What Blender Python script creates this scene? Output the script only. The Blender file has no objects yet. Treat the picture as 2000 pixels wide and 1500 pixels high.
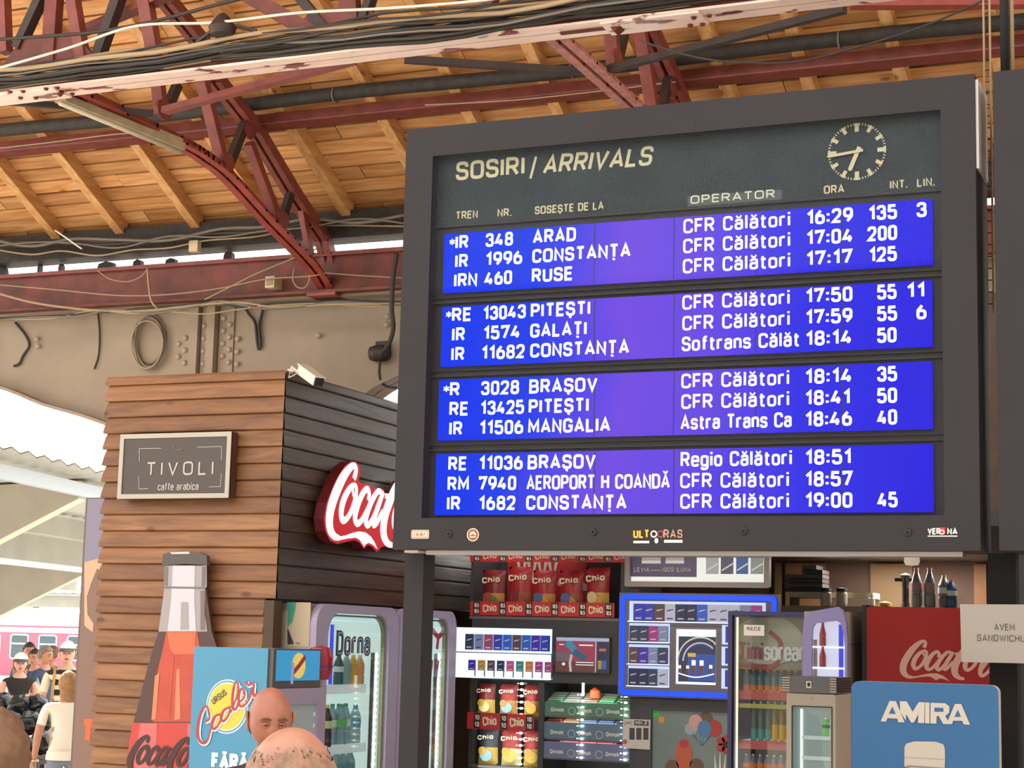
import bpy, bmesh, math, random
from mathutils import Vector, Matrix
from mathutils.geometry import tessellate_polygon

random.seed(7)
SC = bpy.context.scene
COL = SC.collection
PI = math.pi

# ------------------------------------------------------------------ camera
F_PX, PITCH, ROLL, YAW = 3514.65, .14401, .024734, .403314
EYE = Vector((0, 0, 1.92))
_cy, _sy = math.cos(YAW), math.sin(YAW)
FW = Vector((-_sy*math.cos(PITCH), _cy*math.cos(PITCH), math.sin(PITCH)))
_r0 = Vector((_cy, _sy, 0)); _u0 = _r0.cross(FW)
RT = math.cos(ROLL)*_r0 + math.sin(ROLL)*_u0
UP = -math.sin(ROLL)*_r0 + math.cos(ROLL)*_u0
cam_data = bpy.data.cameras.new('camera')
cam = bpy.data.objects.new('camera', cam_data); COL.objects.link(cam)
cam.matrix_world = Matrix(((RT.x, UP.x, -FW.x, EYE.x), (RT.y, UP.y, -FW.y, EYE.y), (RT.z, UP.z, -FW.z, EYE.z), (0, 0, 0, 1)))
cam_data.sensor_width = 36.0
cam_data.lens = 36.0*F_PX/2000.0
cam_data.clip_start = .1; cam_data.clip_end = 600
SC.camera = cam

# ------------------------------------------------------------------ world, sun, exposure
W = bpy.data.worlds.new('world'); SC.world = W; W.use_nodes = True
_n = W.node_tree.nodes; _l = W.node_tree.links
_bg = _n['Background']
_bg.inputs['Color'].default_value = (1.0, .985, .95, 1)
_bg.inputs['Strength'].default_value = 3.1
sun_d = bpy.data.lights.new('sun', 'SUN'); sun_d.energy = 12.0; sun_d.angle = .01; sun_d.color = (1, .95, .86)
sun = bpy.data.objects.new('sun', sun_d); COL.objects.link(sun)
sun.rotation_euler = Vector((.55, -.50, -.62)).to_track_quat('-Z', 'Y').to_euler()
SC.view_settings.view_transform = 'Standard'
SC.view_settings.look = 'None'
SC.view_settings.exposure = 0.0
SC.view_settings.gamma = 1.0
SC.view_settings.use_curve_mapping = False

# ------------------------------------------------------------------ picture point -> point on a real plane
def ray(px, py): return FW*F_PX + RT*(px-1000) - UP*(py-750)
def onY(px, py, Y):
    d = ray(px, py); return EYE + d*(Y/d.y)
def onX(px, py, X):
    d = ray(px, py); return EYE + d*(X/d.x)
def onZ(px, py, Z):
    d = ray(px, py); return EYE + d*((Z-EYE.z)/d.z)
def zY(px, py, Y): return onY(px, py, Y).z
def xY(px, py, Y): return onY(px, py, Y).x

# ------------------------------------------------------------------ materials
def lin(c):
    return tuple((x/12.92 if x <= .04045 else ((x+.055)/1.055)**2.4) for x in c)
def hexc(h):
    return lin(tuple(int(h[i:i+2], 16)/255 for i in (0, 2, 4)))
MATS = {}
def mat(name, col, rough=.6, metal=0., var=0., scale=6., bump=0., emit=0., spec=.5, stretch=None, alpha=1., trans=0., coat=0.):
    if name in MATS: return MATS[name]
    m = bpy.data.materials.new(name); m.use_nodes = True
    N = m.node_tree.nodes; L = m.node_tree.links
    b = N['Principled BSDF']
    c = hexc(col) if isinstance(col, str) else col
    b.inputs['Base Color'].default_value = (*c, 1)
    b.inputs['Roughness'].default_value = rough
    b.inputs['Metallic'].default_value = metal
    b.inputs['Specular IOR Level'].default_value = spec
    b.inputs['Coat Weight'].default_value = coat
    if trans: b.inputs['Transmission Weight'].default_value = trans
    if alpha < 1: b.inputs['Alpha'].default_value = alpha
    if emit:
        b.inputs['Emission Color'].default_value = (*c, 1)
        b.inputs['Emission Strength'].default_value = emit
        b.inputs['Base Color'].default_value = (*[x*.3 for x in c], 1)
    if var or bump:
        g = N.new('ShaderNodeNewGeometry'); mp = N.new('ShaderNodeMapping')
        L.new(g.outputs['Position'], mp.inputs['Vector'])
        if stretch: mp.inputs['Scale'].default_value = stretch
        nz = N.new('ShaderNodeTexNoise'); nz.inputs['Scale'].default_value = scale; nz.inputs['Detail'].default_value = 5
        L.new(mp.outputs['Vector'], nz.inputs['Vector'])
        if var:
            r = N.new('ShaderNodeValToRGB')
            r.color_ramp.elements[0].position = .3; r.color_ramp.elements[1].position = .7
            r.color_ramp.elements[0].color = (*[max(0, x*(1-var)) for x in c], 1)
            r.color_ramp.elements[1].color = (*[min(1, x*(1+var*.6)) for x in c], 1)
            L.new(nz.outputs['Fac'], r.inputs['Fac'])
            L.new(r.outputs['Color'], b.inputs['Base Color'])
        if bump:
            bp = N.new('ShaderNodeBump'); bp.inputs['Strength'].default_value = bump; bp.inputs['Distance'].default_value = .01
            L.new(nz.outputs['Fac'], bp.inputs['Height']); L.new(bp.outputs['Normal'], b.inputs['Normal'])
    MATS[name] = m
    return m

def wood(name, dark, light, rough=.55, axis='X', pitch=.2, off=0., knots=True, coat=0., slopez=0.):
    """boards running along an axis: each board its own tone, grain stretched along the board, knots"""
    m = bpy.data.materials.new(name); m.use_nodes = True
    N = m.node_tree.nodes; L = m.node_tree.links; b = N['Principled BSDF']
    b.inputs['Roughness'].default_value = rough; b.inputs['Coat Weight'].default_value = coat
    b.inputs['Coat Roughness'].default_value = .25
    g = N.new('ShaderNodeNewGeometry')
    at = N.new('ShaderNodeAttribute'); at.attribute_name = 'tone'
    mp = N.new('ShaderNodeMapping')
    mp.inputs['Scale'].default_value = {'X': (.9, 9, 9), 'Y': (9, .9, 9), 'Z': (9, 9, .9)}[axis]
    ad = N.new('ShaderNodeVectorMath'); ad.operation = 'ADD'
    L.new(g.outputs['Position'], mp.inputs['Vector'])
    sc = N.new('ShaderNodeVectorMath'); sc.operation = 'SCALE'; sc.inputs['Scale'].default_value = 37.
    L.new(at.outputs['Vector'], sc.inputs[0])
    L.new(mp.outputs['Vector'], ad.inputs[0]); L.new(sc.outputs['Vector'], ad.inputs[1])
    nz = N.new('ShaderNodeTexNoise'); nz.inputs['Scale'].default_value = 2.2; nz.inputs['Detail'].default_value = 7; nz.inputs['Distortion'].default_value = .6
    L.new(ad.outputs['Vector'], nz.inputs['Vector'])
    r = N.new('ShaderNodeValToRGB')
    d, l = hexc(dark), hexc(light)
    r.color_ramp.elements[0].position = .28; r.color_ramp.elements[0].color = (*d, 1)
    r.color_ramp.elements[1].position = .68; r.color_ramp.elements[1].color = (*l, 1)
    L.new(nz.outputs['Fac'], r.inputs['Fac'])
    mx = N.new('ShaderNodeMix'); mx.data_type = 'RGBA'; mx.blend_type = 'MULTIPLY'; mx.inputs[0].default_value = 1
    L.new(r.outputs['Color'], mx.inputs[6])
    r2 = N.new('ShaderNodeValToRGB')
    r2.color_ramp.elements[0].color = (.62, .58, .54, 1); r2.color_ramp.elements[1].color = (1, 1, 1, 1)
    L.new(at.outputs['Fac'], r2.inputs['Fac']); L.new(r2.outputs['Color'], mx.inputs[7])
    out = mx.outputs[2]
    if knots:
        v = N.new('ShaderNodeTexVoronoi'); v.inputs['Scale'].default_value = 1.0
        mk = N.new('ShaderNodeMapping')
        mk.inputs['Scale'].default_value = {'X': (2.0, 4.6, 4.6), 'Y': (4.6, 2.0, 4.6), 'Z': (4.6, 4.6, 2.0)}[axis]
        L.new(g.outputs['Position'], mk.inputs['Vector']); L.new(mk.outputs['Vector'], v.inputs['Vector'])
        kr = N.new('ShaderNodeValToRGB')
        kr.color_ramp.elements[0].position = .05; kr.color_ramp.elements[0].color = (.35, .22, .12, 1)
        kr.color_ramp.elements[1].position = .12; kr.color_ramp.elements[1].color = (1, 1, 1, 1)
        L.new(v.outputs['Distance'], kr.inputs['Fac'])
        m2 = N.new('ShaderNodeMix'); m2.data_type = 'RGBA'; m2.blend_type = 'MULTIPLY'; m2.inputs[0].default_value = .85
        L.new(out, m2.inputs[6]); L.new(kr.outputs['Color'], m2.inputs[7]); out = m2.outputs[2]
    L.new(out, b.inputs['Base Color'])
    bp = N.new('ShaderNodeBump'); bp.inputs['Strength'].default_value = .25; bp.inputs['Distance'].default_value = .01
    L.new(nz.outputs['Fac'], bp.inputs['Height']); L.new(bp.outputs['Normal'], b.inputs['Normal'])
    MATS[name] = m
    return m

# ------------------------------------------------------------------ object helpers
def tag(o, label=None, cat=None, group=None, kind=None):
    if label: o['label'] = label
    if cat: o['category'] = cat
    if group: o['group'] = group
    if kind: o['kind'] = kind
    return o

def thing(name, label, cat, loc=(0, 0, 0), rz=0., group=None, kind=None):
    o = bpy.data.objects.new(name, None); COL.objects.link(o)
    o.location = loc; o.rotation_euler = (0, 0, rz); o.empty_display_size = .1
    return tag(o, label, cat, group, kind)

def mat_of(o):
    return Matrix.Translation(o.location) @ o.rotation_euler.to_matrix().to_4x4() @ Matrix.Diagonal((*o.scale, 1))
def world_of(o):
    m = mat_of(o)
    while o.parent:
        o = o.parent; m = mat_of(o) @ m
    return m

PLANE_Y = Matrix.Identity(4)
def frame_x(X):           # local x = world Y, local z = world Z, local -y = world +X, local y=0 at X
    return Matrix(((0, -1, 0, X), (1, 0, 0, 0), (0, 0, 1, 0), (0, 0, 0, 1)))
def frame_y(Y):           # local x = X, local -y towards the camera, local y=0 at Y
    return Matrix.Translation((0, Y, 0))

def fillet(pts, closed=False, n=5):
    P = [(p[0], p[1]) for p in pts]; R = [(p[2] if len(p) > 2 else 0) for p in pts]
    out = []; N = len(P)
    for i in range(N):
        if R[i] <= 0 or (not closed and i in (0, N-1)):
            out.append(P[i]); continue
        a = Vector(P[i-1]); b = Vector(P[i]); c = Vector(P[(i+1) % N])
        d1 = a-b; d2 = c-b
        if d1.length < 1e-6 or d2.length < 1e-6: out.append(P[i]); continue
        h1 = d1.length*(.5 if R[i-1] > 0 else 1); h2 = d2.length*(.5 if R[(i+1) % N] > 0 else 1)
        r = min(R[i], h1, h2)
        p0 = b+d1.normalized()*r; p2 = b+d2.normalized()*r
        for k in range(n+1):
            t = k/n; q = p0*(1-t)**2 + b*2*t*(1-t)*1.0 + p2*t*t
            # rounder than a plain quadratic: pull towards the corner
            q = q + (b-q)*.12*math.sin(PI*t)
            out.append((q.x, q.y))
    return out

def smooth(pts, n=6, closed=False):
    """Catmull-Rom through points of any dimension"""
    P = [tuple(p) for p in pts]; N = len(P); out = []
    rng = range(N if closed else N-1)
    for i in rng:
        p0 = P[(i-1) % N] if (closed or i > 0) else P[0]
        p1 = P[i]; p2 = P[(i+1) % N]
        p3 = P[(i+2) % N] if (closed or i+2 < N) else P[-1]
        for k in range(n):
            t = k/n; t2 = t*t; t3 = t2*t
            out.append(tuple(.5*((2*b)+(-a+c)*t+(2*a-5*b+4*c-d)*t2+(-a+3*b-3*c+d)*t3) for a, b, c, d in zip(p0, p1, p2, p3)))
    if not closed: out.append(P[-1])
    return out

class MB:
    def __init__(s, M=None):
        s.v = []; s.f = []; s.fm = []; s.mats = []; s.M = M; s.tone = []; s._t = .5; s.sm = []; s._k = 0
        s.smooth = False
    def mi(s, m):
        if m not in s.mats: s.mats.append(m)
        return s.mats.index(m)
    def add(s, verts, faces, m):
        o = len(s.v); M = s.M
        for p in verts:
            p = Vector(p); s.v.append(M @ p if M else p)
        k = s.mi(m)
        for f in faces:
            s.f.append([o+i for i in f]); s.fm.append(k); s.tone.append(s._t); s.sm.append(s.smooth)
    def box(s, x0, x1, y0, y1, z0, z1, m):
        if x0 > x1: x0, x1 = x1, x0
        if y0 > y1: y0, y1 = y1, y0
        if z0 > z1: z0, z1 = z1, z0
        s.add([(x0, y0, z0), (x1, y0, z0), (x1, y1, z0), (x0, y1, z0), (x0, y0, z1), (x1, y0, z1), (x1, y1, z1), (x0, y1, z1)],
              [(0, 3, 2, 1), (4, 5, 6, 7), (0, 1, 5, 4), (1, 2, 6, 5), (2, 3, 7, 6), (3, 0, 4, 7)], m)
    def bar(s, a, b, w, h, m, up=(0, 0, 1)):
        a = Vector(a); b = Vector(b); d = (b-a).normalized(); u = Vector(up)
        x = d.cross(u)
        if x.length < 1e-4: x = d.cross(Vector((1, 0, 0)))
        x.normalize(); u = x.cross(d).normalized()
        vs = []
        for p in (a, b):
            for sx, su in ((-1, -1), (1, -1), (1, 1), (-1, 1)): vs.append(p+x*(sx*w/2)+u*(su*h/2))
        s.add(vs, [(0, 1, 2, 3), (7, 6, 5, 4), (0, 4, 5, 1), (1, 5, 6, 2), (2, 6, 7, 3), (3, 7, 4, 0)], m)
    def prism(s, poly, y0, y1, m, mside=None):
        """polygon in (x,z) with front at y0 (towards viewer) and back at y1"""
        n = len(poly)
        A = sum(poly[i][0]*poly[(i+1) % n][1]-poly[(i+1) % n][0]*poly[i][1] for i in range(n))
        if A < 0: poly = list(reversed(poly))
        tri = tessellate_polygon([[Vector((p[0], p[1], 0)) for p in poly]])
        def ccw(t):
            a, b, c = [poly[i] for i in t]
            return t if (b[0]-a[0])*(c[1]-a[1])-(b[1]-a[1])*(c[0]-a[0]) > 0 else (t[0], t[2], t[1])
        tri = [ccw(t) for t in tri]
        s.add([(p[0], y0, p[1]) for p in poly], tri, m)
        if y1 is not None and y1 != y0:
            s.add([(p[0], y1, p[1]) for p in poly], [(t[0], t[2], t[1]) for t in tri], mside or m)
            vs = [(p[0], y0, p[1]) for p in poly]+[(p[0], y1, p[1]) for p in poly]
            s.add(vs, [(i, n+i, n+(i+1) % n, (i+1) % n) for i in range(n)], mside or m)
    def rect(s, x0, x1, z0, z1, y, m):
        if x0 > x1: x0, x1 = x1, x0
        if z0 > z1: z0, z1 = z1, z0
        s.add([(x0, y, z0), (x1, y, z0), (x1, y, z1), (x0, y, z1)], [(0, 1, 2, 3)], m)
    def rrect(s, x0, x1, z0, z1, r, y0, y1, m, ms=None, n=6):
        s.prism(rr(x0, x1, z0, z1, r, n), y0, y1, m, ms)
    def frame(s, x0, x1, z0, z1, r, t, y0, y1, m, n=6, ri=None, tz=None):
        """rounded rectangular ring"""
        tz = t if tz is None else tz
        o = rr(x0, x1, z0, z1, r, n); i = rr(x0+t, x1-t, z0+tz, z1-tz, max(.001, (r-t) if ri is None else ri), n)
        N = len(o)
        vs = [(p[0], y0, p[1]) for p in o]+[(p[0], y0, p[1]) for p in i]+[(p[0], y1, p[1]) for p in o]+[(p[0], y1, p[1]) for p in i]
        fs = []
        for k in range(N):
            j = (k+1) % N
            fs += [(k, j, N+j, N+k), (2*N+j, 2*N+k, 3*N+k, 3*N+j), (j, k, 2*N+k, 2*N+j), (N+k, N+j, 3*N+j, 3*N+k)]
        s.add(vs, fs, m)
    def ell(s, cx, cz, rx, rz, y0, y1, m, n=28, ms=None):
        s.prism([(cx+rx*math.cos(2*PI*k/n), cz+rz*math.sin(2*PI*k/n)) for k in range(n)], y0, y1, m, ms)
    def ring(s, cx, cz, rx, rz, t, y, m, n=32, tz=None):
        tz = t if tz is None else tz
        vs = []
        for k in range(n):
            c, q = math.cos(2*PI*k/n), math.sin(2*PI*k/n)
            vs += [(cx+rx*c, y, cz+rz*q), (cx+(rx-t)*c, y, cz+(rz-tz)*q)]
        s.add(vs, [(2*k, 2*((k+1) % n), 2*((k+1) % n)+1, 2*k+1) for k in range(n)], m)
    def tube(s, pts, r, m, n=8, caps=True, closed=False):
        P = [Vector(p) for p in pts]; N = len(P)
        if N < 2: return
        rad = r if isinstance(r, (list, tuple)) else [r]*N
        vs = []; fs = []
        t0 = (P[1]-P[0]).normalized()
        u = t0.cross(Vector((0, 0, 1)))
        if u.length < .1: u = t0.cross(Vector((1, 0, 0)))
        u.normalize()
        for i in range(N):
            a = P[max(0, i-1)] if not closed else P[i-1]; b = P[min(N-1, i+1)] if not closed else P[(i+1) % N]
            t = (b-a); t = t.normalized() if t.length > 1e-9 else t0
            u = (u-t*u.dot(t)); u = u.normalized() if u.length > 1e-6 else t.orthogonal().normalized()
            w = t.cross(u)
            for k in range(n):
                an = 2*PI*k/n; vs.append(P[i]+(u*math.cos(an)+w*math.sin(an))*rad[i])
        for i in range(N if closed else N-1):
            j = (i+1) % N
            for k in range(n): fs.append((i*n+k, i*n+(k+1) % n, j*n+(k+1) % n, j*n+k))
        if caps and not closed:
            fs.append(tuple(reversed(range(n)))); fs.append(tuple((N-1)*n+k for k in range(n)))
        sm = s.smooth; s.smooth = True; s.add(vs, fs, m); s.smooth = sm
    def lathe(s, prof, c, m, n=16, sx=1., sy=1., axis='Z'):
        """prof: list of (r, z[, mat])"""
        sm = s.smooth; s.smooth = True
        def pt(r, z, k):
            x, y = r*math.cos(2*PI*k/n)*sx, r*math.sin(2*PI*k/n)*sy
            if axis == 'Z': return (c[0]+x, c[1]+y, c[2]+z)
            if axis == 'Y': return (c[0]+x, c[1]+z, c[2]-y)
            return (c[0]+z, c[1]+x, c[2]+y)
        for i in range(len(prof)-1):
            a, b = prof[i], prof[i+1]
            mm = b[2] if len(b) > 2 else m
            vs = [pt(a[0], a[1], k) for k in range(n)]+[pt(b[0], b[1], k) for k in range(n)]
            s.add(vs, [(k, (k+1) % n, n+(k+1) % n, n+k) for k in range(n)], mm)
        for (p, rev, q) in ((prof[0], True, 1), (prof[-1], False, len(prof)-1)):
            if p[0] > 1e-4:
                mm = prof[q][2] if len(prof[q]) > 2 else m
                idx = tuple(range(n)); s.add([pt(p[0], p[1], k) for k in range(n)], [tuple(reversed(idx)) if rev else idx], mm)
        s.smooth = sm
    def ball(s, c, rx, ry, rz, m, n=14, k=9):
        s.lathe([(math.sin(PI*i/k), -math.cos(PI*i/k)*rz) for i in range(k+1)], c, m, n, rx, ry)
    def grid(s, nx, ny, fn, m, thick=None):
        vs = [fn(i/nx, j/ny) for j in range(ny+1) for i in range(nx+1)]
        fs = [(j*(nx+1)+i, j*(nx+1)+i+1, (j+1)*(nx+1)+i+1, (j+1)*(nx+1)+i) for j in range(ny) for i in range(nx)]
        s.add(vs, fs, m)
    # ---- flat lettering made of strokes in the (x,z) plane at y
    def stroke(s, pts, w, y, m, closed=False, cap=False, d=None):
        P = []
        for p in pts:
            v = Vector((p[0], p[1]))
            if P and (v-P[-1][0]).length < 1e-6: continue
            P.append((v, p[2] if (len(p) > 2 and w is None) else w))
        if closed and (P[0][0]-P[-1][0]).length < 1e-6: P.pop()
        N = len(P)
        if N < 2: return
        s._k = (s._k+1) % 6; y = y-s._k*.0001
        Lp, Rp = [], []
        for i in range(N):
            p, ww = P[i]
            a = P[i-1][0] if (i > 0 or closed) else None; b = P[(i+1) % N][0] if (i < N-1 or closed) else None
            d1 = (p-a).normalized() if a is not None else (b-p).normalized()
            d2 = (b-p).normalized() if b is not None else d1
            n1 = Vector((-d1.y, d1.x)); n2 = Vector((-d2.y, d2.x)); nn = n1+n2
            if nn.length < .25: nn = n1
            nn.normalize(); k = 1/max(.5, nn.dot(n1))
            q = p
            if cap and not closed and i == 0: q = p-d2*ww/2
            if cap and not closed and i == N-1: q = p+d1*ww/2
            Lp.append(q+nn*ww/2*k); Rp.append(q-nn*ww/2*k)
        dy = .0006/N
        vs = [(q.x, y-dy*i, q.y) for i, q in enumerate(Lp)]+[(q.x, y-dy*i, q.y) for i, q in enumerate(Rp)]
        fs = [(i, N+i, N+(i+1) % N, (i+1) % N) for i in range(N if closed else N-1)]
        s.add(vs, fs, m)
    def text(s, t, x, z, h, y, m, wd=1., wt=.16, shear=0., sp=.16, align='l', up=None, width=None, rot=0.):
        """x,z: start of the base line; h: cap height; width: fit the whole line to it"""
        total = text_width(t, wt, sp)
        if width: wd = width/(total*h)
        W0 = total*h*wd
        if align == 'c': x -= W0/2
        if align == 'r': x -= W0
        cu = 0.; cr, sr = math.cos(rot), math.sin(rot); ox, oz = x, z
        for ch in t:
            if ch == ' ': cu += .36+sp; continue
            g = GLYPH.get(ch)
            if g is None: cu += .4; continue
            gw, strokes = g
            for st in strokes:
                closed, pts = st[0], st[1]; kw = st[2] if len(st) > 2 else 1.
                q = fillet(pts, closed)
                out = []
                for (a, b) in q:
                    bb = wt/2+b*(1-wt); aa = cu+wt/2+a
                    X = (aa+shear*bb)*wd*h; Z = bb*h
                    out.append((x+X*cr-Z*sr, z+X*sr+Z*cr))
                s.stroke(out, wt*h*kw, y, m, closed, cap=False)
            cu += gw+wt+sp
        return W0
    def build(s, name, parent=None, local=False, label=None):
        me = bpy.data.meshes.new(name)
        vs = s.v
        if parent is not None and not local:
            Mi = world_of(parent).inverted(); vs = [Mi @ p for p in vs]
        me.from_pydata([tuple(p) for p in vs], [], s.f)
        for m in s.mats: me.materials.append(m)
        me.polygons.foreach_set('material_index', s.fm)
        me.polygons.foreach_set('use_smooth', s.sm)
        if any(t != .5 for t in s.tone):
            a = me.attributes.new('tone', 'FLOAT', 'FACE'); a.data.foreach_set('value', s.tone)
        me.update()
        o = bpy.data.objects.new(name, me); COL.objects.link(o)
        if parent is not None: o.parent = parent
        if label: o['label'] = label
        return o

def copy_tree(o, parent=None):
    c = o.copy(); COL.objects.link(c)
    if parent is not None: c.parent = parent
    for ch in list(o.children): copy_tree(ch, c)
    return c

def rr(x0, x1, z0, z1, r, n=6):
    if x0 > x1: x0, x1 = x1, x0
    if z0 > z1: z0, z1 = z1, z0
    r = min(r, (x1-x0)/2, (z1-z0)/2); out = []
    for cx, cz, a in ((x1-r, z1-r, 0), (x0+r, z1-r, 90), (x0+r, z0+r, 180), (x1-r, z0+r, 270)):
        for k in range(n+1):
            t = math.radians(a+90*k/n); out.append((cx+r*math.cos(t), cz+r*math.sin(t)))
    return out

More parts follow.
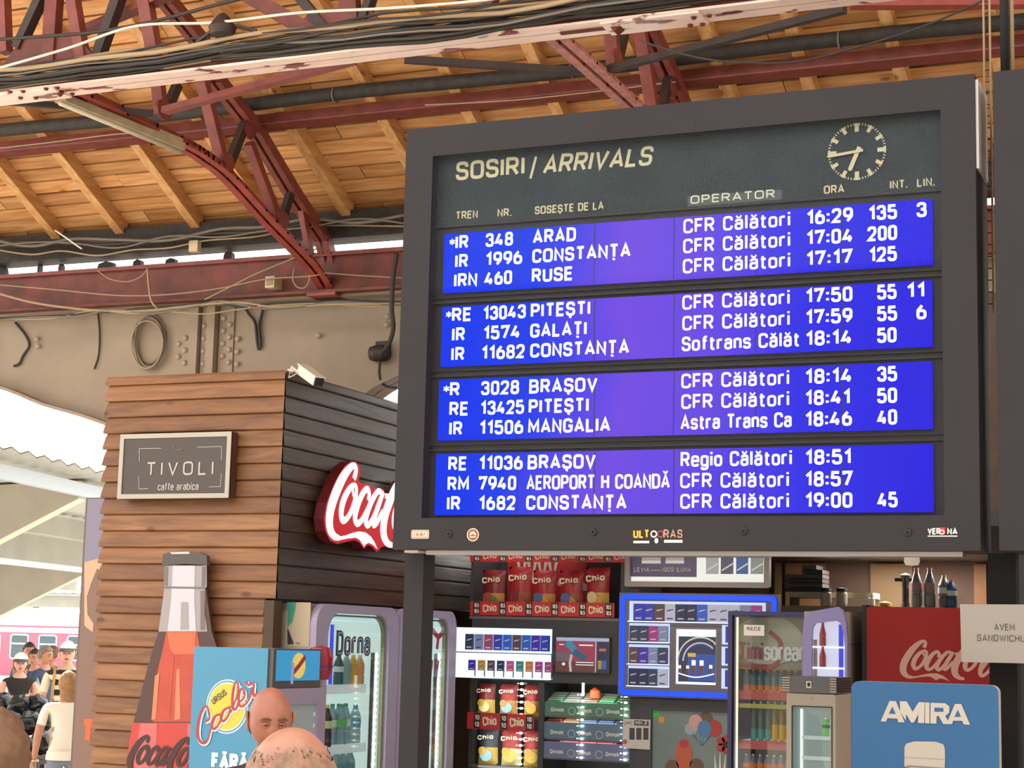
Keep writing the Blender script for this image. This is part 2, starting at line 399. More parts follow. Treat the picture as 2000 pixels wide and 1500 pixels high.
# ------------------------------------------------------------------ stroke alphabet (cap height 1)
r = .26
O_, o_ = False, True
GLYPH = {
 'A': (.60, [(O_, [(0, 0), (.30, 1), (.60, 0)]), (O_, [(.10, .29), (.50, .29)])]),
 'B': (.54, [(o_, [(0, 0), (0, 1), (.50, 1, .24), (.50, .52, .24), (0, .52)]), (O_, [(0, .52), (.54, .52, .26), (.54, 0, .26), (0, 0), (0, .52)])]),
 'C': (.54, [(O_, [(.54, .72), (.54, 1, r), (0, 1, r), (0, 0, r), (.54, 0, r), (.54, .28)])]),
 'D': (.54, [(o_, [(0, 0), (0, 1), (.54, 1, .3), (.54, 0, .3)])]),
 'E': (.46, [(O_, [(.48, 1), (0, 1), (0, 0), (.48, 0)]), (O_, [(0, .52), (.43, .52)])]),
 'F': (.44, [(O_, [(.46, 1), (0, 1), (0, 0)]), (O_, [(0, .5), (.41, .5)])]),
 'G': (.56, [(O_, [(.55, .74), (.55, 1, r), (0, 1, r), (0, 0, r), (.56, 0, r), (.56, .46), (.32, .46)])]),
 'H': (.54, [(O_, [(0, 0), (0, 1)]), (O_, [(.54, 0), (.54, 1)]), (O_, [(0, .52), (.54, .52)])]),
 'I': (.02, [(O_, [(.01, 0), (.01, 1)])]),
 'J': (.42, [(O_, [(.42, 1), (.42, 0, .22), (0, 0, .22), (0, .28)])]),
 'K': (.54, [(O_, [(0, 0), (0, 1)]), (O_, [(.52, 1), (0, .4)]), (O_, [(.18, .6), (.56, 0)])]),
 'L': (.44, [(O_, [(0, 1), (0, 0), (.46, 0)])]),
 'M': (.68, [(O_, [(0, 0), (0, 1), (.34, .25), (.68, 1), (.68, 0)])]),
 'N': (.54, [(O_, [(0, 0), (0, 1), (.54, 0), (.54, 1)])]),
 'O': (.58, [(o_, [(0, 0, .28), (0, 1, .28), (.58, 1, .28), (.58, 0, .28)])]),
 'P': (.52, [(O_, [(0, 0), (0, 1), (.52, 1, .26), (.52, .46, .26), (0, .46)])]),
 'Q': (.58, [(o_, [(0, 0, .28), (0, 1, .28), (.58, 1, .28), (.58, 0, .28)]), (O_, [(.34, .24), (.60, -.04)])]),
 'R': (.54, [(O_, [(0, 0), (0, 1), (.52, 1, .26), (.52, .48, .26), (0, .48)]), (O_, [(.28, .48), (.54, 0)])]),
 'S': (.52, [(O_, [(.51, .74), (.51, 1, .24), (.01, 1, .24), (.01, .53, .24), (.53, .49, .24), (.53, 0, .24), (0, 0, .24), (0, .27)])]),
 'T': (.54, [(O_, [(0, 1), (.54, 1)]), (O_, [(.27, 1), (.27, 0)])]),
 'U': (.54, [(O_, [(0, 1), (0, 0, .27), (.54, 0, .27), (.54, 1)])]),
 'V': (.58, [(O_, [(0, 1), (.29, 0), (.58, 1)])]),
 'W': (.86, [(O_, [(0, 1), (.22, 0), (.43, .9), (.64, 0), (.86, 1)])]),
 'X': (.56, [(O_, [(0, 0), (.56, 1)]), (O_, [(0, 1), (.56, 0)])]),
 'Y': (.56, [(O_, [(0, 1), (.28, .48), (.56, 1)]), (O_, [(.28, .48), (.28, 0)])]),
 'Z': (.52, [(O_, [(0, 1), (.52, 1), (0, 0), (.53, 0)])]),
 '0': (.48, [(o_, [(0, 0, .25), (0, 1, .25), (.48, 1, .25), (.48, 0, .25)])]),
 '1': (.30, [(O_, [(0, .74), (.26, 1), (.26, 0)])]),
 '2': (.50, [(O_, [(0, .74), (0, 1, .24), (.48, 1, .24), (.48, .56, .16), (0, 0), (.52, 0)])]),
 '3': (.50, [(O_, [(0, .76), (0, 1, .24), (.48, 1, .24), (.48, .53, .22), (.20, .53)]), (O_, [(.20, .53), (.50, .53, .24), (.50, 0, .24), (0, 0, .24), (0, .26)])]),
 '4': (.54, [(O_, [(.30, 1), (0, .26), (.56, .26)]), (O_, [(.40, .5), (.40, 0)])]),
 '5': (.50, [(O_, [(.48, 1), (.04, 1), (0, .5), (.02, .6, .1), (.50, .62, .24), (.50, 0, .26), (0, 0, .24), (0, .24)])]),
 '6': (.50, [(o_, [(0, 0, .25), (0, .6, .25), (.50, .6, .25), (.50, 0, .25)]), (O_, [(0, .3), (0, .62, .1), (.30, 1)])]),
 '7': (.50, [(O_, [(0, .82), (0, 1), (.50, 1), (.16, 0)])]),
 '8': (.50, [(o_, [(.02, .53, .23), (.02, 1, .23), (.48, 1, .23), (.48, .53, .23)]), (o_, [(0, 0, .25), (0, .53, .25), (.50, .53, .25), (.50, 0, .25)])]),
 '9': (.50, [(o_, [(0, .4, .25), (0, 1, .25), (.50, 1, .25), (.50, .4, .25)]), (O_, [(.50, .7), (.50, .38, .1), (.20, 0)])]),
 '*': (.36, [(O_, [(.18, .28), (.18, .80)]), (O_, [(.0, .41), (.36, .67)]), (O_, [(.0, .67), (.36, .41)])]),
 ':': (.06, [(O_, [(.02, .06), (.02, .24)]), (O_, [(.02, .56), (.02, .74)])]),
 '.': (.04, [(O_, [(.02, -.08), (.02, .1)])]),
 ',': (.04, [(O_, [(.04, .06), (0, -.16)])]),
 '-': (.28, [(O_, [(0, .42), (.28, .42)])]),
 '/': (.34, [(O_, [(0, -.08), (.34, 1.06)])]),
 'a': (.44, [(O_, [(.03, .56), (.03, .72, .16), (.44, .72, .18), (.44, 0)]), (O_, [(.44, .42), (0, .42, .2), (0, 0, .2), (.44, 0, .2), (.44, .2)])]),
 'b': (.46, [(O_, [(0, 1.04), (0, 0)]), (o_, [(0, 0, .22), (0, .72, .22), (.46, .72, .22), (.46, 0, .22)])]),
 'c': (.42, [(O_, [(.42, .54), (.42, .72, .2), (0, .72, .2), (0, 0, .2), (.42, 0, .2), (.42, .18)])]),
 'd': (.46, [(O_, [(.46, 1.04), (.46, 0)]), (o_, [(0, 0, .22), (0, .72, .22), (.46, .72, .22), (.46, 0, .22)])]),
 'e': (.46, [(O_, [(0, .37), (.46, .37), (.46, .72, .22), (0, .72, .22), (0, 0, .22), (.44, 0, .2), (.44, .14)])]),
 'f': (.30, [(O_, [(.34, 1), (.12, 1, .16), (.12, 0)]), (O_, [(0, .70), (.32, .70)])]),
 'g': (.46, [(O_, [(.46, .74), (.46, -.28, .22), (.02, -.28, .2), (.02, -.14)]), (o_, [(0, 0, .22), (0, .72, .22), (.46, .72, .22), (.46, 0, .22)])]),
 'h': (.44, [(O_, [(0, 0), (0, 1.04)]), (O_, [(0, .5), (0, .72, .2), (.44, .72, .2), (.44, 0)])]),
 'i': (.04, [(O_, [(.02, 0), (.02, .74)]), (O_, [(.02, .90), (.02, 1.06)])]),
 'k': (.44, [(O_, [(0, 0), (0, 1.04)]), (O_, [(.42, .72), (0, .28)]), (O_, [(.16, .42), (.46, 0)])]),
 'l': (.06, [(O_, [(.03, 0), (.03, 1.04)])]),
 'm': (.72, [(O_, [(0, 0), (0, .74)]), (O_, [(0, .5), (0, .72, .18), (.36, .72, .18), (.36, 0)]), (O_, [(.36, .5), (.36, .72, .18), (.72, .72, .18), (.72, 0)])]),
 'n': (.44, [(O_, [(0, 0), (0, .74)]), (O_, [(0, .5), (0, .72, .2), (.44, .72, .2), (.44, 0)])]),
 'o': (.46, [(o_, [(0, 0, .22), (0, .72, .22), (.46, .72, .22), (.46, 0, .22)])]),
 'p': (.46, [(O_, [(0, .74), (0, -.28)]), (o_, [(0, 0, .22), (0, .72, .22), (.46, .72, .22), (.46, 0, .22)])]),
 'r': (.30, [(O_, [(0, 0), (0, .74)]), (O_, [(0, .48), (0, .72, .2), (.32, .72)])]),
 's': (.42, [(O_, [(.42, .55), (.42, .72, .18), (.01, .72, .18), (.01, .38, .18), (.43, .36, .18), (.43, 0, .18), (0, 0, .18), (0, .17)])]),
 't': (.32, [(O_, [(.12, .94), (.12, 0, .16), (.34, 0)]), (O_, [(0, .70), (.33, .70)])]),
 'u': (.44, [(O_, [(0, .74), (0, 0, .2), (.44, 0, .2), (.44, .2)]), (O_, [(.44, .74), (.44, 0)])]),
 'v': (.46, [(O_, [(0, .74), (.23, 0), (.46, .74)])]),
}
def _br(w, y): return (O_, [(w/2-.17, y+.15), (w/2-.11, y+.02), (w/2, y-.02), (w/2+.11, y+.02), (w/2+.17, y+.15)], .62)
GLYPH['ă'] = (.44, GLYPH['a'][1]+[_br(.44, .92)])
GLYPH['Ă'] = (.60, GLYPH['A'][1]+[_br(.60, 1.16)])
GLYPH['Ș'] = (.52, GLYPH['S'][1]+[(O_, [(.28, -.13), (.22, -.29)])])
GLYPH['Ț'] = (.54, GLYPH['T'][1]+[(O_, [(.29, -.13), (.23, -.29)])])
def text_width(t, wt=.16, sp=.16):
    w = 0.
    for ch in t:
        if ch == ' ': w += .36+sp
        else: w += GLYPH[ch][0]+wt+sp if ch in GLYPH else .4
    return w-sp

# ================================================================== materials
M_deck = wood('pine_boards', 'c27f42', 'eeb97e', .6, 'X', slopez=.5)
M_raft = wood('pine_rafter', 'ca8c50', 'ecbd80', .6, 'Y')
M_roofing = mat('roofing_felt', '2a2522', .9)
M_red = mat('red_oxide_paint', '7c3a31', .5, var=.3, scale=9, bump=.2)
M_redb = mat('bright_red_paint', '963e33', .5, var=.25, scale=7, bump=.2)
M_redd = mat('old_dark_red_paint', '682c22', .55, var=.5, scale=5, bump=.3)
M_dark = mat('sooty_steel', '33251f', .6, var=.4, scale=8)
M_pipe = mat('dusty_black_pipe', '2b2622', .7, var=.5, scale=18, bump=.3)
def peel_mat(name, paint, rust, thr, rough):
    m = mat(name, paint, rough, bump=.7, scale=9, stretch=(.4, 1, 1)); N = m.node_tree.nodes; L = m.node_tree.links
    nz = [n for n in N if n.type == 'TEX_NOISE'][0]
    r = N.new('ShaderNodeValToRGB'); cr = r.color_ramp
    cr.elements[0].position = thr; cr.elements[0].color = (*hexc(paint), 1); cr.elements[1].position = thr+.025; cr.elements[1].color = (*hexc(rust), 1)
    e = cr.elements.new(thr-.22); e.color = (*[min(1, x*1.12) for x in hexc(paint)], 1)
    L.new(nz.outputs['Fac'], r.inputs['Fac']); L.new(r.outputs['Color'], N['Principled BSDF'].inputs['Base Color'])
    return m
M_peel = peel_mat('peeling_paint_sky_sheen', 'e8cdc2', '7a3c36', .60, .28)  # flaking paint; its pale tone also carries the sky's reflection
M_peel2 = mat('pink_peeling_paint', 'b3736a', .45, var=.35, scale=14, bump=.6)
M_steelg = mat('dusty_grey_steel', '968674', .7, var=.12, scale=2.5, bump=.15)
M_steelr = mat('rivet_steel', 'a4947f', .5)
M_cable_t = mat('tan_cable', 'a08a6c', .6)
M_cable_d = mat('dark_cable', '2f2a26', .6)
M_cable_g = mat('grey_cable', '6e665c', .6)
M_cable_w = mat('white_cable', 'd8cfbf', .5)
M_concrete = mat('pavement', 'd6cec2', .85, var=.15, scale=1.2)
M_kiosk = wood('stained_cladding', '704729', '9d6c42', .5, 'X', knots=True)
M_kiosk_s = wood('varnished_shade_cladding', '2b211c', '54402f', .36, 'Y', knots=False, coat=.35)  # same wood as the front, darkened to carry the side's shade
M_kdark = mat('dark_brown_trim', '4a3426', .6, var=.2)

# ================================================================== the setting
fl = MB(); fl.add([(-60, -25, 0), (14, -25, 0), (14, 69, 0), (-60, 69, 0)], [(0, 1, 2, 3)], M_concrete)
tag(fl.build('floor'), kind='structure')

M_unseen_wall = mat('unseen_wall_plaster', '8f8474', .8, var=.1, scale=1.5)  # unseen walls behind and beside the camera, added to cut front light
w = MB(); w.box(-34, 9.3, -13.3, -13, 0, 8.5, M_unseen_wall); tag(w.build('unseen_wall_rear'), kind='structure')
w = MB(); w.box(9, 9.3, -13, 20, 0, 8.5, M_unseen_wall); tag(w.build('unseen_wall_right'), kind='structure')
def roof_z(Y): return 5.35+(13.8-Y)*.5
SL = math.atan(.5); CS, SN = math.cos(SL), math.sin(SL)
NRM = Vector((0, SN, CS))          # roof normal, up
ceil = MB()
ceil.box(-14.5, 3.2, 5.6, 13.62, 0, .01, M_roofing)
ceil.v = [Vector((p.x, p.y, roof_z(p.y)+.175+p.z)) for p in ceil.v]
y = 13.6
step = .147
row = 0
while y > 5.6:
    x = -14.5 + (row % 3)*1.4
    xs = [-14.5]
    while x < 3.2:
        if x > -14.5: xs.append(x)
        x += 3.75
    xs.append(3.2)
    for a, b in zip(xs[:-1], xs[1:]):
        yc = y-step/2
        ceil._t = random.random()
        tl = random.uniform(-.003, .003)
        c = Vector((0, yc, roof_z(yc)+.142+tl))
        ceil.bar((a+.004, c.y, c.z), (b-.004, c.y, c.z), .141, .022, M_deck, up=NRM+Vector((0, .05*random.uniform(-.1, .6), 0)))
    y -= step; row += 1
ceil._t = .5
ceil_o = tag(ceil.build('ceiling'), kind='structure')
for X in (-13.3, -12.6, -11.9, -11.15, -10.397, -9.69, -8.88, -8.137, -7.353, -6.52, -5.786, -5.05, -4.31, -3.69, -3.08, -2.41, -1.72, -1.0, -.3, .45, 1.2, 1.95, 2.7):
    b = MB(); b._t = random.random()*.6+.35
    b.bar((X+.045, 13.42, roof_z(13.42)+.062), (X+.045, 5.7, roof_z(5.7)+.062), .09, .125, M_raft, up=NRM)
    b.build('rafter', ceil_o)
b = MB(); b.box(-14.5, 3.2, 13.38, 13.62, 5.36, 5.60, M_pipe); b.build('eaves_plate', ceil_o)  # wall plate's black tone also carries the eaves shadow

# purlin and the black pipe along it
b = MB(); b.box(-14.5, 3.2, 12.19, 12.30, 6.035, 6.13, M_red); b.box(-14.5, 3.2, 12.15, 12.34, 6.03, 6.042, M_red)
b.build('purlin', ceil_o)
pp = MB(); pts = [(x, 12.02, 6.165+.012*math.sin(x*1.7)) for x in [(-14.5+.5*i) for i in range(36)]]
pp.tube(pts, .055, M_pipe, 10)
po = thing('pipe', 'black dusty pipe running along the red purlin', 'pipe', (-6, 12.02, 6.165))
pp.build('pipe_run', po)
for x in range(-13, 3, 2):
    b = MB(); b.tube([(x+.3, 12.02+.062*math.cos(t), 6.165+.062*math.sin(t)) for t in [k*PI/6 for k in range(13)]], .007, M_cable_g, 5); b.build('strap', po)

# ------------------------------------------------------------------ roof trusses (in planes X = const)
XT = -7.512
def T(px, py): return onX(px, py, XT)
def flatpt(p, X): return Vector((X, p.y, p.z))
def make_truss(label):
    t = thing('roof_truss', label, 'truss', (XT, 13.5, 4.9), group='red roof trusses')
    low = [Vector((XT, 13.5, 4.895)), T(609, 521), T(525, 434), T(448, 350), T(400, 312), Vector((XT, 11.1, 5.585)), Vector((XT, 9.62, 5.60))]
    lowS = [Vector(p) for p in smooth(low, 4)]
    b = MB()
    for dx in (-.045, .045):
        for p, q in zip(lowS[:-1], lowS[1:]):
            d = (q-p).normalized()*.012
            b.bar(p+Vector((dx, 0, 0))-d, q+Vector((dx, 0, 0))+d, .062, .02, M_redb)
            b.bar(p+Vector((dx*.45, 0, .035))-d, q+Vector((dx*.45, 0, .035))+d, .012, .07, M_red)
    b.build('lower_chord', t)
    upp = [Vector((XT, 13.56, 5.0)), T(640, 500), T(630, 465), T(574, 381), T(497, 252), T(420, 154), T(402, 95), T(325, 0)]
    e = upp[-1]+(upp[-1]-upp[-3]).normalized()*1.4; upp.append(e)
    b = MB()
    for dx in (-.04, .04):
        for p, q in zip(upp[:-1], upp[1:]):
            b.bar(p+Vector((dx, 0, 0)), q+Vector((dx, 0, 0)), .05, .09, M_red)
    b.build('upper_chord', t)
    for p, q, w, m in [((395, 158), (437, 329), .085, M_red), ((480, 238), (444, 329), .06, M_dark), ((486, 280), (546, 441), .075, M_red),
                       ((567, 378), (549, 437), .05, M_dark), ((304, 120), (315, 222), .085, M_red), ((347, 165), (325, 217), .055, M_dark), ((590, 410), (606, 500), .05, M_red)]:
        b = MB()
        b.bar(T(*p), T(*q), w, .07, m); b.build('web_member', t)
    for (px, py), r_ in (((440, 325), .09), ((549, 436), .08), ((482, 262), .09), ((576, 384), .07), ((315, 222), .1)):
        c = T(px, py); b = MB(); b.M = frame_x(XT+.02); b.ell(c.y, c.z+.03, r_, r_*.8, -.012, .012, M_red, 10); b.build('gusset_plate', t)
    b = MB(); b.box(XT-.14, XT+.14, 13.36, 13.6, 4.86, 4.885, M_redb); b.build('base_plate', t)
    return t
truss = make_truss('red lattice roof truss left of the arrivals board, foot on the girder')
t2 = copy_tree(truss); t2.location.x += 3.56
t2['label'] = 'red lattice roof truss rising behind the top edge of the arrivals board'
for ch in t2.children:
    if ch.name.startswith('lower_chord'):
        ch.data = ch.data.copy()
        for i in range(len(ch.data.materials)): ch.data.materials[i] = M_peel2

# ------------------------------------------------------------------ lattice girder whose lower chord is the pale peeling beam (plane Y = 9.6)
YB = 9.6
def B(px, py): return onY(px, py, YB)
lg = thing('lattice_girder', 'lattice girder with pale peeling lower chord at the top of the hall', 'girder', (-6, YB, 5.56))
b = MB()
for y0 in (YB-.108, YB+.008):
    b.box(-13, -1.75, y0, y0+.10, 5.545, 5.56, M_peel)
b.box(-13, -1.75, YB-.014, YB-.006, 5.56, 5.66, M_red); b.box(-13, -1.75, YB+.006, YB+.014, 5.56, 5.66, M_red)
b.box(-13, -1.75, YB-.012, YB+.012, 5.549, 5.551, M_cable_d)
b.build('lower_chord', lg)
b = MB(); b.box(-1.75, 3.2, YB-.108, YB-.008, 5.546, 5.56, M_redd); b.box(-1.75, 3.2, YB+.008, YB+.108, 5.546, 5.56, M_redd); b.box(-1.75, 3.2, YB-.014, YB+.014, 5.56, 5.66, M_redd); b.build('unlit_chord', lg, label='unlit dark red end of the chord')  # chord runs on unlit here, so its colour is set darker
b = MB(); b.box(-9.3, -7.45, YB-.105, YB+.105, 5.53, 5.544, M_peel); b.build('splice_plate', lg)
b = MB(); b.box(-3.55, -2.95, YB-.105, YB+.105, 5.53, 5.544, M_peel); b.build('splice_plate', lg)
for (px, py) in ((20, 178), (45, 177), (40, 190), (70, 190), (90, 172), (112, 170), (117, 184), (141, 182), (1355, 33), (1385, 29), (1348, 48), (1372, 46)):
    p = onZ(px, py, 5.53); b = MB(); b.lathe([(.018, 0), (.016, -.010), (.008, -.016), (.0001, -.018)], p, M_redd, 10); b.build('rivet', lg)
b = MB(); b.box(-13, 3.2, YB-.09, YB+.09, 7.2, 7.215, M_red); b.box(-13, 3.2, YB-.01, YB+.01, 7.1, 7.2, M_red); b.build('upper_chord', lg)
def ext(a, c, z=7.15):
    d = a-c; k = (z-c.z)/d.z; return c+d*k
for a, c, w, m in [((8, 0), (12, 90), .07, M_red), ((75, 0), (36, 82), .06, M_dark), ((106, 0), (98, 120), .1, M_redd), ((145, 0), (165, 115), .075, M_red),
                   ((228, 0), (184, 122), .07, M_dark), ((286, 0), (306, 112), .085, M_red), ((520, 0), (645, 70), .1, M_redd), ((684, 0), (690, 75), .12, M_redd),
                   ((600, 0), (660, 70), .06, M_dark), ((720, 0), (700, 60), .05, M_dark), ((955, 0), (940, 40), .07, M_redd), ((1180, 0), (1215, 40), .09, M_redd), ((1080, 0), (1060, 30), .06, M_red)]:
    bb = MB(); pa, pc = B(*a), B(*c)
    dirn = pa-pc
    bb.bar(pc+Vector((0, 0, -.05)), pc+dirn*min(6, (7.15-pc.z)/max(.05, dirn.z)), w, .08, m, up=(0, 1, 0)); bb.build('web_member', lg)
for px, py in ((95, 105), (660, 60), (1225, 20)):
    c = B(px, py); bb = MB(); bb.prism([(c.x-.42, c.z-.1), (c.x+.42, c.z-.1), (c.x+.22, c.z+.12), (c.x-.22, c.z+.12)], YB-.02, YB+.02, M_redd); bb.build('gusset_plate', lg)

# horizontal bracing at the level of the lower chords
def brace(label, p, q, w, m, z=5.62):
    b = MB(); b.bar(onZ(*p, z), onZ(*q, z), w, .045, m)
    tag(b.build('brace'), label, 'brace')
brace('red steel brace from the left truss node rising to the peeling beam', (322, 216), (690, 118), .07, M_red)
brace('thin dark brace at far left under the peeling beam', (5, 198), (300, 222), .035, M_dark)
brace('thin dark brace left of the right truss node', (790, 116), (1165, 142), .05, M_dark)
brace('long dark brace right of the right truss node', (1190, 135), (1650, 18), .05, M_dark)
brace('red diagonal brace at top left above the peeling beam', (128, 75), (335, -12), .09, M_red, 6.1)
brace('bright red bar at top right near the roof', (1660, 9), (2080, 6), .09, M_redb, 6.0)

# ------------------------------------------------------------------ eaves: red beam, grey riveted girder
YG = 13.6
b = MB()
b.box(-14.5, 1, 13.44, 13.56, 4.90, 5.225, M_redd); b.box(-14.5, 1, 13.40, 13.62, 5.215, 5.25, M_red); b.box(-14.5, 1, 13.36, 13.6, 4.885, 4.91, M_redd)
tag(b.build('red_beam'), 'deep dark red steel beam under the bright slit at the eaves', 'beam')
gd = thing('plate_girder', 'grey riveted plate girder arching down behind the wooden kiosk', 'girder', (-8.4, YG, 3.6))
outline = [(-14.5, 4.86), (-14.5, 4.55)]
low = smooth([(-14.5, 4.62), (-12.3, 4.42), (-11.06, 4.20), (-10.455, 4.0), (-9.87, 3.84), (-9.1, 3.55), (-8.75, 3.2), (-8.0, 3.2), (-7.65, 3.6), (-7.14, 3.98), (-6.874, 4.12), (-6.2, 4.35), (-5, 4.5), (-2, 4.6), (1, 4.6)], 4)
b = MB(); b.prism(low+[(1, 4.875), (-14.5, 4.875)], YG, YG+.03, M_steelg); b.build('web_plate', gd)
b = MB()
for p, q in zip(low[:-1], low[1:]):
    a, c = Vector((p[0], YG+.03, p[1])), Vector((q[0], YG+.03, q[1]))
    b.add([a+Vector((0, -.17, 0)), c+Vector((0, -.17, 0)), c+Vector((0, .17, 0)), a+Vector((0, .17, 0)),
           a+Vector((0, -.17, .03)), c+Vector((0, -.17, .03)), c+Vector((0, .17, .03)), a+Vector((0, .17, .03))], [(0, 3, 2, 1), (4, 5, 6, 7), (0, 1, 5, 4), (2, 3, 7, 6)], M_steelg)
b.build('lower_flange', gd)
b = MB(); b.box(-14.5, 1, YG-.14, YG+.2, 4.86, 4.885, M_steelg); b.build('upper_flange', gd)
for px0, px1, d in ((343, 378, .02), (378, 394, .075), (396, 413, .025), (413, 428, .09), (430, 458, .02)):
    a, c = onY(px0, 660, YG), onY(px1, 660, YG)
    b = MB(); b.box(a.x, c.x, YG-d, YG, 3.3, 4.86, M_steelg); b.build('stiffener', gd)
riv = []
for px, py0 in ((349, 672), (362, 660), (374, 640), (399, 637), (413, 636), (437, 622), (449, 634), (464, 662)):
    for k in range(4):
        py = py0+k*25-(k*.5)
        if py < 715: riv.append((px-.8*k, py))
riv += [(72, 662), (74, 676), (622, 655), (757, 618), (755, 634)]
for px, py in riv:
    p = onY(px, py, YG-.025); b = MB(); b.lathe([(.026, 0), (.024, -.010), (.013, -.02), (.0001, -.023)], p, M_steelr, 10, axis='Y'); b.build('rivet', gd)

# ------------------------------------------------------------------ cables
def cab(b, pts, Y, r, m, n=6, jit=0.):
    P = [onY(px, py, Y if not isinstance(Y, (list, tuple)) else Y[i]) for i, (px, py) in enumerate(pts)]
    P = [Vector(p) for p in smooth(P, n)]
    b.tube(P, r, m, 6)
cb = thing('cable_bundle', 'thick bundle of cables lying on top of the peeling beam', 'cables', (-6, 9.5, 5.7))
for k in range(18):
    b = MB(); ph = random.uniform(0, 6); z0 = 5.575+.018*(k % 6)+.01*(k//6); y0 = 9.50-.03*(k//4)+random.uniform(-.02, .02)
    pts = []
    for i in range(58):
        x = -12.5+i*.27
        pts.append((x, y0+.02*math.sin(x*1.3+ph*2), z0+.022*math.sin(x*2.1+ph)+.012*math.sin(x*5.3+ph*1.7)+.05*max(0, math.sin(x*.8+ph))*(k % 3 == 0)))
    b.tube(pts, random.choice((.009, .012, .016, .008)), random.choice((M_cable_d, M_cable_d, M_cable_d, M_cable_t, M_cable_g)), 6); b.build('cable', cb)
def single(label, pts, Y, r, m, name='cable', group=None):
    b = MB(); cab(b, pts, Y, r, m); return tag(b.build(name), label, 'cable', group)
single('white cable sweeping up across the top left corner', [(-20, 138), (130, 95), (265, 51), (420, 44), (585, 25), (760, 16), (930, 2), (1000, -8)], 9.3, .009, M_cable_w)
single('black cable above the white one at top left', [(-20, 78), (100, 70), (190, 62), (300, 42), (420, 10), (480, -5)], 9.35, .012, M_cable_d)
single('thin black wire crossing down to the red purlin at top right', [(1250, 80), (1360, 112), (1450, 122), (1560, 120), (1700, 85), (1820, 45), (1945, -10)], 9.2, .006, M_cable_d)
single('thin pale wire under the red purlin above the board', [(830, 205), (1000, 196), (1180, 177), (1320, 160)], 12.0, .005, M_cable_t)
single('thin pale wire under the red purlin at far left', [(-5, 290), (100, 278), (200, 265), (252, 260)], 12.0, .005, M_cable_t)
eb = thing('cable_bundle', 'dark tangle of cables along the eaves above the bright slit', 'cables', (-9, 13.3, 5.5))
for k in range(9):
    b = MB(); o = random.uniform(-9, 9); q = random.uniform(-6, 6)
    pts = [(-20, 474+o), (60, 478+q), (140, 470-q), (230, 476+o), (330, 466+q), (430, 455+o), (520, 446-q), (600, 436+o), (700, 432+q), (790, 428+o)]
    cab(b, pts, 13.32-.02*k, random.choice((.008, .012, .016)), random.choice((M_cable_d, M_cable_d, M_cable_g)))
    b.build('cable', eb)
# things lodged in the bright slit
for (px0, px1, py0, py1, lab) in ((177, 240, 496, 528, 'dark rag'), (-20, 12, 515, 545, 'dark rag'), (436, 458, 490, 512, 'dark rag'), (618, 652, 468, 500, 'dark rag'), (300, 330, 497, 513, 'dark rag')):
    pass
for px, w, h in ((208, .10, .05), (-2, .10, .08), (447, .05, .07), (636, .04, .08), (120, .02, .06), (78, .012, .08), (335, .06, .04), (270, .05, .05)):
    p = onY(px, 536-px*.068, 13.55); b = MB()
    b.prism([(p.x-w, p.z-.06), (p.x+w*1.1, p.z-.06), (p.x+w*.8, p.z+h*.7), (p.x+.1*w, p.z+h), (p.x-w*.7, p.z+h*.6)], 13.52, 13.58, M_dark)
    b.build('packing_piece', eb)
wb = thing('cable_bundle', 'loose tan cables draped along the top of the grey girder', 'cables', (-8.6, 13.3, 4.8))
for pts, r_, m in [
    ([(-20, 555), (100, 565), (230, 577), (330, 575), (430, 563), (520, 545), (600, 540), (640, 533)], .006, M_cable_t),
    ([(-20, 568), (60, 590), (150, 603), (230, 608), (300, 606), (350, 600), (430, 592), (480, 592), (540, 600), (640, 595), (790, 593)], .012, M_cable_t),
    ([(-20, 628), (60, 620), (150, 618), (220, 605), (300, 612), (380, 598), (430, 588), (470, 595), (520, 603), (600, 597), (660, 590), (790, 596)], .012, M_cable_g),
    ([(-20, 622), (80, 618), (200, 610), (300, 600), (350, 597), (420, 590), (470, 600), (540, 592), (640, 588), (700, 587), (790, 590)], .009, M_cable_d),
    ([(-20, 624), (100, 622), (180, 607), (260, 612), (330, 609), (400, 613), (460, 605), (530, 597), (620, 593), (700, 598), (790, 598)], .007, M_cable_t),
    ([(400, 585), (450, 560), (500, 535), (560, 510), (620, 485)], .007, M_cable_t),
    ([(288, 525), (292, 570), (297, 590), (308, 603)], .01, M_cable_t),
    ([(190, 528), (215, 545), (250, 550), (275, 540), (288, 525)], .005, M_cable_t),
    ([(575, 525), (572, 545), (580, 560), (595, 562), (604, 548), (603, 530)], .006, M_cable_t),
    ([(625, 532), (700, 538), (790, 543)], .005, M_cable_t),
    ([(-10, 487), (60, 497), (120, 490), (190, 499), (260, 488), (330, 484), (400, 470), (500, 462), (580, 445), (640, 440), (790, 442)], .008, M_cable_t)]:
    b = MB(); cab(b, pts, 13.28, r_, m); b.build('cable', wb)
coil = thing('cable_coil', 'coil of tan cable hanging on the grey girder above the kiosk', 'cable coil', tuple(onY(290, 665, 13.57)))
for k in range(6):
    b = MB(); c = onY(289+random.uniform(-4, 4), 664+k*1.8, 13.585-.012*k)
    rx, rz = .162+random.uniform(-.012, .012), .228+random.uniform(-.014, .018)
    b.tube([(c.x+rx*math.cos(t), c.y+.01*math.sin(2*t), c.z+rz*math.sin(t)-.02*math.cos(t)) for t in [2*PI*i/28 for i in range(28)]], .0085, M_cable_t if k % 2 else M_cable_g, 6, closed=True); b.build('turn', coil)
single('dark cable end hanging straight down left of the coil', [(188, 590), (194, 640), (193, 690), (184, 721)], 13.585, .008, M_cable_d)
single('dark bent cable hanging at the far left of the girder', [(30, 630), (50, 655), (57, 675), (45, 695), (38, 710), (27, 715)], 13.58, .012, M_cable_d)
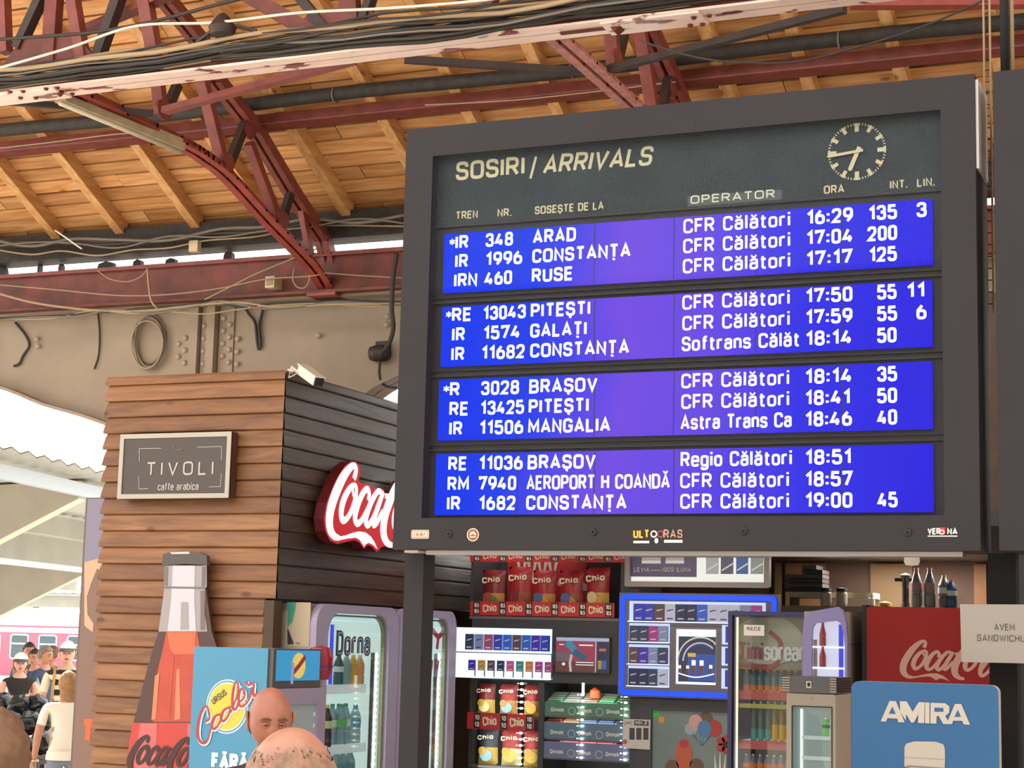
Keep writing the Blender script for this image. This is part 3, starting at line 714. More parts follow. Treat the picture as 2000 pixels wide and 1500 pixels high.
single('dark looped cable hanging on the girder right of the rivets', [(475, 590), (485, 612), (498, 630), (502, 665), (505, 682), (509, 670), (506, 640), (512, 610), (517, 585)], 13.57, .013, M_cable_d)
single('brown cable falling behind the left edge of the board', [(775, 495), (768, 540), (765, 600), (768, 640), (760, 670), (745, 690)], 13.2, .02, M_cable_d)
single('short white cable end sticking out under a left rafter', [(108, 450), (130, 465), (148, 478), (160, 486)], 13.1, .008, M_cable_w)
jb = MB(); c = onY(538, 555, 13.4); jb.box(c.x-.045, c.x+.045, 13.3, 13.44, c.z-.05, c.z+.05, mat('junction_beige', 'c9b48f', .6)); jb.box(c.x-.03, c.x+.03, 13.295, 13.3, c.z-.03, c.z+.03, mat('junction_cover', '8d826b', .6))
tag(jb.build('junction_box'), 'small beige junction box on the red eaves beam', 'junction box')
jb = MB(); c = onY(382, 482, 13.3); jb.box(c.x-.045, c.x+.045, 13.26, 13.32, c.z-.05, c.z+.05, MATS['junction_beige']); tag(jb.build('junction_box'), 'beige box in the eaves tangle above the bright slit', 'junction box')
dm = thing('motor_unit', 'dark cabled unit hanging on the girder beside the board', 'electrical unit', tuple(onY(742, 690, 13.53)))
c = onY(742, 690, 13.53); b = MB(); b.lathe([(.0001, -.09), (.06, -.085), (.075, -.03), (.075, .05), (.05, .085), (.0001, .09)], c, M_dark, 12, axis='X'); b.box(c.x-.03, c.x+.07, 13.5, 13.6, c.z+.03, c.z+.1, M_dark); b.build('housing', dm)
b = MB(); cab(b, [(742, 705), (741, 730), (746, 748), (760, 756), (775, 757)], 13.5, .012, M_cable_d); b.build('lead', dm)
# lamp trough on the truss tie
fl_ = thing('batten_lamp', 'old unlit dusty cream batten lamp under the left truss tie', 'lamp', tuple(onY(238, 240, 10.3)))
a, c = onY(118, 192, 9.75), onY(352, 288, 11.0)
b = MB(); M_cream = mat('aged_cream_enamel', 'a89c80', .5, var=.2, scale=12)
b.bar(a, c, .10, .05, M_cream); b.bar(a+Vector((0, 0, .04)), c+Vector((0, 0, .04)), .05, .05, M_cream); b.build('trough', fl_)
b = MB(); b.tube([a+Vector((0, 0, -.035)), c+Vector((0, 0, -.035))], .018, mat('dusty_tube', 'd9d0b8', .4), 8); b.build('tube', fl_)
# small dark lamp holder on the cables
hd = MB(); c = B(475, 78); hd.lathe([(.02, .09), (.05, .06), (.09, .0), (.075, -.05), (.0001, -.06)], c+Vector((0, -.25, 0)), M_dark, 12); hd.bar(c+Vector((-.22, -.2, -.06)), c+Vector((0, -.25, .03)), .02, .02, M_cable_d); hd.bar(c+Vector((.22, -.2, -.03)), c+Vector((0, -.25, .03)), .02, .02, M_cable_d)
tag(hd.build('lamp_holder'), 'dark round fitting sitting among cables on the peeling beam', 'fitting')

# ================================================================== the arrivals board
M_frame = mat('board_frame_paint', '2b282b', .6, var=.08, scale=3, spec=.25)
M_frame_in = mat('board_inner_frame', '242225', .5, spec=.3)
M_slate = mat('board_slate_panel', '272f34', .5, var=.25, scale=4, spec=.2)
M_beige = mat('beige_lettering', 'a8a080', .5)
M_led = mat('led_white', 'ffffff', .4, emit=1.15)
M_groove = mat('groove_black', '141316', .6)
def glass_mat(name, tint=(1, 1, 1), refl=.06, rough=.02, haze=0.):
    m = bpy.data.materials.new(name); m.use_nodes = True
    N = m.node_tree.nodes; L = m.node_tree.links
    N.remove(N['Principled BSDF'])
    t = N.new('ShaderNodeBsdfTransparent'); t.inputs['Color'].default_value = (*tint, 1)
    g = N.new('ShaderNodeBsdfGlossy'); g.inputs['Roughness'].default_value = rough
    lw = N.new('ShaderNodeLayerWeight'); lw.inputs['Blend'].default_value = .5
    pw = N.new('ShaderNodeMath'); pw.operation = 'POWER'; pw.inputs[1].default_value = 4.5; L.new(lw.outputs['Facing'], pw.inputs[0])
    ma = N.new('ShaderNodeMath'); ma.operation = 'MULTIPLY_ADD'; ma.inputs[1].default_value = .55; ma.inputs[2].default_value = refl*.5; L.new(pw.outputs['Value'], ma.inputs[0])
    mx = N.new('ShaderNodeMixShader')
    L.new(ma.outputs['Value'], mx.inputs['Fac']); L.new(t.outputs['BSDF'], mx.inputs[1]); L.new(g.outputs['BSDF'], mx.inputs[2])
    L.new(mx.outputs['Shader'], N['Material Output'].inputs['Surface'])
    MATS[name] = m
    return m
M_glass = glass_mat('clear_glass', (.96, .98, .97), .05)
M_glass_board = glass_mat('board_glass', (.97, .98, .98), .008)
def led_panel_mat():
    m = bpy.data.materials.new('led_panel'); m.use_nodes = True
    N = m.node_tree.nodes; L = m.node_tree.links; b = N['Principled BSDF']
    b.inputs['Specular IOR Level'].default_value = .0; b.inputs['Base Color'].default_value = (.004, .004, .01, 1); b.inputs['Roughness'].default_value = .4
    tc = N.new('ShaderNodeTexCoord'); sp = N.new('ShaderNodeSeparateXYZ'); L.new(tc.outputs['Generated'], sp.inputs['Vector'])
    nz = N.new('ShaderNodeTexNoise'); nz.inputs['Scale'].default_value = 1.6; nz.inputs['Detail'].default_value = 1
    oi = N.new('ShaderNodeNewGeometry'); L.new(oi.outputs['Position'], nz.inputs['Vector'])
    ma = N.new('ShaderNodeMath'); ma.operation = 'MULTIPLY_ADD'; ma.inputs[1].default_value = .22; ma.inputs[2].default_value = -.11
    L.new(nz.outputs['Fac'], ma.inputs[0])
    ad = N.new('ShaderNodeMath'); ad.operation = 'ADD'; L.new(sp.outputs['X'], ad.inputs[0]); L.new(ma.outputs['Value'], ad.inputs[1])
    r = N.new('ShaderNodeValToRGB'); cr = r.color_ramp
    cr.elements[0].position = 0; cr.elements[0].color = (*hexc('0638ff'), 1)
    cr.elements[1].position = 1; cr.elements[1].color = (*hexc('2c22f0'), 1)
    for p, c in ((.16, '1c42fa'), (.40, '7c52ee'), (.56, '694cf0'), (.76, '3634f4')):
        e = cr.elements.new(p); e.color = (*hexc(c), 1)
    L.new(ad.outputs['Value'], r.inputs['Fac'])
    L.new(r.outputs['Color'], b.inputs['Emission Color']); b.inputs['Emission Strength'].default_value = .93
    return m
M_ledp = led_panel_mat()

BX0, BX1, BZ0, BZ1, BY = -4.287, -1.259, 2.404, 4.683, 8.5
BD = .34
bd = thing('arrivals_board', 'big dark arrivals board with four lit blue panels and a clock', 'information board', ((BX0+BX1)/2, BY+BD/2, BZ0))
ix0 = (xY(845.5, 303, BY)+xY(823, 1014, BY))/2; ix1 = (xY(1839, 216, BY)+xY(1842, 1004, BY))/2
iz1 = (zY(845.5, 303, BY)+zY(1839, 216, BY))/2; iz0 = (zY(823, 1014, BY)+zY(1842, 1004, BY))/2
b = MB()
b.box(BX0, ix0, BY, BY+BD, BZ0, BZ1, M_frame); b.box(ix1, BX1, BY, BY+BD, BZ0, BZ1, M_frame)
b.box(ix0, ix1, BY, BY+BD, BZ0, iz0, M_frame); b.box(ix0, ix1, BY, BY+BD, iz1, BZ1, M_frame)
for px in (1358, 1735):
    x = xY(px, 200, BY); b.box(x-.002, x+.002, BY-.001, BY, iz1+.005, BZ1-.002, M_groove)
b.build('frame', bd)
b = MB(); b.box(ix0-.002, ix1+.002, BY+.075, BY+.2, iz0-.002, iz1+.002, M_frame_in); b.build('back_panel', bd)
b = MB(); b.box(ix0-.001, ix1+.001, BY+.008, BY+.013, iz0-.001, iz1+.001, M_glass_board); b.build('glass_pane', bd)
YP = BY+.07
hz0 = zY(850, 440, YP)-.012; hz1 = iz1
b = MB(); b.rect(ix0, ix1, hz0, hz1, YP, M_slate); 
for py in (0,):
    b.box(ix0, ix1, YP-.012, YP, hz0-.008, hz0+.008, M_groove)
b.build('header_panel', bd)
def bt(mb, s, px0, px1, py, h, m, Y=YP-.002, **k):
    a = onY(px0, py, Y); x1 = onY(px1, py-(px1-px0)*.06, Y).x
    mb.text(s, a.x, max(a.z, hz0+.022), h, Y, m, width=x1-a.x, **k)
b = MB()
bt(b, 'SOSIRI', 890, 1024.5, 353, .104, M_beige, wt=.18, sp=.10)
a = onY(1036, 346, YP-.004); b.stroke([(a.x, a.z-.008), (a.x+.03, a.z+.11)], .014, YP-.004, M_beige)
bt(b, 'ARRIVALS', 1059, 1271, 341, .104, M_beige, wt=.17, sp=.10, shear=.2)
for s, p0, p1, py, h in (('TREN', 890, 933, 429, .044), ('NR.', 971.5, 999, 424, .044), ('SOSEȘTE DE LA', 1044.5, 1179, 419, .044), ('ORA', 1609, 1649, 381, .042), ('INT.', 1738, 1772.5, 372, .042), ('LIN.', 1791, 1826, 369, .042)):
    bt(b, s, p0, p1, py, h, M_beige, wt=.18, sp=.12)
b.build('heading_lettering', bd)
b = MB(); c0 = onY(1343, 408, YP-.003); c1 = onY(1527, 372, YP-.003)
b.rect(c0.x, c1.x, max(c0.z, hz0+.011), c1.z+.006, YP-.0015, mat('sticker_grey', '333d40', .35)); bt(b, 'OPERATOR', 1348, 1514, 399.5, .044, mat('pale_lettering', 'b5b2a2', .5), Y=YP-.0025, wt=.16, sp=.12)
b.build('operator_sticker', bd)
# clock
cc = onY(1673.5, 296, YP-.006); R = .1445
ck = MB()
for k in range(60):
    an = 2*PI*k/60; d = Vector((math.sin(an), math.cos(an)))
    L0, w = (.72, .030) if k % 15 == 0 else ((.75, .026) if k % 5 == 0 else (.92, .0055))
    if k % 5 == 0: L0 = .70 if k % 15 == 0 else .75; w = .021 if k % 15 == 0 else .018
    ck.stroke([(cc.x+d.x*R*L0, cc.z+d.y*R*L0), (cc.x+d.x*R, cc.z+d.y*R)], w, cc.y, M_beige)
ck_o = ck.build('clock_dial', bd)
for nm, an, l0, l1, w, yy in (('minute_hand', math.radians(264), -.028, .146, .0135, -.008), ('hour_hand', math.radians(203), -.024, .098, .021, -.003)):
    h = MB(); d = Vector((math.sin(an), math.cos(an))); n_ = Vector((d.y, -d.x))
    c = Vector((cc.x+.004, cc.z))
    q = [c+d*l0+n_*w/2, c+d*l1+n_*w/2, c+d*(l1+.006), c+d*l1-n_*w/2, c+d*l0-n_*w/2]
    h.prism([(p.x, p.y) for p in q], cc.y+yy, cc.y+yy+.003, M_beige); h.build(nm, ck_o)
# four lit panels
ROWS = [
 (dict(tl=(869, 453), tr=(1820, 393), br=(1821, 520), bl=(864, 568)), [
   (477, [('*IR', 877, 915), ('348', 949, 1002), ('ARAD', 1041, 1125), ('CFR Călători', 1335, 1544), ('16:29', 1576, 1666), ('135', 1697, 1752), ('3', 1791, 1810)]),
   (514.5, [('IR', 889, 914), ('1996', 949, 1020), ('CONSTANȚA', 1040, 1232), ('CFR Călători', 1334.5, 1544), ('17:04', 1575.5, 1666), ('200', 1695, 1752)]),
   (552.5, [('IRN', 887, 932), ('460', 947, 1000), ('RUSE', 1039, 1119), ('CFR Călători', 1334, 1544), ('17:17', 1575, 1665), ('125', 1698, 1751.5)])]),
 (dict(tl=(864, 596), tr=(1819, 551), br=(1821, 679), bl=(860, 713)), [
   (621, [('*RE', 870, 921), ('13043', 944, 1027), ('PITEȘTI', 1037, 1153), ('CFR Călători', 1333, 1543), ('17:50', 1574, 1665), ('55', 1714, 1751), ('11', 1771, 1807)]),
   (660, [('IR', 883, 908), ('1574', 944.5, 1016), ('GALAȚI', 1036, 1146), ('CFR Călători', 1333, 1543), ('17:59', 1574, 1665), ('55', 1714, 1752), ('6', 1790.5, 1809.6)]),
   (699, [('IR', 881.5, 907), ('11682', 941, 1025), ('CONSTANȚA', 1036, 1229), ('Softrans Călăt', 1332, 1562), ('18:14', 1574, 1664), ('50', 1714, 1751)])]),
 (dict(tl=(857, 740), tr=(1819, 708), br=(1822, 838), bl=(856, 859)), [
   (769, [('*R', 865, 898), ('3028', 940, 1014), ('BRAȘOV', 1034, 1167), ('CFR Călători', 1331, 1542), ('18:14', 1573, 1664.5), ('35', 1714, 1752)]),
   (808, [('RE', 878, 915), ('13425', 939, 1023.5), ('PITEȘTI', 1033, 1150), ('CFR Călători', 1331, 1542), ('18:41', 1573, 1661), ('50', 1714, 1752)]),
   (847, [('IR', 877.5, 903), ('11506', 937, 1022), ('MANGALIA', 1032, 1192), ('Astra Trans Ca', 1330, 1546), ('18:46', 1573, 1664), ('40', 1714.5, 1752)])]),
 (dict(tl=(853, 886), tr=(1822, 868), br=(1822, 1000), bl=(848, 1005)), [
   (917, [('RE', 876, 912), ('11036', 936, 1021), ('BRAȘOV', 1031, 1163.5), ('Regio Călători', 1330, 1547), ('18:51', 1573, 1663)]),
   (957, [('RM', 874.5, 916), ('7940', 935.5, 1008), ('AEROPORT H COANDĂ', 1029, 1308), ('CFR Călători', 1329, 1541.5), ('18:57', 1573, 1665)]),
   (996, [('IR', 873, 899), ('1682', 935.5, 1007), ('CONSTANȚA', 1028, 1224), ('CFR Călători', 1329, 1541.5), ('19:00', 1573, 1665), ('45', 1715, 1753)])]),
]
YL = YP-.02
zprev = None
for q, rows in ROWS:
    P = {k: onY(*v, YL) for k, v in q.items()}
    x0 = (P['tl'].x+P['bl'].x)/2; x1 = (P['tr'].x+P['br'].x)/2; z0 = (P['bl'].z+P['br'].z)/2; z1 = (P['tl'].z+P['tr'].z)/2
    b = MB(); b.box(x0, x1, YL, YL+.05, z0, z1, M_ledp); pan = b.build('display_panel', bd)
    b = MB()
    for px in (1011, 1161, 1316, 1476, 1645):
        x = xY(px, q['tl'][1]+60-(px-1000)*.05, YL); b.rect(x-.0022, x+.0022, z0, z1, YL-.001, M_groove)
    b.build('module_joint', pan)
    for base, items in rows:
        b = MB(); zb = onY(1037, base, YL).z
        for s, a0, a1 in items:
            slope = -.095+(.095)*((base-250)/800.)
            y0 = base+(a0-1037)*slope; y1 = base+(a1-1037)*slope
            xa, xb = onY(a0, y0, YL).x, onY(a1, y1, YL).x
            if s[0] == '*':
                rest = s[1:]; wa = text_width('*', .15, .1); wr = text_width(rest, .15, .16)
                k = (xb-xa)/(wa+wr)
                b.text('*', xa, zb+.004, .07, YL-.003, M_led, wt=.10, sp=.1, width=wa*k)
                b.text(rest, xa+wa*k, zb, .0745, YL-.003, M_led, wt=.19, sp=.12, width=wr*k)
            else:
                b.text(s, xa, zb, .0745, YL-.003, M_led, wt=(.155 if s.upper() != s else .185) if len(s) < 14 else .16, sp=.13, width=xb-xa)
        b.build('lettering_line', pan)
    if zprev is not None:
        b = MB(); zm = (zprev+z1)/2; b.box(ix0, ix1, YP-.014, YP, zm-.02, zm-.012, M_groove); b.box(ix0, ix1, YP-.01, YP, zm+.01, zm+.016, M_frame); b.build('cross_rail', bd)
    zprev = z0
# stickers and screws along the lower frame
M_or = mat('sticker_orange', 'c95c3c', .5); M_orl = mat('sticker_pale', 'e2c7b4', .5); M_yel = mat('sticker_yellow', 'd8a92e', .5); M_wh = mat('sticker_white', 'd9d4cc', .5); M_brn = mat('sticker_brown', '8a4a3a', .5); M_redst = mat('sticker_red', 'b8202a', .5)
YS = BY-.002
def S(px, py): return onY(px, py, YS)
a, c = S(803, 1052), S(838, 1035)
b = MB(); b.rrect(a.x, c.x, a.z, c.z, .008, YS, BY, M_orl); b.rrect(a.x+.004, c.x-.004, a.z+.004, c.z-.004, .006, YS-.0006, YS, M_or); b.rrect(a.x+.008, c.x-.008, a.z+.008, c.z-.008, .004, YS-.001, YS, M_orl)
b.text('isar', a.x+.016, a.z+.013, .022, YS-.0015, M_or, wt=.2, width=c.x-a.x-.032); b.build('sticker', bd, label='orange and cream rectangular sticker')
c = S(923.5, 1044.5); b = MB(); b.ell(c.x, c.z, .034, .034, YS, BY, M_orl); b.ell(c.x, c.z, .029, .029, YS-.0006, YS, M_brn)
b.prism([(c.x-.02, c.z-.004), (c.x-.012, c.z+.014), (c.x, c.z+.018), (c.x+.012, c.z+.014), (c.x+.02, c.z-.004), (c.x+.01, c.z-.002), (c.x, c.z+.006), (c.x-.01, c.z-.002)], YS-.001, YS-.0007, M_orl); b.rect(c.x-.018, c.x+.018, c.z-.014, c.z-.008, YS-.001, M_orl); b.build('sticker', bd, label='round orange sticker with a pale emblem')
b = MB(); a = S(1237, 1051); e = S(1268, 1051); b.text('ULT', a.x, a.z, .042, YS, M_yel, wt=.22, sp=.12, width=e.x-a.x)
c = S(1277, 1043); b.ring(c.x, c.z, .018, .018, .007, YS, M_wh, 16); c = S(1290, 1043); b.ring(c.x, c.z, .018, .018, .006, YS, M_brn, 16)
c = S(1282, 1056); b.ell(c.x, c.z, .01, .014, YS, BY, M_wh, 10)
a = S(1297, 1051); e = S(1333, 1050); b.text('RAS', a.x, a.z, .04, YS, M_brn, wt=.2, sp=.12, width=e.x-a.x); b.text('RAS', a.x-.002, a.z+.002, .04, YS-.0004, M_orl, wt=.06, sp=.26, width=e.x-a.x)
a = S(1237, 1061); e = S(1268, 1061); b.rect(a.x, e.x, a.z, a.z+.012, YS, M_wh); a = S(1297, 1060); e = S(1333, 1060); b.rect(a.x, e.x, a.z, a.z+.014, YS, M_wh); b.build('sticker', bd, label='yellow and white lettered sticker')
b = MB(); a = S(1812, 1044); e = S(1870, 1044); c = S(1841, 1038.5); b.rect(c.x-.018, c.x+.012, a.z, a.z+.033, YS-.0004, M_redst)
w_ = (e.x-a.x); b.text('VER', a.x, a.z, .03, YS, M_wh, wt=.22, sp=.1, width=w_*.43); b.ring(c.x-.003, c.z-.002, .012, .012, .005, YS-.001, M_wh, 14); b.text('NA', a.x+w_*.66, a.z, .03, YS, M_wh, wt=.22, sp=.1, width=w_*.34); b.rect(a.x, e.x, a.z-.01, a.z-.005, YS, M_wh); b.build('sticker', bd, label='white lettered sticker with a red square')
for px, py in ((877, 1043), (1159, 1039), (1453, 1037), (1773, 1040)):
    p = S(px, py); b = MB(); b.lathe([(.02, 0), (.018, -.006), (.008, -.008), (.007, -.002), (.0001, -.002)], (p.x, BY, p.z), M_groove, 12, axis='Y'); b.build('screw', bd)
b = MB(); b.box(BX1, BX1+.012, BY+.03, BY+BD-.02, zY(1928, 345, 8.7), BZ1-.02, mat('pale_satin', 'd5d0cc', .45)); b.build('pale_side_strip', bd)  # pale strip along the upper part of the board's side
b = MB(); x0 = xY(845, 1080, 8.7); b.box(x0, BX1-.1, BY+.12, BY+.2, BZ0-.022, BZ0, mat('aluminium', 'a9a9ad', .35, metal=.8)); b.build('support_rail', bd)
b = MB(); b.box(BX0+.02, BX0+.1, BY+.1, BY+.2, BZ0-.012, BZ0, MATS['pale_satin']); b.build('bracket', bd)
# second board at the right edge
b2x = xY(1945, 600, BY)
d2 = thing('departures_board', 'second dark information board cut off by the right edge', 'information board', (b2x+1.5, BY+BD/2, BZ0))
b = MB(); b.frame(b2x, b2x+3.03, BZ0, BZ1+.0, .005, .17, BY, BY+BD, M_frame, ri=.002, n=1); b.build('frame', d2)
b = MB(); b.box(b2x+.16, b2x+2.87, BY+.08, BY+.2, BZ0+.16, BZ1-.16, M_slate); b.build('back_panel', d2)
# posts and hangers
def post(label, x0, x1, y0, y1, z1, m=None):
    M_frame = m or MATS['board_frame_paint']
    t = thing('steel_post', label, 'post', ((x0+x1)/2, (y0+y1)/2, 0))
    b = MB(); b.box(x0, x1, y0, y1, 0, z1, M_frame); b.build('shaft', t)
    b = MB(); b.box(x0-.08, x1+.08, y0-.08, y1+.08, 0, .015, M_frame); b.build('base_plate', t)
px0, px1 = xY(784, 1300, 8.68), xY(821, 1300, 8.68)
post('dark square steel post under the left end of the arrivals board', px0, px1, 8.68, 8.82, BZ0-.0005)
post('shade-darkened post between the two boards standing behind the paper notice', xY(1930, 1130, 8.7), xY(1984, 1130, 8.7), 8.7, 8.82, BZ0-.0005, mat('shaded_frame_paint', '151314', .7, spec=.15))  # same paint as the board frame, darkened to carry shade
hg = thing('hanger_rod', 'black rod holding up the board at the right edge', 'rod', tuple(onY(1963, 60, 8.7)))
p = onY(1963, 130, 8.68); b = MB(); b.tube([(p.x, 8.68, BZ1), (p.x, 8.68, 7.85)], .022, M_groove, 10); b.build('rod', hg)
lad = thing('cable_ladder', 'rusty wire mesh cable ladder hanging between the two boards', 'cable tray', tuple(onY(1928, 60, 8.95)))
b = MB(); x0 = xY(1922, 100, 8.98); x1 = xY(1940, 300, 8.98)
for x in (x0, x0+.03): b.tube([(x, 8.98, 3.6), (x, 8.98, 7.7)], .006, M_cable_t, 6)
for k in range(60): b.tube([(x0, 8.98, 3.65+k*.06), (x0+.03, 8.98, 3.65+k*.06)], .003, M_cable_d, 4)
b.build('mesh', lad)
hw = MB(); p = onY(1976, 60, 8.7); hw.tube([(p.x, 8.7, BZ1), (p.x, 8.7, 7.8)], .012, M_cable_t, 6); tag(hw.build('hanger_rod'), 'thin pale conduit right of the black hanger rod', 'rod')

# ================================================================== the wooden kiosk
KY = 11.5; KXL, KXR = -8.30, -6.738; KZ = 3.90; KP = .1245
PROF = [(.0, 0.), (.024, .003), (.027, .012), (.021, .05), (.013, .09), (.005, .118), (.002, .1235)]
PROF2 = [(.0, 0.), (.018, .002), (.019, .012), (.013, .06), (.007, .11), (.004, .1235)]
kz = thing('kiosk', 'timber clad kiosk corner with lapped brown boards left of the arrivals board', 'kiosk', (KXL+.8, KY+.5, 0))
b = MB(); k = 0; z = KZ-.07
zs = [KZ-.07]
while z > .02: z -= KP; zs.append(z)
for z in zs:
    b._t = random.random()
    pr = [(d, z+h) for d, h in PROF]
    if z+PROF[-1][1] > KZ: pr = [(d, min(zz, KZ)) for d, zz in pr]
    xr = KXR if z > 2.2 else KXR-.085
    vs = []
    xl = KXL+(KZ-z)*.018
    for d, zz in pr: vs.append((xl-d, KY+1.2, zz))
    for d, zz in pr: vs.append((xl-d, KY-d, zz))
    for d, zz in pr: vs.append((xr+(d*.5 if z > 2.2 else 0), KY-d, zz))
    n = len(pr); fs = []
    for s_ in (0, 1):
        for i in range(n-1): fs.append((s_*n+i, (s_+1)*n+i, (s_+1)*n+i+1, s_*n+i+1))
    fs.append(tuple(2*n+i for i in range(n)))
    b.add(vs, fs, M_kiosk)
b._t = .5
b.build('front_cladding', kz)
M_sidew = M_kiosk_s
b = MB(); z = KZ-.07
while z > 2.2:
    b._t = random.random()
    pr = [(d, min(KZ, z+h)) for d, h in PROF2]
    vs = [(KXR+d, KY-d*.5, zz) for d, zz in pr]+[(KXR+d, 16.5, zz) for d, zz in pr]; n = len(pr)
    b.add(vs, [(i, n+i, n+i+1, i+1) for i in range(n-1)], M_sidew); z -= KP
b._t = .5
b.build('side_cladding', kz)
b = MB(); b.box(KXL+.08, KXR-.09, KY+.03, KY+.12, 0, KZ-.01, M_kdark); b.box(KXL+.08, KXL+.16, KY+.03, KY+1.2, 0, KZ-.01, M_kdark)
b.box(KXR-.09, KXR-.002, KY+.03, 16.5, 2.24, KZ-.01, M_kdark); b.box(KXL+.1, KXR-.09, KY+.12, 16.5, 2.24, 2.30, M_kdark); b.box(-7.5, -7.4, KY+.12, 16.5, 0, 2.24, M_kdark)
b.build('frame_wall', kz)
b = MB(); b.box(KXR-.085, KXR, KY-.02, KY+.1, 0, 2.2, M_kdark); b.build('corner_trim', kz)
# framed cafe sign
M_silver = mat('brushed_silver', 'aaa298', .4, metal=.3); M_cafe = mat('cafe_sign_face', '48403d', .55); M_cafel = mat('cafe_sign_letter', 'b5aca6', .5)
cs = thing('cafe_sign', 'framed dark rectangular cafe sign on the brown kiosk boards', 'sign', (-7.6, KY-.05, 2.94))
sx0, sx1, sz0, sz1, sy = -8.083, -7.10, 2.942, 3.434, KY-.13
b = MB(); b.box(sx0, sx1, sy+.01, KY-.034, sz0, sz1, M_kdark); b.build('box', cs)
b = MB(); b.frame(sx0, sx1, sz0, sz1, .004, .035, sy, sy+.02, M_silver, n=1, ri=.002); b.build('frame', cs)
b = MB(); b.rect(sx0+.034, sx1-.034, sz0+.034, sz1-.034, sy+.008, M_cafe); b.build('face', cs)
b = MB(); yy = sy+.005
def C6(cx, cy): return onY(150+cx*.3266, 650+cy*.3266, sy)
a = C6(412, 855); e = C6(815, 843); b.text('TIVOLI', a.x, a.z, .103, yy, M_cafel, wt=.13, sp=.34, width=e.x-a.x)
a = C6(482, 942); e = C6(725, 936); b.text('caffe arabica', a.x, a.z, .055, yy, M_cafel, wt=.13, sp=.14, width=e.x-a.x)
for pts in ([(372, 770), (372, 692), (502, 690)], [(716, 684), (864, 679), (862, 760)], [(862, 840), (857, 918), (790, 921)], [(368, 860), (370, 934), (424, 931)]):
    b.stroke([(C6(*p).x, C6(*p).z) for p in pts], .004, yy, M_cafel)
c = C6(606, 683); b.stroke([(c.x-.04, c.z+.02), (c.x-.03, c.z-.02), (c.x+.03, c.z-.02), (c.x+.04, c.z+.02)], .006, yy, mat('cafe_emblem', '6a5f5a', .6)); b.ring(c.x+.045, c.z+.002, .014, .014, .005, yy, MATS['cafe_emblem'], 12)
b.build('lettering', cs)

# ------------------------------------------------------------------ flowing script of the red drinks signs (traced on the sign's own plane)
XS = -6.60
def CW(cx, cy): p = onX(590+cx/6.25, 880+cy/6.25, XS); return (p.y, p.z)
_o = CW(440, 1060)
def L(pts): return [(CW(x, y)[0]-_o[0], CW(x, y)[1]-_o[1], w) for x, y, w in pts]
C1 = L([(628, 345, .055), (645, 290, .06), (655, 225, .05), (630, 185, .05), (570, 225, .07), (490, 340, .095), (415, 500, .108), (350, 690, .112), (328, 850, .108), (342, 965, .092), (390, 1045, .06), (450, 1068, .04)])
SW = [p[:2] for p in L([(385, 1075, 0), (440, 1095, 0), (540, 1075, 0), (650, 1062, 0), (700, 1090, 0), (725, 1130, 0), (752, 1172, 0), (775, 1140, 0), (810, 1125, 0), (860, 1150, 0), (916, 1205, 0), (880, 1120, 0), (835, 1050, 0), (770, 1000, 0), (690, 987, 0), (610, 1005, 0), (530, 1035, 0), (450, 1050, 0), (400, 1035, 0)])]
Oo = L([(632, 425, .045), (565, 480, .06), (497, 620, .075), (472, 760, .075), (492, 850, .06), (545, 825, .05), (600, 730, .055), (640, 600, .055), (658, 480, .05)])
LK = L([(610, 470, .03), (632, 560, .035), (680, 590, .035), (735, 530, .03)])
Cc = L([(800, 610, .045), (815, 540, .055), (795, 470, .05), (745, 510, .06), (690, 620, .07), (652, 740, .075), (642, 830, .068), (668, 890, .055), (722, 850, .05), (790, 720, .045)])
Aa = L([(962, 510, .045), (920, 500, .05), (860, 590, .06), (802, 720, .07), (772, 840, .07), (792, 910, .055), (842, 860, .05), (902, 730, .05), (958, 570, .05)])
As = L([(990, 505, .045), (932, 660, .065), (878, 820, .065), (868, 905, .055), (908, 880, .05), (952, 790, .045), (980, 735, .04)])
HY = [p[:2] for p in L([(1012, 522, 0), (1076, 527, 0), (1054, 595, 0), (1004, 582, 0)])]
c2 = CW(985, 1030); c1 = CW(328, 850)
DC = c2[0]-c1[0]; CH = max(p[1] for p in C1)
du_o = Oo[0][0]
l_off = DC+(Cc[5][0])
Ll = [(l_off+.00, .10, .05), (l_off+.10, .22, .05), (l_off+.22, .40, .05), (l_off+.26, .50, .05), (l_off+.20, .52, .05), (l_off+.12, .40, .065), (l_off+.05, .22, .075), (l_off+.02, .10, .07), (l_off+.05, .05, .055), (l_off+.14, .10, .05), (l_off+.22, .20, .04)]
DA = l_off+.21-Aa[4][0]
def drinks_script(mb, x, z, k, y, m, full=True, swash=True, kx=None):
    kx = kx or k
    f = lambda P, d=0: [(x+(p[0]+d)*kx, z+p[1]*k, p[2]*k) for p in P]
    for P, cl in ((C1, 0), (Oo, 1), (LK, 0), (Cc, 0), (Aa, 0), (As, 0)):
        mb.stroke(smooth(f(P), 5, bool(cl)), None, y, m, closed=bool(cl))
    if swash: mb.prism([(x+a*kx, z+c*k) for a, c in SW], y, None, m)
    mb.prism([(x+a*kx, z+c*k) for a, c in HY], y, None, m)
    mb.stroke(smooth(f(C1, DC), 5), None, y, m)
    if full:
        mb.stroke(smooth(f(Oo, DC), 5, True), None, y, m, closed=True)
        mb.stroke(smooth(f(Ll), 5), None, y, m)
        mb.stroke(smooth(f(Aa, DA), 5), None, y, m); mb.stroke(smooth(f(As, DA), 5), None, y, m)
LOGO_W = DA+As[-1][0]
M_signred = mat('lit_sign_red', 'cc1420', .4, emit=.72); M_signside = mat('sign_side_red', '5e1118', .45); M_signw = mat('lit_sign_white', 'ffffff', .4, emit=1.3)
ds = thing('lit_drinks_sign', 'glowing red sign with white flowing script on the dark side of the kiosk', 'sign', (XS, 12.3, 2.8), kind=None)
fx = frame_x(XS)
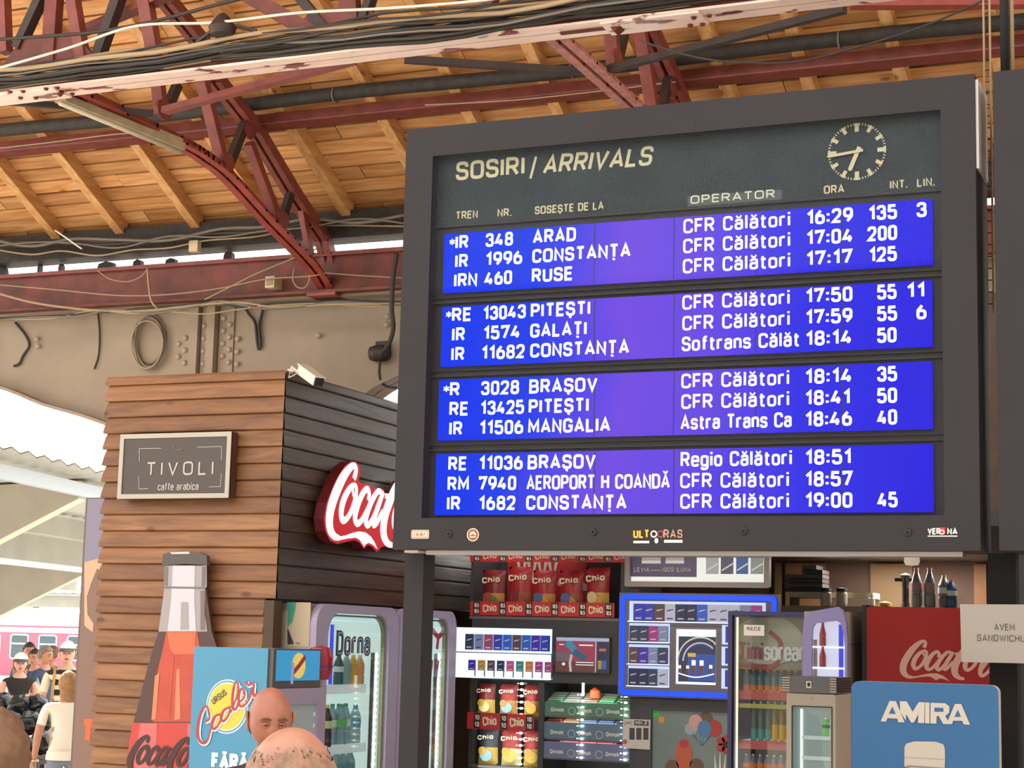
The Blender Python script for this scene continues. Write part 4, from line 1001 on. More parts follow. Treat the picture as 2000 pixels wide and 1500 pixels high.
sil = [CW(*p) for p in [(600, 130), (660, 140), (705, 195), (708, 300), (690, 372), (725, 405), (790, 402), (850, 440), (900, 452), (990, 470), (1080, 480)]]
ux, uz = _o
tail = [(ux+DC-.05, uz+.34), (ux+DC+.02, uz+.44), (ux+DC+.16, uz+.53), (ux+DC+.28, uz+.56), (ux+DC+.36, uz+.48), (ux+DC+.36, uz+.36), (ux+DC+.52, uz+.40), (ux+DC+.62, uz+.53), (ux+DC+.74, uz+.56), (ux+DC+.80, uz+.48), (ux+DC+.74, uz+.37), (ux+DC+1.0, uz+.40), (ux+DC+1.12, uz+.33), (ux+DC+1.1, uz+.08), (ux+DC+.9, uz+.01), (ux+DC+.4, uz+.02), (ux+DC+.10, uz-.04), (ux+DC-.12, uz-.02)]
bot = [CW(*p) for p in [(960, 1185), (935, 1225), (905, 1232), (850, 1172), (800, 1150), (758, 1200), (700, 1122), (640, 1092), (560, 1110), (430, 1142), (340, 1100), (283, 985), (266, 835), (300, 640), (370, 460), (440, 310), (520, 190)]]
poly = [p for p in sil if p[0] < ux+DC-.05]+tail+bot
b = MB(fx); b.prism(poly, 0, .088, M_signred, M_signside); b.build('sign_body', ds)
b = MB(fx); drinks_script(b, ux, uz, 1., -.004, M_signw); b.build('script', ds)
for dy in (.35, 1.2):
    b = MB(); b.box(KXR+.0, XS-.1, 11.9+dy, 11.95+dy, 2.95, 3.0, M_dark); b.build('bracket', ds)

# ------------------------------------------------------------------ big bottle cut-out in front of the kiosk
BTY = 11.38
M_cap = mat('bottle_cap_grey', '4c4744', .4); M_gl = mat('bottle_glass_grey', '9a9498', .4); M_gll = mat('bottle_glass_light', 'c2bfcb', .4); M_glm = mat('bottle_glass_mid', '6e6668', .45)
M_lq = mat('bottle_orange', 'cb6444', .4); M_lqr = mat('bottle_red_liquid', 'b54635', .4, var=.12, scale=5); M_lqd = mat('bottle_dark_side', '4a302c', .4); M_lab = mat('bottle_label_red', 'bc3c36', .4); M_labl = mat('bottle_label_pink', 'c46467', .4); M_scr = mat('bottle_script_dark', '3a2422', .5); M_lqh = mat('bottle_highlight', 'd07a5a', .4)
bt_ = thing('bottle_cutout', 'huge flat cut-out of a dark cola bottle leaning against the kiosk boards', 'sign', (-7.5, BTY, 0))
def BC(cx, cy, Y=BTY): p = onY(200+cx*.3, 1050+cy*.3, Y); return (p.x, p.z)
ax = 537
Lo = [(402, 185), (398, 300), (404, 330), (392, 420), (366, 610), (325, 740), (280, 900), (235, 1080), (205, 1190), (188, 1300), (165, 1400), (150, 1520), (140, 1700), (150, 1900), (170, 2050)]
def sym(pts, w=1.): return [BC(ax+(p[0]-ax)*w, p[1]) for p in pts]+[BC(ax-(p[0]-ax)*w*(1.02), p[1]) for p in reversed(pts)]
b = MB(); b.prism(sym(Lo), BTY, BTY+.03, M_lqd); bo = b.build('bottle_body', bt_)
b = MB(); b.prism([BC(*p) for p in [(398, 110), (440, 96), (640, 98), (684, 118), (688, 185), (660, 178), (545, 172), (430, 178), (395, 187)]], BTY-.012, BTY+.03, M_cap); b.prism([BC(*p) for p in [(445, 97), (570, 92), (575, 106), (460, 108)]], BTY-.014, None, M_gll); b.build('cap', bt_)
b = MB()
def lay(pts, d, m): b.prism([BC(*p) for p in pts], BTY-.002*d, None, m)
lay([(404, 182), (680, 182), (680, 320), (668, 332), (668, 500), (684, 612), (366, 612), (392, 420), (404, 330), (400, 300)], 1, M_gl)
lay([(460, 182), (605, 182), (600, 400), (612, 610), (425, 610), (450, 400)], 2, M_gll)
lay([(404, 318), (668, 322), (668, 334), (404, 330)], 3, M_glm); lay([(402, 190), (430, 190), (425, 315), (400, 310)], 2, M_glm); lay([(650, 190), (676, 190), (672, 318), (648, 318)], 2, M_glm)
lay([(515, 420), (560, 420), (565, 600), (510, 600)], 3, M_gl); lay([(640, 345), (664, 345), (670, 600), (640, 600)], 2, M_glm)
lay([(418, 614), (618, 614), (645, 780), (690, 1000), (720, 1200), (330, 1200), (330, 1060), (362, 860), (395, 720)], 1, M_lqr)
lay([(425, 614), (610, 614), (600, 760), (470, 760), (440, 720)], 2, M_lq); lay([(485, 860), (505, 850), (510, 1180), (470, 1190)], 2, M_lqh); lay([(395, 780), (470, 770), (440, 1180), (345, 1180)], 2, M_lqr); lay([(345, 900), (375, 880), (350, 1180), (322, 1190)], 3, M_lqh)
b.build('neck_print', bt_)
b = MB(); lay([(200, 1206), (880, 1206), (905, 1330), (930, 1520), (935, 1640), (142, 1640), (152, 1520), (178, 1330)], 2, M_lab); lay([(250, 1210), (360, 1210), (345, 1500), (340, 1635), (200, 1635), (215, 1420)], 3, M_labl); lay([(555, 1215), (640, 1215), (650, 1630), (560, 1630)], 3, M_labl)
a = BC(235, 1490); e = BC(920, 1490); k_ = (BC(0, 1290)[1]-BC(0, 1490)[1])/CH*1.15
drinks_script(b, BC(200, 1530)[0]+.03, BC(200, 1520)[1], k_, BTY-.012, M_scr, full=True, kx=k_*.86)
b.build('label', bt_)

# ================================================================== fridges standing along the kiosk side (fronts face +X)
M_fr_beige = mat('fridge_beige_side', 'a0978a', .5); M_fr_grey = mat('fridge_door_grey', 'a69cb6', .4); M_fr_dark = mat('fridge_dark_plastic', '57504e', .45); M_int = mat('fridge_white_interior', 'c9dcd6', .4, emit=.85)  # fridge interior walls glow in place of light from the LED strip
M_led2 = mat('fridge_led', 'f4fff6', .4, emit=5.); M_shelf = mat('price_rail', 'c9d3d3', .3, emit=.55); M_gask = mat('gasket_green_grey', '86855c', .5); M_intlit = mat('fridge_lit_ceiling', 'cfeef2', .4, emit=.8)  # price rails and fridge ceiling glow to look lit, though no lamps
M_blueLED = mat('deep_blue_glow', '2b30e0', .4, emit=.8)
XF = -6.48
def big_fridge(label, name_letters=True):
    y0 = 11.66; y1 = onX(781, 1190, XF).y
    t = thing('drinks_fridge', label, 'fridge', (XF-.3, y0, 0))
    fx = frame_x(XF)
    zt = onX(700, 1183, XF).z
    oy0, oy1 = onX(641, 1250, XF).y, onX(760, 1250, XF).y; oz1 = onX(700, 1199, XF).z
    b = MB(fx); b.M = fx
    # door frame
    outer = rr(y0, y1, .1, zt, .16, 8); inner = rr(oy0, oy1, .22, oz1, .17, 8); N = len(outer)
    vs = [(p[0], 0, p[1]) for p in outer]+[(p[0], 0, p[1]) for p in inner]+[(p[0], .06, p[1]) for p in outer]+[(p[0], .06, p[1]) for p in inner]
    fs = []
    for k in range(N):
        j = (k+1) % N; fs += [(k, j, N+j, N+k), (2*N+j, 2*N+k, 3*N+k, 3*N+j), (j, k, 2*N+k, 2*N+j), (N+k, N+j, 3*N+j, 3*N+k)]
    b.add(vs, fs, M_fr_grey); dr = b.build('door', t)
    b = MB(fx); b.prism(inner, .02, .026, M_glass); b.build('glass', dr)
    b = MB(fx); b.frame(oy0+.012, oy1-.012, .235, oz1-.012, .16, .014, .03, .06, M_gask, n=8); b.build('gasket', dr)
    b = MB(fx)
    b.box(y0, oy0-.008, .061, .62, 0, zt-.01, M_fr_beige); b.box(oy1+.008, y1, .061, .62, 0, zt-.01, M_fr_beige); b.box(y0, y1, .061, .62, oz1, zt-.005, M_fr_beige); b.box(y0, y1, .061, .62, 0, .22, M_fr_beige)
    b.build('body', t)
    b = MB(fx); b.box(oy0-.005, oy1+.005, .58, .615, .2, oz1, M_int); b.box(oy0-.004, oy1+.004, .1, .58, oz1-.05, oz1-.001, M_intlit); b.box(oy1, oy1+.004, .062, .58, .2, oz1, M_int); b.box(oy0-.004, oy0, .062, .58, .2, oz1, M_int); b.box(oy0, oy1, .062, .58, .2, .21, M_int)
    b.build('interior', t)
    ly = onX(735, 1330, XF-.06).y
    b = MB(fx); b.box(ly-.03, ly+.03, .07, .1, .25, onX(735, 1275, XF-.06).z, M_fr_dark); b.build('led_housing', t)
    z = .3; b = MB(fx); top = onX(735, 1275, XF-.06).z
    b.box(ly-.009, ly+.009, .062, .07, .26, top, M_led2)
    while z < top: b.ell(ly, z, .02, .014, .058, .063, M_led2, 8); z += .052
    b.build('led_strip', t)
    for py in (1340, 1456):
        z = onX(680, py, XF-.1).z; ye = onX(715, py, XF-.1).y
        b = MB(fx); b.box(oy0+.02, ye, .12, .5, z-.012, z, M_shelf); b.box(oy0+.02, ye, .1, .12, z-.012-.045, z+.012, M_shelf); b.build('shelf', t)
    return t
f1 = big_fridge('tall drinks fridge with rows of clear water bottles, left of the dark post')
fx = frame_x(XF)
b = MB(frame_x(XF-.03)); M_dl = mat('navy_letters', '2e3350', .5); M_dlw = mat('letter_fill_pale', 'a9c0c8', .5)
a = onX(656, 1281, XF-.03); e = onX(722, 1281, XF-.03)
b.text('Dorna', a.y, a.z, .19, .0, M_dl, wt=.22, sp=.1, width=e.y-a.y); b.text('Dorna', a.y+.02, a.z+.014, .165, -.003, M_dlw, wt=.07, sp=.24, width=e.y-a.y-.04)
b.build('door_lettering', f1)
# back graphics inside
b = MB(frame_x(XF-.5)); a = onX(643, 1285, XF-.5); e = onX(656, 1220, XF-.5); b.box(a.y, e.y, -.004, 0, a.z-.25, e.z, M_blueLED); b.build('blue_light', f1)
f2 = copy_tree(f1); ye_ = onX(781, 1190, XF).y
f2.location.y = ye_+.012; f2.scale.y = (onX(893, 1200, XF).y-ye_-.012)/(ye_-11.66); f2['label'] = 'tall lit fridge with red markings just right of the dark post'
for ch in list(f2.children):
    if ch.name.startswith('door_lettering') or ch.name.startswith('blue_light'): bpy.data.objects.remove(ch)
b = MB(frame_x(XF-.04)); M_rl = mat('red_letters', 'c2242a', .5)
c = onX(856, 1245, XF-.04); b.stroke([(c.y-.16, c.z+.08), (c.y, c.z), (c.y+.16, c.z+.08)], .05, 0, M_rl); b.stroke([(c.y, c.z), (c.y-.02, c.z-.1)], .05, 0, M_rl)
for k in range(3): b.stroke([(c.y-.22+k*.12, c.z-.19), (c.y-.25+k*.12, c.z-.33)], .035, 0, M_rl)
b.build('door_marking', f2)
# fridge side poster (side faces the camera)
b = MB(); a = onY(560, 1176, 11.65); e = onY(603, 1263, 11.65); M_post = mat('poster_cream', 'b7a890', .5); M_pgr = mat('poster_green', '3f8f7c', .5)
b.rect(a.x, e.x, e.z, a.z, 11.655, M_post)
p = lambda px, py: (onY(px, py, 11.65).x, onY(px, py, 11.65).z)
b.prism([p(561, 1176), p(578, 1176), p(575, 1195), p(570, 1215), p(561, 1225)], 11.652, None, M_pgr); b.prism([p(561, 1225), p(574, 1258), p(561, 1259)], 11.652, None, mat('poster_navy', '2c2c3c', .5))
x, z = p(577, 1259); b.text('TM', x, z, .018, 11.651, MATS['poster_navy'], wt=.15, width=.035); b.build('side_poster', f1)

# bottles
M_water = mat('water_plastic', '7fa6ad', .12, var=0, alpha=.75); M_capg = mat('cap_green', '4f9c8c', .4); M_capy = mat('cap_yellow', 'd8d23a', .4); M_laby = mat('label_lime', 'c6cf8e', .5); M_labb = mat('label_blue', '5b8fb0', .5); M_cola = mat('dark_cola', '2a1812', .2); M_juice = mat('amber_juice', 'd9a62e', .25); M_peach = mat('peach_juice', 'e0a878', .25)
M_labw = mat('label_pale', 'c9d6d8', .5); M_labgr = mat('label_green_leaf', '58b85c', .5); M_spr = mat('dark_green_bottle', '3c5a58', .2)
def bottle(name, h, r_, liq, capm, lab, label, cat='bottle', group=None, neck=.32, lz=(.44, .62)):
    t = thing(name, label, cat, (0, 0, 0), group=group)
    b = MB(); b.lathe([(.0001, 0), (r_*.9, 0), (r_, h*.04), (r_, h*.30), (r_*.93, h*.36), (r_, h*.42), (r_, h*(1-neck)), (r_*.8, h*(1-neck*.72)), (r_*.42, h*(1-neck*.28)), (r_*.36, h*.93)], (0, 0, 0), liq, 12); b.build('bottle_body', t, local=True)
    b = MB(); b.lathe([(r_*.42, h*.925), (r_*.42, h), (.0001, h)], (0, 0, 0), capm, 10); b.build('cap', t, local=True)
    if lab:
        b = MB(); b.lathe([(r_*1.015, h*lz[0]), (r_*1.015, h*lz[1])], (0, 0, 0), lab, 12); b.build('label', t, local=True)
    return t
XB = XF-.2
def put(t, px, py, X, dy=0.):
    p = onX(px, py, X); t.location = (X, p.y+dy, p.z); return t
zshelf2 = onX(680, 1456, XF-.1).z; zshelf1 = onX(680, 1340, XF-.1).z
p0 = bottle('water_bottle', .31, .043, M_water, M_capg, M_labw, 'clear water bottle with a pale green cap on the fridge middle shelf', group='water bottles on the fridge middle shelf')
for k, px in enumerate((648, 661, 674)):
    o = p0 if k == 0 else copy_tree(p0); o.location = (XB, onX(px, 1410, XB).y, zshelf2+.001)
o = bottle('water_bottle', .31, .043, M_water, M_capg, M_labgr, 'clear water bottle with a bright green tag on the middle shelf'); o.location = (XB+.06, onX(663, 1410, XB+.06).y+.03, zshelf2+.001)
o = bottle('tea_bottle', .31, .045, M_cola, M_capy, M_laby, 'dark bottle with a lime label and yellow cap at the left of the shelf'); o.location = (XB+.07, onX(635.5, 1410, XB+.07).y+.015, zshelf2+.001)
o = bottle('water_bottle', .30, .045, M_water, M_labb, M_labb, 'clear water bottle with a blue label at the right end of the shelf'); o.location = (XB, onX(690, 1410, XB).y+.03, zshelf2+.001)
for px, lq, cp, lb, lab, nm in ((661, M_spr, M_cap, M_labw, 'dark grey bottle at the left of the fridge top shelf', 'soda_bottle'), (676, M_water, M_labw, None, 'small clear bottle between dark and amber ones on the top shelf', 'soda_bottle'), (689, M_juice, M_capy, None, 'amber yellow bottle on the fridge top shelf', 'juice_bottle'), (702, M_peach, M_labw, None, 'peach coloured bottle at the right of the fridge top shelf', 'juice_bottle')):
    o = bottle(nm, .235, .04, lq, cp, lb, lab); o.location = (XB, onX(px, 1310, XB).y, zshelf1+.001)
p0 = bottle('water_bottle', .31, .043, M_water, M_cola, M_labb, 'clear water bottle with dark cap on the lowest visible fridge shelf', group='water bottles on the lowest visible shelf')
b = MB(fx); z = onX(680, 1545, XF-.1).z; b.box(12.0, 12.7, .12, .5, z-.012, z, M_shelf); b.build('shelf', f1)
for k, px in enumerate((655, 668, 682)):
    o = p0 if k == 0 else copy_tree(p0); o.location = (XB, onX(px, 1510, XB).y, z+.001)

# ------------------------------------------------------------------ blue cooler fridge in front of the bottle (front faces +X, blue side to the camera)
CY0 = 10.3; M_cblue = mat('cooler_blue', '458bae', .45); M_cyel = mat('cooler_yellow', 'd9bd45', .45); M_cred = mat('cooler_red_script', 'a83a3a', .45); M_cwh = mat('cooler_white', 'dfe3e8', .45); M_cdk = mat('cooler_dark_letter', '3f3f4a', .5)
xc0, xc1 = xY(374, 1380, CY0), xY(519, 1380, CY0); zc = zY(450, 1265, CY0); XC = xY(531, 1300, CY0)
yc1 = onX(640, 1300, XC).y
cf = thing('drinks_cooler', 'blue sided drinks cooler with a yellow round emblem and red script', 'fridge', (xc0+.3, CY0, 0))
b = MB(); b.box(xc0, XC-.04, CY0+.012, yc1, 0, zc, M_fr_beige); b.box(XC-.04, XC, CY0+.012, yc1, 0, .12, M_fr_dark); b.build('body', cf)
b = MB(); b.box(xc0, xc1, CY0, CY0+.012, .1, zc+.002, M_cblue); sp = b.build('side_panel', cf)
def Q(cx, cy): p = onY(200+cx*.3, 1050+cy*.3, CY0); return (p.x, p.z)
b = MB(); c = Q(812, 1100); rx = (Q(948, 1100)[0]-Q(675, 1100)[0])/2; rz = (Q(0, 928)[1]-Q(0, 1272)[1])/2
for k_, m, d in ((1., M_cwh, .001), (.955, M_cblue, .002), (.90, M_cwh, .003), (.86, M_cyel, .004)):
    b.ell(c[0], c[1], rx*k_, rz*k_, CY0-d, CY0-d+.0005, m, 36)
b.build('round_emblem', cf)
b = MB(); a = Q(728, 1088); e = Q(822, 1015)
b.text('URSUS', a[0], a[1], .042, CY0-.006, M_cdk, wt=.16, width=math.hypot(e[0]-a[0], e[1]-a[1])*.93, rot=math.atan2(e[1]-a[1], e[0]-a[0]))
def SQ(pts): return [(*Q(x, y), w) for x, y, w in pts]
sc = [SQ([(672, 1200, .010), (700, 1180, .014), (695, 1120, .014), (672, 1100, .014), (640, 1160, .022), (625, 1250, .024), (632, 1310, .022), (660, 1338, .018), (690, 1318, .014), (712, 1240, .012), (735, 1180, .012)]),
      SQ([(770, 1150, .012), (738, 1165, .018), (718, 1215, .02), (728, 1245, .016), (752, 1230, .014), (775, 1185, .014), (772, 1150, .012), (790, 1165, .01)]),
      SQ([(830, 1105, .012), (795, 1125, .018), (778, 1170, .02), (790, 1195, .016), (815, 1175, .014), (835, 1130, .014), (832, 1102, .012), (860, 1110, .01)]),
      SQ([(840, 1140, .01), (885, 1020, .014), (888, 955, .014), (870, 945, .014), (855, 1010, .02), (852, 1090, .02), (868, 1120, .016), (895, 1080, .012)]),
      SQ([(880, 1085, .01), (925, 1045, .013), (930, 1005, .014), (908, 985, .014), (892, 1035, .02), (898, 1090, .018), (925, 1095, .014), (965, 1045, .011), (975, 990, .012)]),
      SQ([(940, 935, .02), (955, 960, .016), (990, 950, .014), (985, 1000, .02), (992, 1030, .018), (1012, 1010, .011)])]
for P in sc: b.stroke(smooth([(p[0]+.006, p[1]-.006, p[2]*1.45) for p in P], 5), None, CY0-.007, M_cwh)
for P in sc: b.stroke(smooth(P, 5), None, CY0-.009, M_cred)
a = Q(712, 1500); e = Q(905, 1490); b.text('FĂRĂ', a[0], a[1]-.005, .105, CY0-.004, M_cwh, wt=.26, sp=.1, width=e[0]-a[0]+.05)
b.build('lettering', cf)
fx2 = frame_x(XC)
M_hd = mat('cooler_header_blue', '3f9fd0', .3, emit=.7); M_hdy = mat('cooler_header_yellow', 'f0cf6a', .3, emit=.7)
def HX(px, py): p = onX(px, py, XC+.005); return p.y, p.z
h0 = HX(538, 1330); h1 = HX(626, 1271)
b = MB(fx2); b.box(h0[0]-.03, h1[0]+.02, 0, .04, h0[1]-.05, zc+.002, M_fr_dark); b.rect(h0[0], h1[0], h0[1], h1[1], -.004, M_hd)
c = HX(583, 1300); b.ell(c[0], c[1], .09, .085, -.008, -.007, M_hdy, 24); b.stroke([(c[0]-.08, c[1]-.05), (c[0], c[1]+.0), (c[0]+.08, c[1]+.06)], .035, -.010, M_cred); b.stroke([(c[0]-.08, c[1]+.02), (c[0]-.09, c[1]-.12)], .035, -.010, mat('header_pale_blue', '9fb8e0', .4, emit=.5)); b.build('lit_header', cf)
d0 = HX(531, 1500)[0]; d1 = HX(637, 1400)[0]; dz = HX(590, 1343)[1]; g0 = HX(548, 1400)[0]; g1 = HX(605, 1400)[0]; gz = HX(600, 1363)[1]
b = MB(fx2); b.frame(d0, d1, .13, dz, .02, .12, 0, .04, M_fr_grey, ri=.01, tz=.11); cd = b.build('door', cf)
b = MB(fx2); b.box(d0+.1, d1-.1, .02, .026, .2, dz-.1, mat('frosted_pane', 'a9bcc0', .3)); b.build('glass', cd)
b = MB(fx2)
for k in range(14): b.ell(d1-.16, dz-.18-k*.075, .012, .016, -.002, 0, M_shelf, 8)
b.build('light_strip', cd)
# the round red thing beside the header
rd = MB(); c = onX(641, 1294, XC-.02); M_rp = mat('glossy_red_purple', '9c2434', .3)
rd.lathe([(.0001, -.125), (.06, -.115), (.085, -.05), (.088, .04), (.07, .1), (.0001, .115)], (c.x-.05, c.y-.02, c.z), M_rp, 14); rd.lathe([(.089, -.035), (.09, -.02)], (c.x-.05, c.y-.02, c.z), mat('purple_band', '5a2a7a', .4), 14)
rd.build('red_knob', cf, label='glossy red rounded ornament')

# ================================================================== the shop behind the boards
SH = 14.4                                    # plane of the back cabinets' fronts
M_cabdark = mat('cabinet_charcoal', '3a3a3e', .5); M_cabg = mat('cabinet_grey', '6b6468', .5); M_wallsh = mat('shop_wall_brown', '5a4438', .7, var=.2)
M_chio = mat('price_strip_red', 'c22a2e', .45); M_tag = mat('price_tag_black', '1d1b1c', .5); M_tagw = mat('price_tag_white', 'd9d2c4', .5); M_cream_l = mat('cream_script', 'e6d8b8', .5)
w = MB(); w.box(-7.4, 3.0, 16.6, 16.7, 0, 2.9, M_wallsh); w.box(-5.6, 3.0, 16.6, 16.7, 2.9, 5.2, M_kdark); tag(w.build('wall_back'), kind='structure')
w = MB(); w.box(1.6, 1.7, 11.9, 16.6, 0, 2.75, M_wallsh); tag(w.build('wall_shop_right'), kind='structure')
w = MB(); w.box(-5.75, 1.7, 11.95, 16.7, 2.76, 2.86, M_cabdark); tag(w.build('shop_ceiling'), kind='structure')  # unseen ceiling slab of the shop, keeping sky light out
def s_(px, py, Y=SH): p = onY(px, py, Y); return p.x, p.z

dc = thing('display_cabinet', 'charcoal shop cabinet with chip shelves and lit pack displays', 'cabinet', (s_(1070, 1300)[0], SH+.3, 0))
X0, X1 = max(-6.465, s_(894, 1300)[0]), s_(1246, 1300)[0]
u0, u1 = s_(918, 1190)[0], s_(1212, 1150)[0]; uz0, uz1 = s_(1050, 1208)[1], 2.74
l0, l1, lz1 = s_(917, 1400)[0], s_(1052, 1400)[0], s_(985, 1328)[1]
r0_, r1_, rz1 = s_(1062, 1400)[0], s_(1230, 1400)[0], s_(1150, 1336)[1]
b = MB()
b.box(X0, X1, SH+.55, SH+.6, 0, 2.75, M_cabdark)
b.box(X0, u0, SH, SH+.55, uz0, 2.75, M_cabdark); b.box(u1, X1, SH, SH+.55, uz0, 2.75, M_cabdark)
b.box(X0, X1, SH, SH+.55, lz1, uz0, M_cabdark)
b.box(X0, l0, SH, SH+.55, 0, lz1, M_cabdark); b.box(l1, r0_, SH, SH+.55, 0, rz1, M_cabdark); b.box(r1_, X1, SH, SH+.55, 0, rz1, M_cabdark); b.box(r0_, X1, SH, SH+.55, rz1, lz1, M_cabdark)
b.build('carcass', dc)
sx_ = MB(); sx_.box(l0, l1, SH+.03, SH+.036, .1, lz1, M_glass); sx_.build('glass_door', dc)
def price_strip(px0, px1, y0a, y1a, tags, words, tagtxt, Y, name='price_strip'):
    a = s_(px0, y1a, Y); e = s_(px1, y0a, Y)
    b = MB(); b.box(a[0], e[0], Y, Y+.012, a[1], e[1], M_chio)
    hh = e[1]-a[1]
    for px in tags:
        x = s_(px, y0a, Y)[0]; b.rect(x-.032, x+.032, a[1]+.006, e[1]-.004, Y-.001, M_tag)
        for q in (0, 1): b.text(tagtxt, x-.022, a[1]+hh*(.14+.42*q), hh*.3, Y-.002, M_tagw, wt=.22, width=.044)
    for px in words:
        x = s_(px, y0a, Y)[0]; b.text('Chio', x-.06, a[1]+hh*.2, hh*.55, Y-.002, M_cream_l, wt=.17, sp=.12, width=.125, rot=.1)
    return b.build(name, dc)
ups = price_strip(918, 1200, 1178, 1201, (931, 982, 1033, 1084, 1138, 1189), (957, 1007, 1059, 1110, 1164), '10.5', SH-.02)
price_strip(918, 1240, 1076, 1097, (932, 982, 1033, 1084, 1138, 1188), (957, 1007, 1059, 1110, 1164, 1214), '10.5', SH-.02)
price_strip(912, 1043, 1396, 1423, (932, 984, 1034), (957, 1010), '10', SH-.02)
b = MB(); z = s_(1050, 1204)[1]; b.box(u0, u1, SH-.008, SH+.5, z-.03, z-.005, M_cabg); b.build('shelf', dc)
b = MB(); z2 = s_(985, 1400)[1]; b.box(l0, l1, SH+.05, SH+.5, z2-.02, z2, M_cabg); b.build('shelf', dc)
zl3 = z2-.42
b = MB(); b.box(l0, l1, SH+.05, SH+.5, zl3-.02, zl3, M_cabg); b.build('shelf', dc)
b = MB(); xl = s_(1018, 1400)[0]
zz = .4
while zz < lz1-.02: b.ell(xl, zz, .018, .010, SH-.006, SH-.002, M_led2, 8); b.box(xl-.028-.012, xl-.028+.0, SH-.004, SH-.002, zz-.003, zz+.003, M_led2); zz += .052
b.build('led_strip', dc)
# backing graphic of the upper shelf
b = MB(); a, e = s_(990, 1092), s_(1140, 1120); bx0, bx1 = s_(988, 1100, SH+.5)[0], s_(1142, 1100, SH+.5)[0]
b.rect(bx0, bx1, z, 2.74, SH+.548, M_chio)
for k in range(4): b.stroke([(bx0+.1+k*.1, 2.66), (bx0+.14+k*.1, 2.5), (bx0+.17+k*.1, 2.66)], .03, SH+.545, M_wh)
b.stroke(smooth([(bx0+.5, 2.45, .05), (bx0+.56, 2.52, .08), (bx0+.66, 2.5, .07), (bx0+.74, 2.44, .06), (bx0+.80, 2.47, .06), (bx0+.82, 2.6, .06)], 5), None, SH+.545, M_wh); b.build('backing_graphic', dc)
# chip bags
def chip_bag(label, w_, h, mtop, mbot, mblob, group):
    t = thing('chip_bag', label, 'snack bag', (0, 0, 0), group=group)
    b = MB(); n, mrows = 8, 14
    def fn(sgn):
        def f(u, v):
            puff = math.sin(PI*u)**.6*math.sin(PI*min(1, max(0, v)))**.55
            return ((u-.5)*w_*(1-.06*math.sin(PI*v)), sgn*.055*puff+.004*math.sin(u*20+v*9)*puff, v*h)
        return f
    for sgn in (-1, 1):
        f = fn(sgn)
        for (v0, v1, m) in ((0, .5, mbot), (.5, 1, mtop)):
            vs = [f(i/n, v0+(v1-v0)*j/8) for j in range(9) for i in range(n+1)]
            b.smooth = True
            b.add(vs, [((j*(n+1)+i, j*(n+1)+i+1, (j+1)*(n+1)+i+1, (j+1)*(n+1)+i) if sgn < 0 else (j*(n+1)+i, (j+1)*(n+1)+i, (j+1)*(n+1)+i+1, j*(n+1)+i+1)) for j in range(8) for i in range(n)], m)
    b.build('bag', t, local=True)
    b = MB()
    for k, (cx, cz, rx, rz) in enumerate(((.02, .28, .3, .17), (-.15, .4, .2, .12))):
        vs = [(0, 0)]
        pts = [(cx*w_+rx*w_*math.cos(2*PI*i/14), cz*h+rz*h*math.sin(2*PI*i/14)) for i in range(14)]
        b.prism(pts, -.064-.001*k, None, mblob[k])
    b.build('food_picture', t, local=True)
    b = MB(); b.text('Chio', -w_*.40, h*.70, h*.13, -.066, M_cream_l, wt=.26, sp=.06, width=w_*.8, rot=.1); b.build('lettering', t, local=True)
    return t
MC = {k: mat('bag_'+k, v, .35) for k, v in dict(red='a3282c', brown='9a4f33', orange='c9863f', blue='4a5f9a', green='5a8a3f', yellow='d2a64a', gold='c99a3a', dred='7d2226', cream='d8c48a', navy='33343f', sky='8fb0c4').items()}
zup = s_(1050, 1204)[1]-.004
for k, (px, t_, bt2, bl, lab) in enumerate(((957, 'dred', 'orange', ('green', 'brown'), 'red chip bag with a green patch, leftmost on the upper shelf'), (1009, 'red', 'brown', ('brown', 'dred'), 'all red chip bag, second on the upper shelf'),
        (1056, 'red', 'orange', ('gold', 'blue'), 'red and orange chip bag with a small blue patch, middle of the upper shelf'), (1109, 'red', 'brown', ('orange', 'blue'), 'red chip bag with a large blue patch, fourth on the upper shelf'), (1161, 'red', 'yellow', ('gold', 'cream'), 'red and yellow chip bag, rightmost on the upper shelf'))):
    o = chip_bag(lab, .215, .40+(.03 if k in (1, 4) else 0), MC[t_], MC[bt2], (MC[bl[0]], MC[bl[1]]), 'chip bags on the upper shelf')
    o.location = (s_(px, 1150)[0], SH+.09, zup)
for k, (px, t_, bt2, bl, lab) in enumerate(((937, 'dred', 'yellow', ('cream', 'gold'), 'red and pale yellow chip bag at the left of the glazed cabinet'), (981, 'red', 'orange', ('sky', 'orange'), 'red and orange chip bag with a sky blue patch in the glazed cabinet'), (1029, 'red', 'gold', ('gold', 'orange'), 'red and gold chip bag at the right of the glazed cabinet'))):
    o = chip_bag(lab, .17, .27, MC[t_], MC[bt2], (MC[bl[0]], MC[bl[1]]), 'chip bags in the glazed cabinet'); o.location = (s_(px, 1360)[0], SH+.15, z2+.001)
for k, (px, t_, bt2, bl, lab) in enumerate(((940, 'navy', 'yellow', ('sky', 'gold'), 'dark topped chip bag with blue on the lowest visible shelf'), (986, 'red', 'cream', ('yellow', 'gold'), 'red topped cream chip bag on the lowest visible shelf'), (1030, 'red', 'yellow', ('gold', 'orange'), 'red and yellow chip bag at the right of the lowest shelf'))):
    o = chip_bag(lab, .19, .30, MC[t_], MC[bt2], (MC[bl[0]], MC[bl[1]]), 'chip bags on the lowest cabinet shelf'); o.location = (s_(px, 1470)[0], SH+.15, zl3+.001)
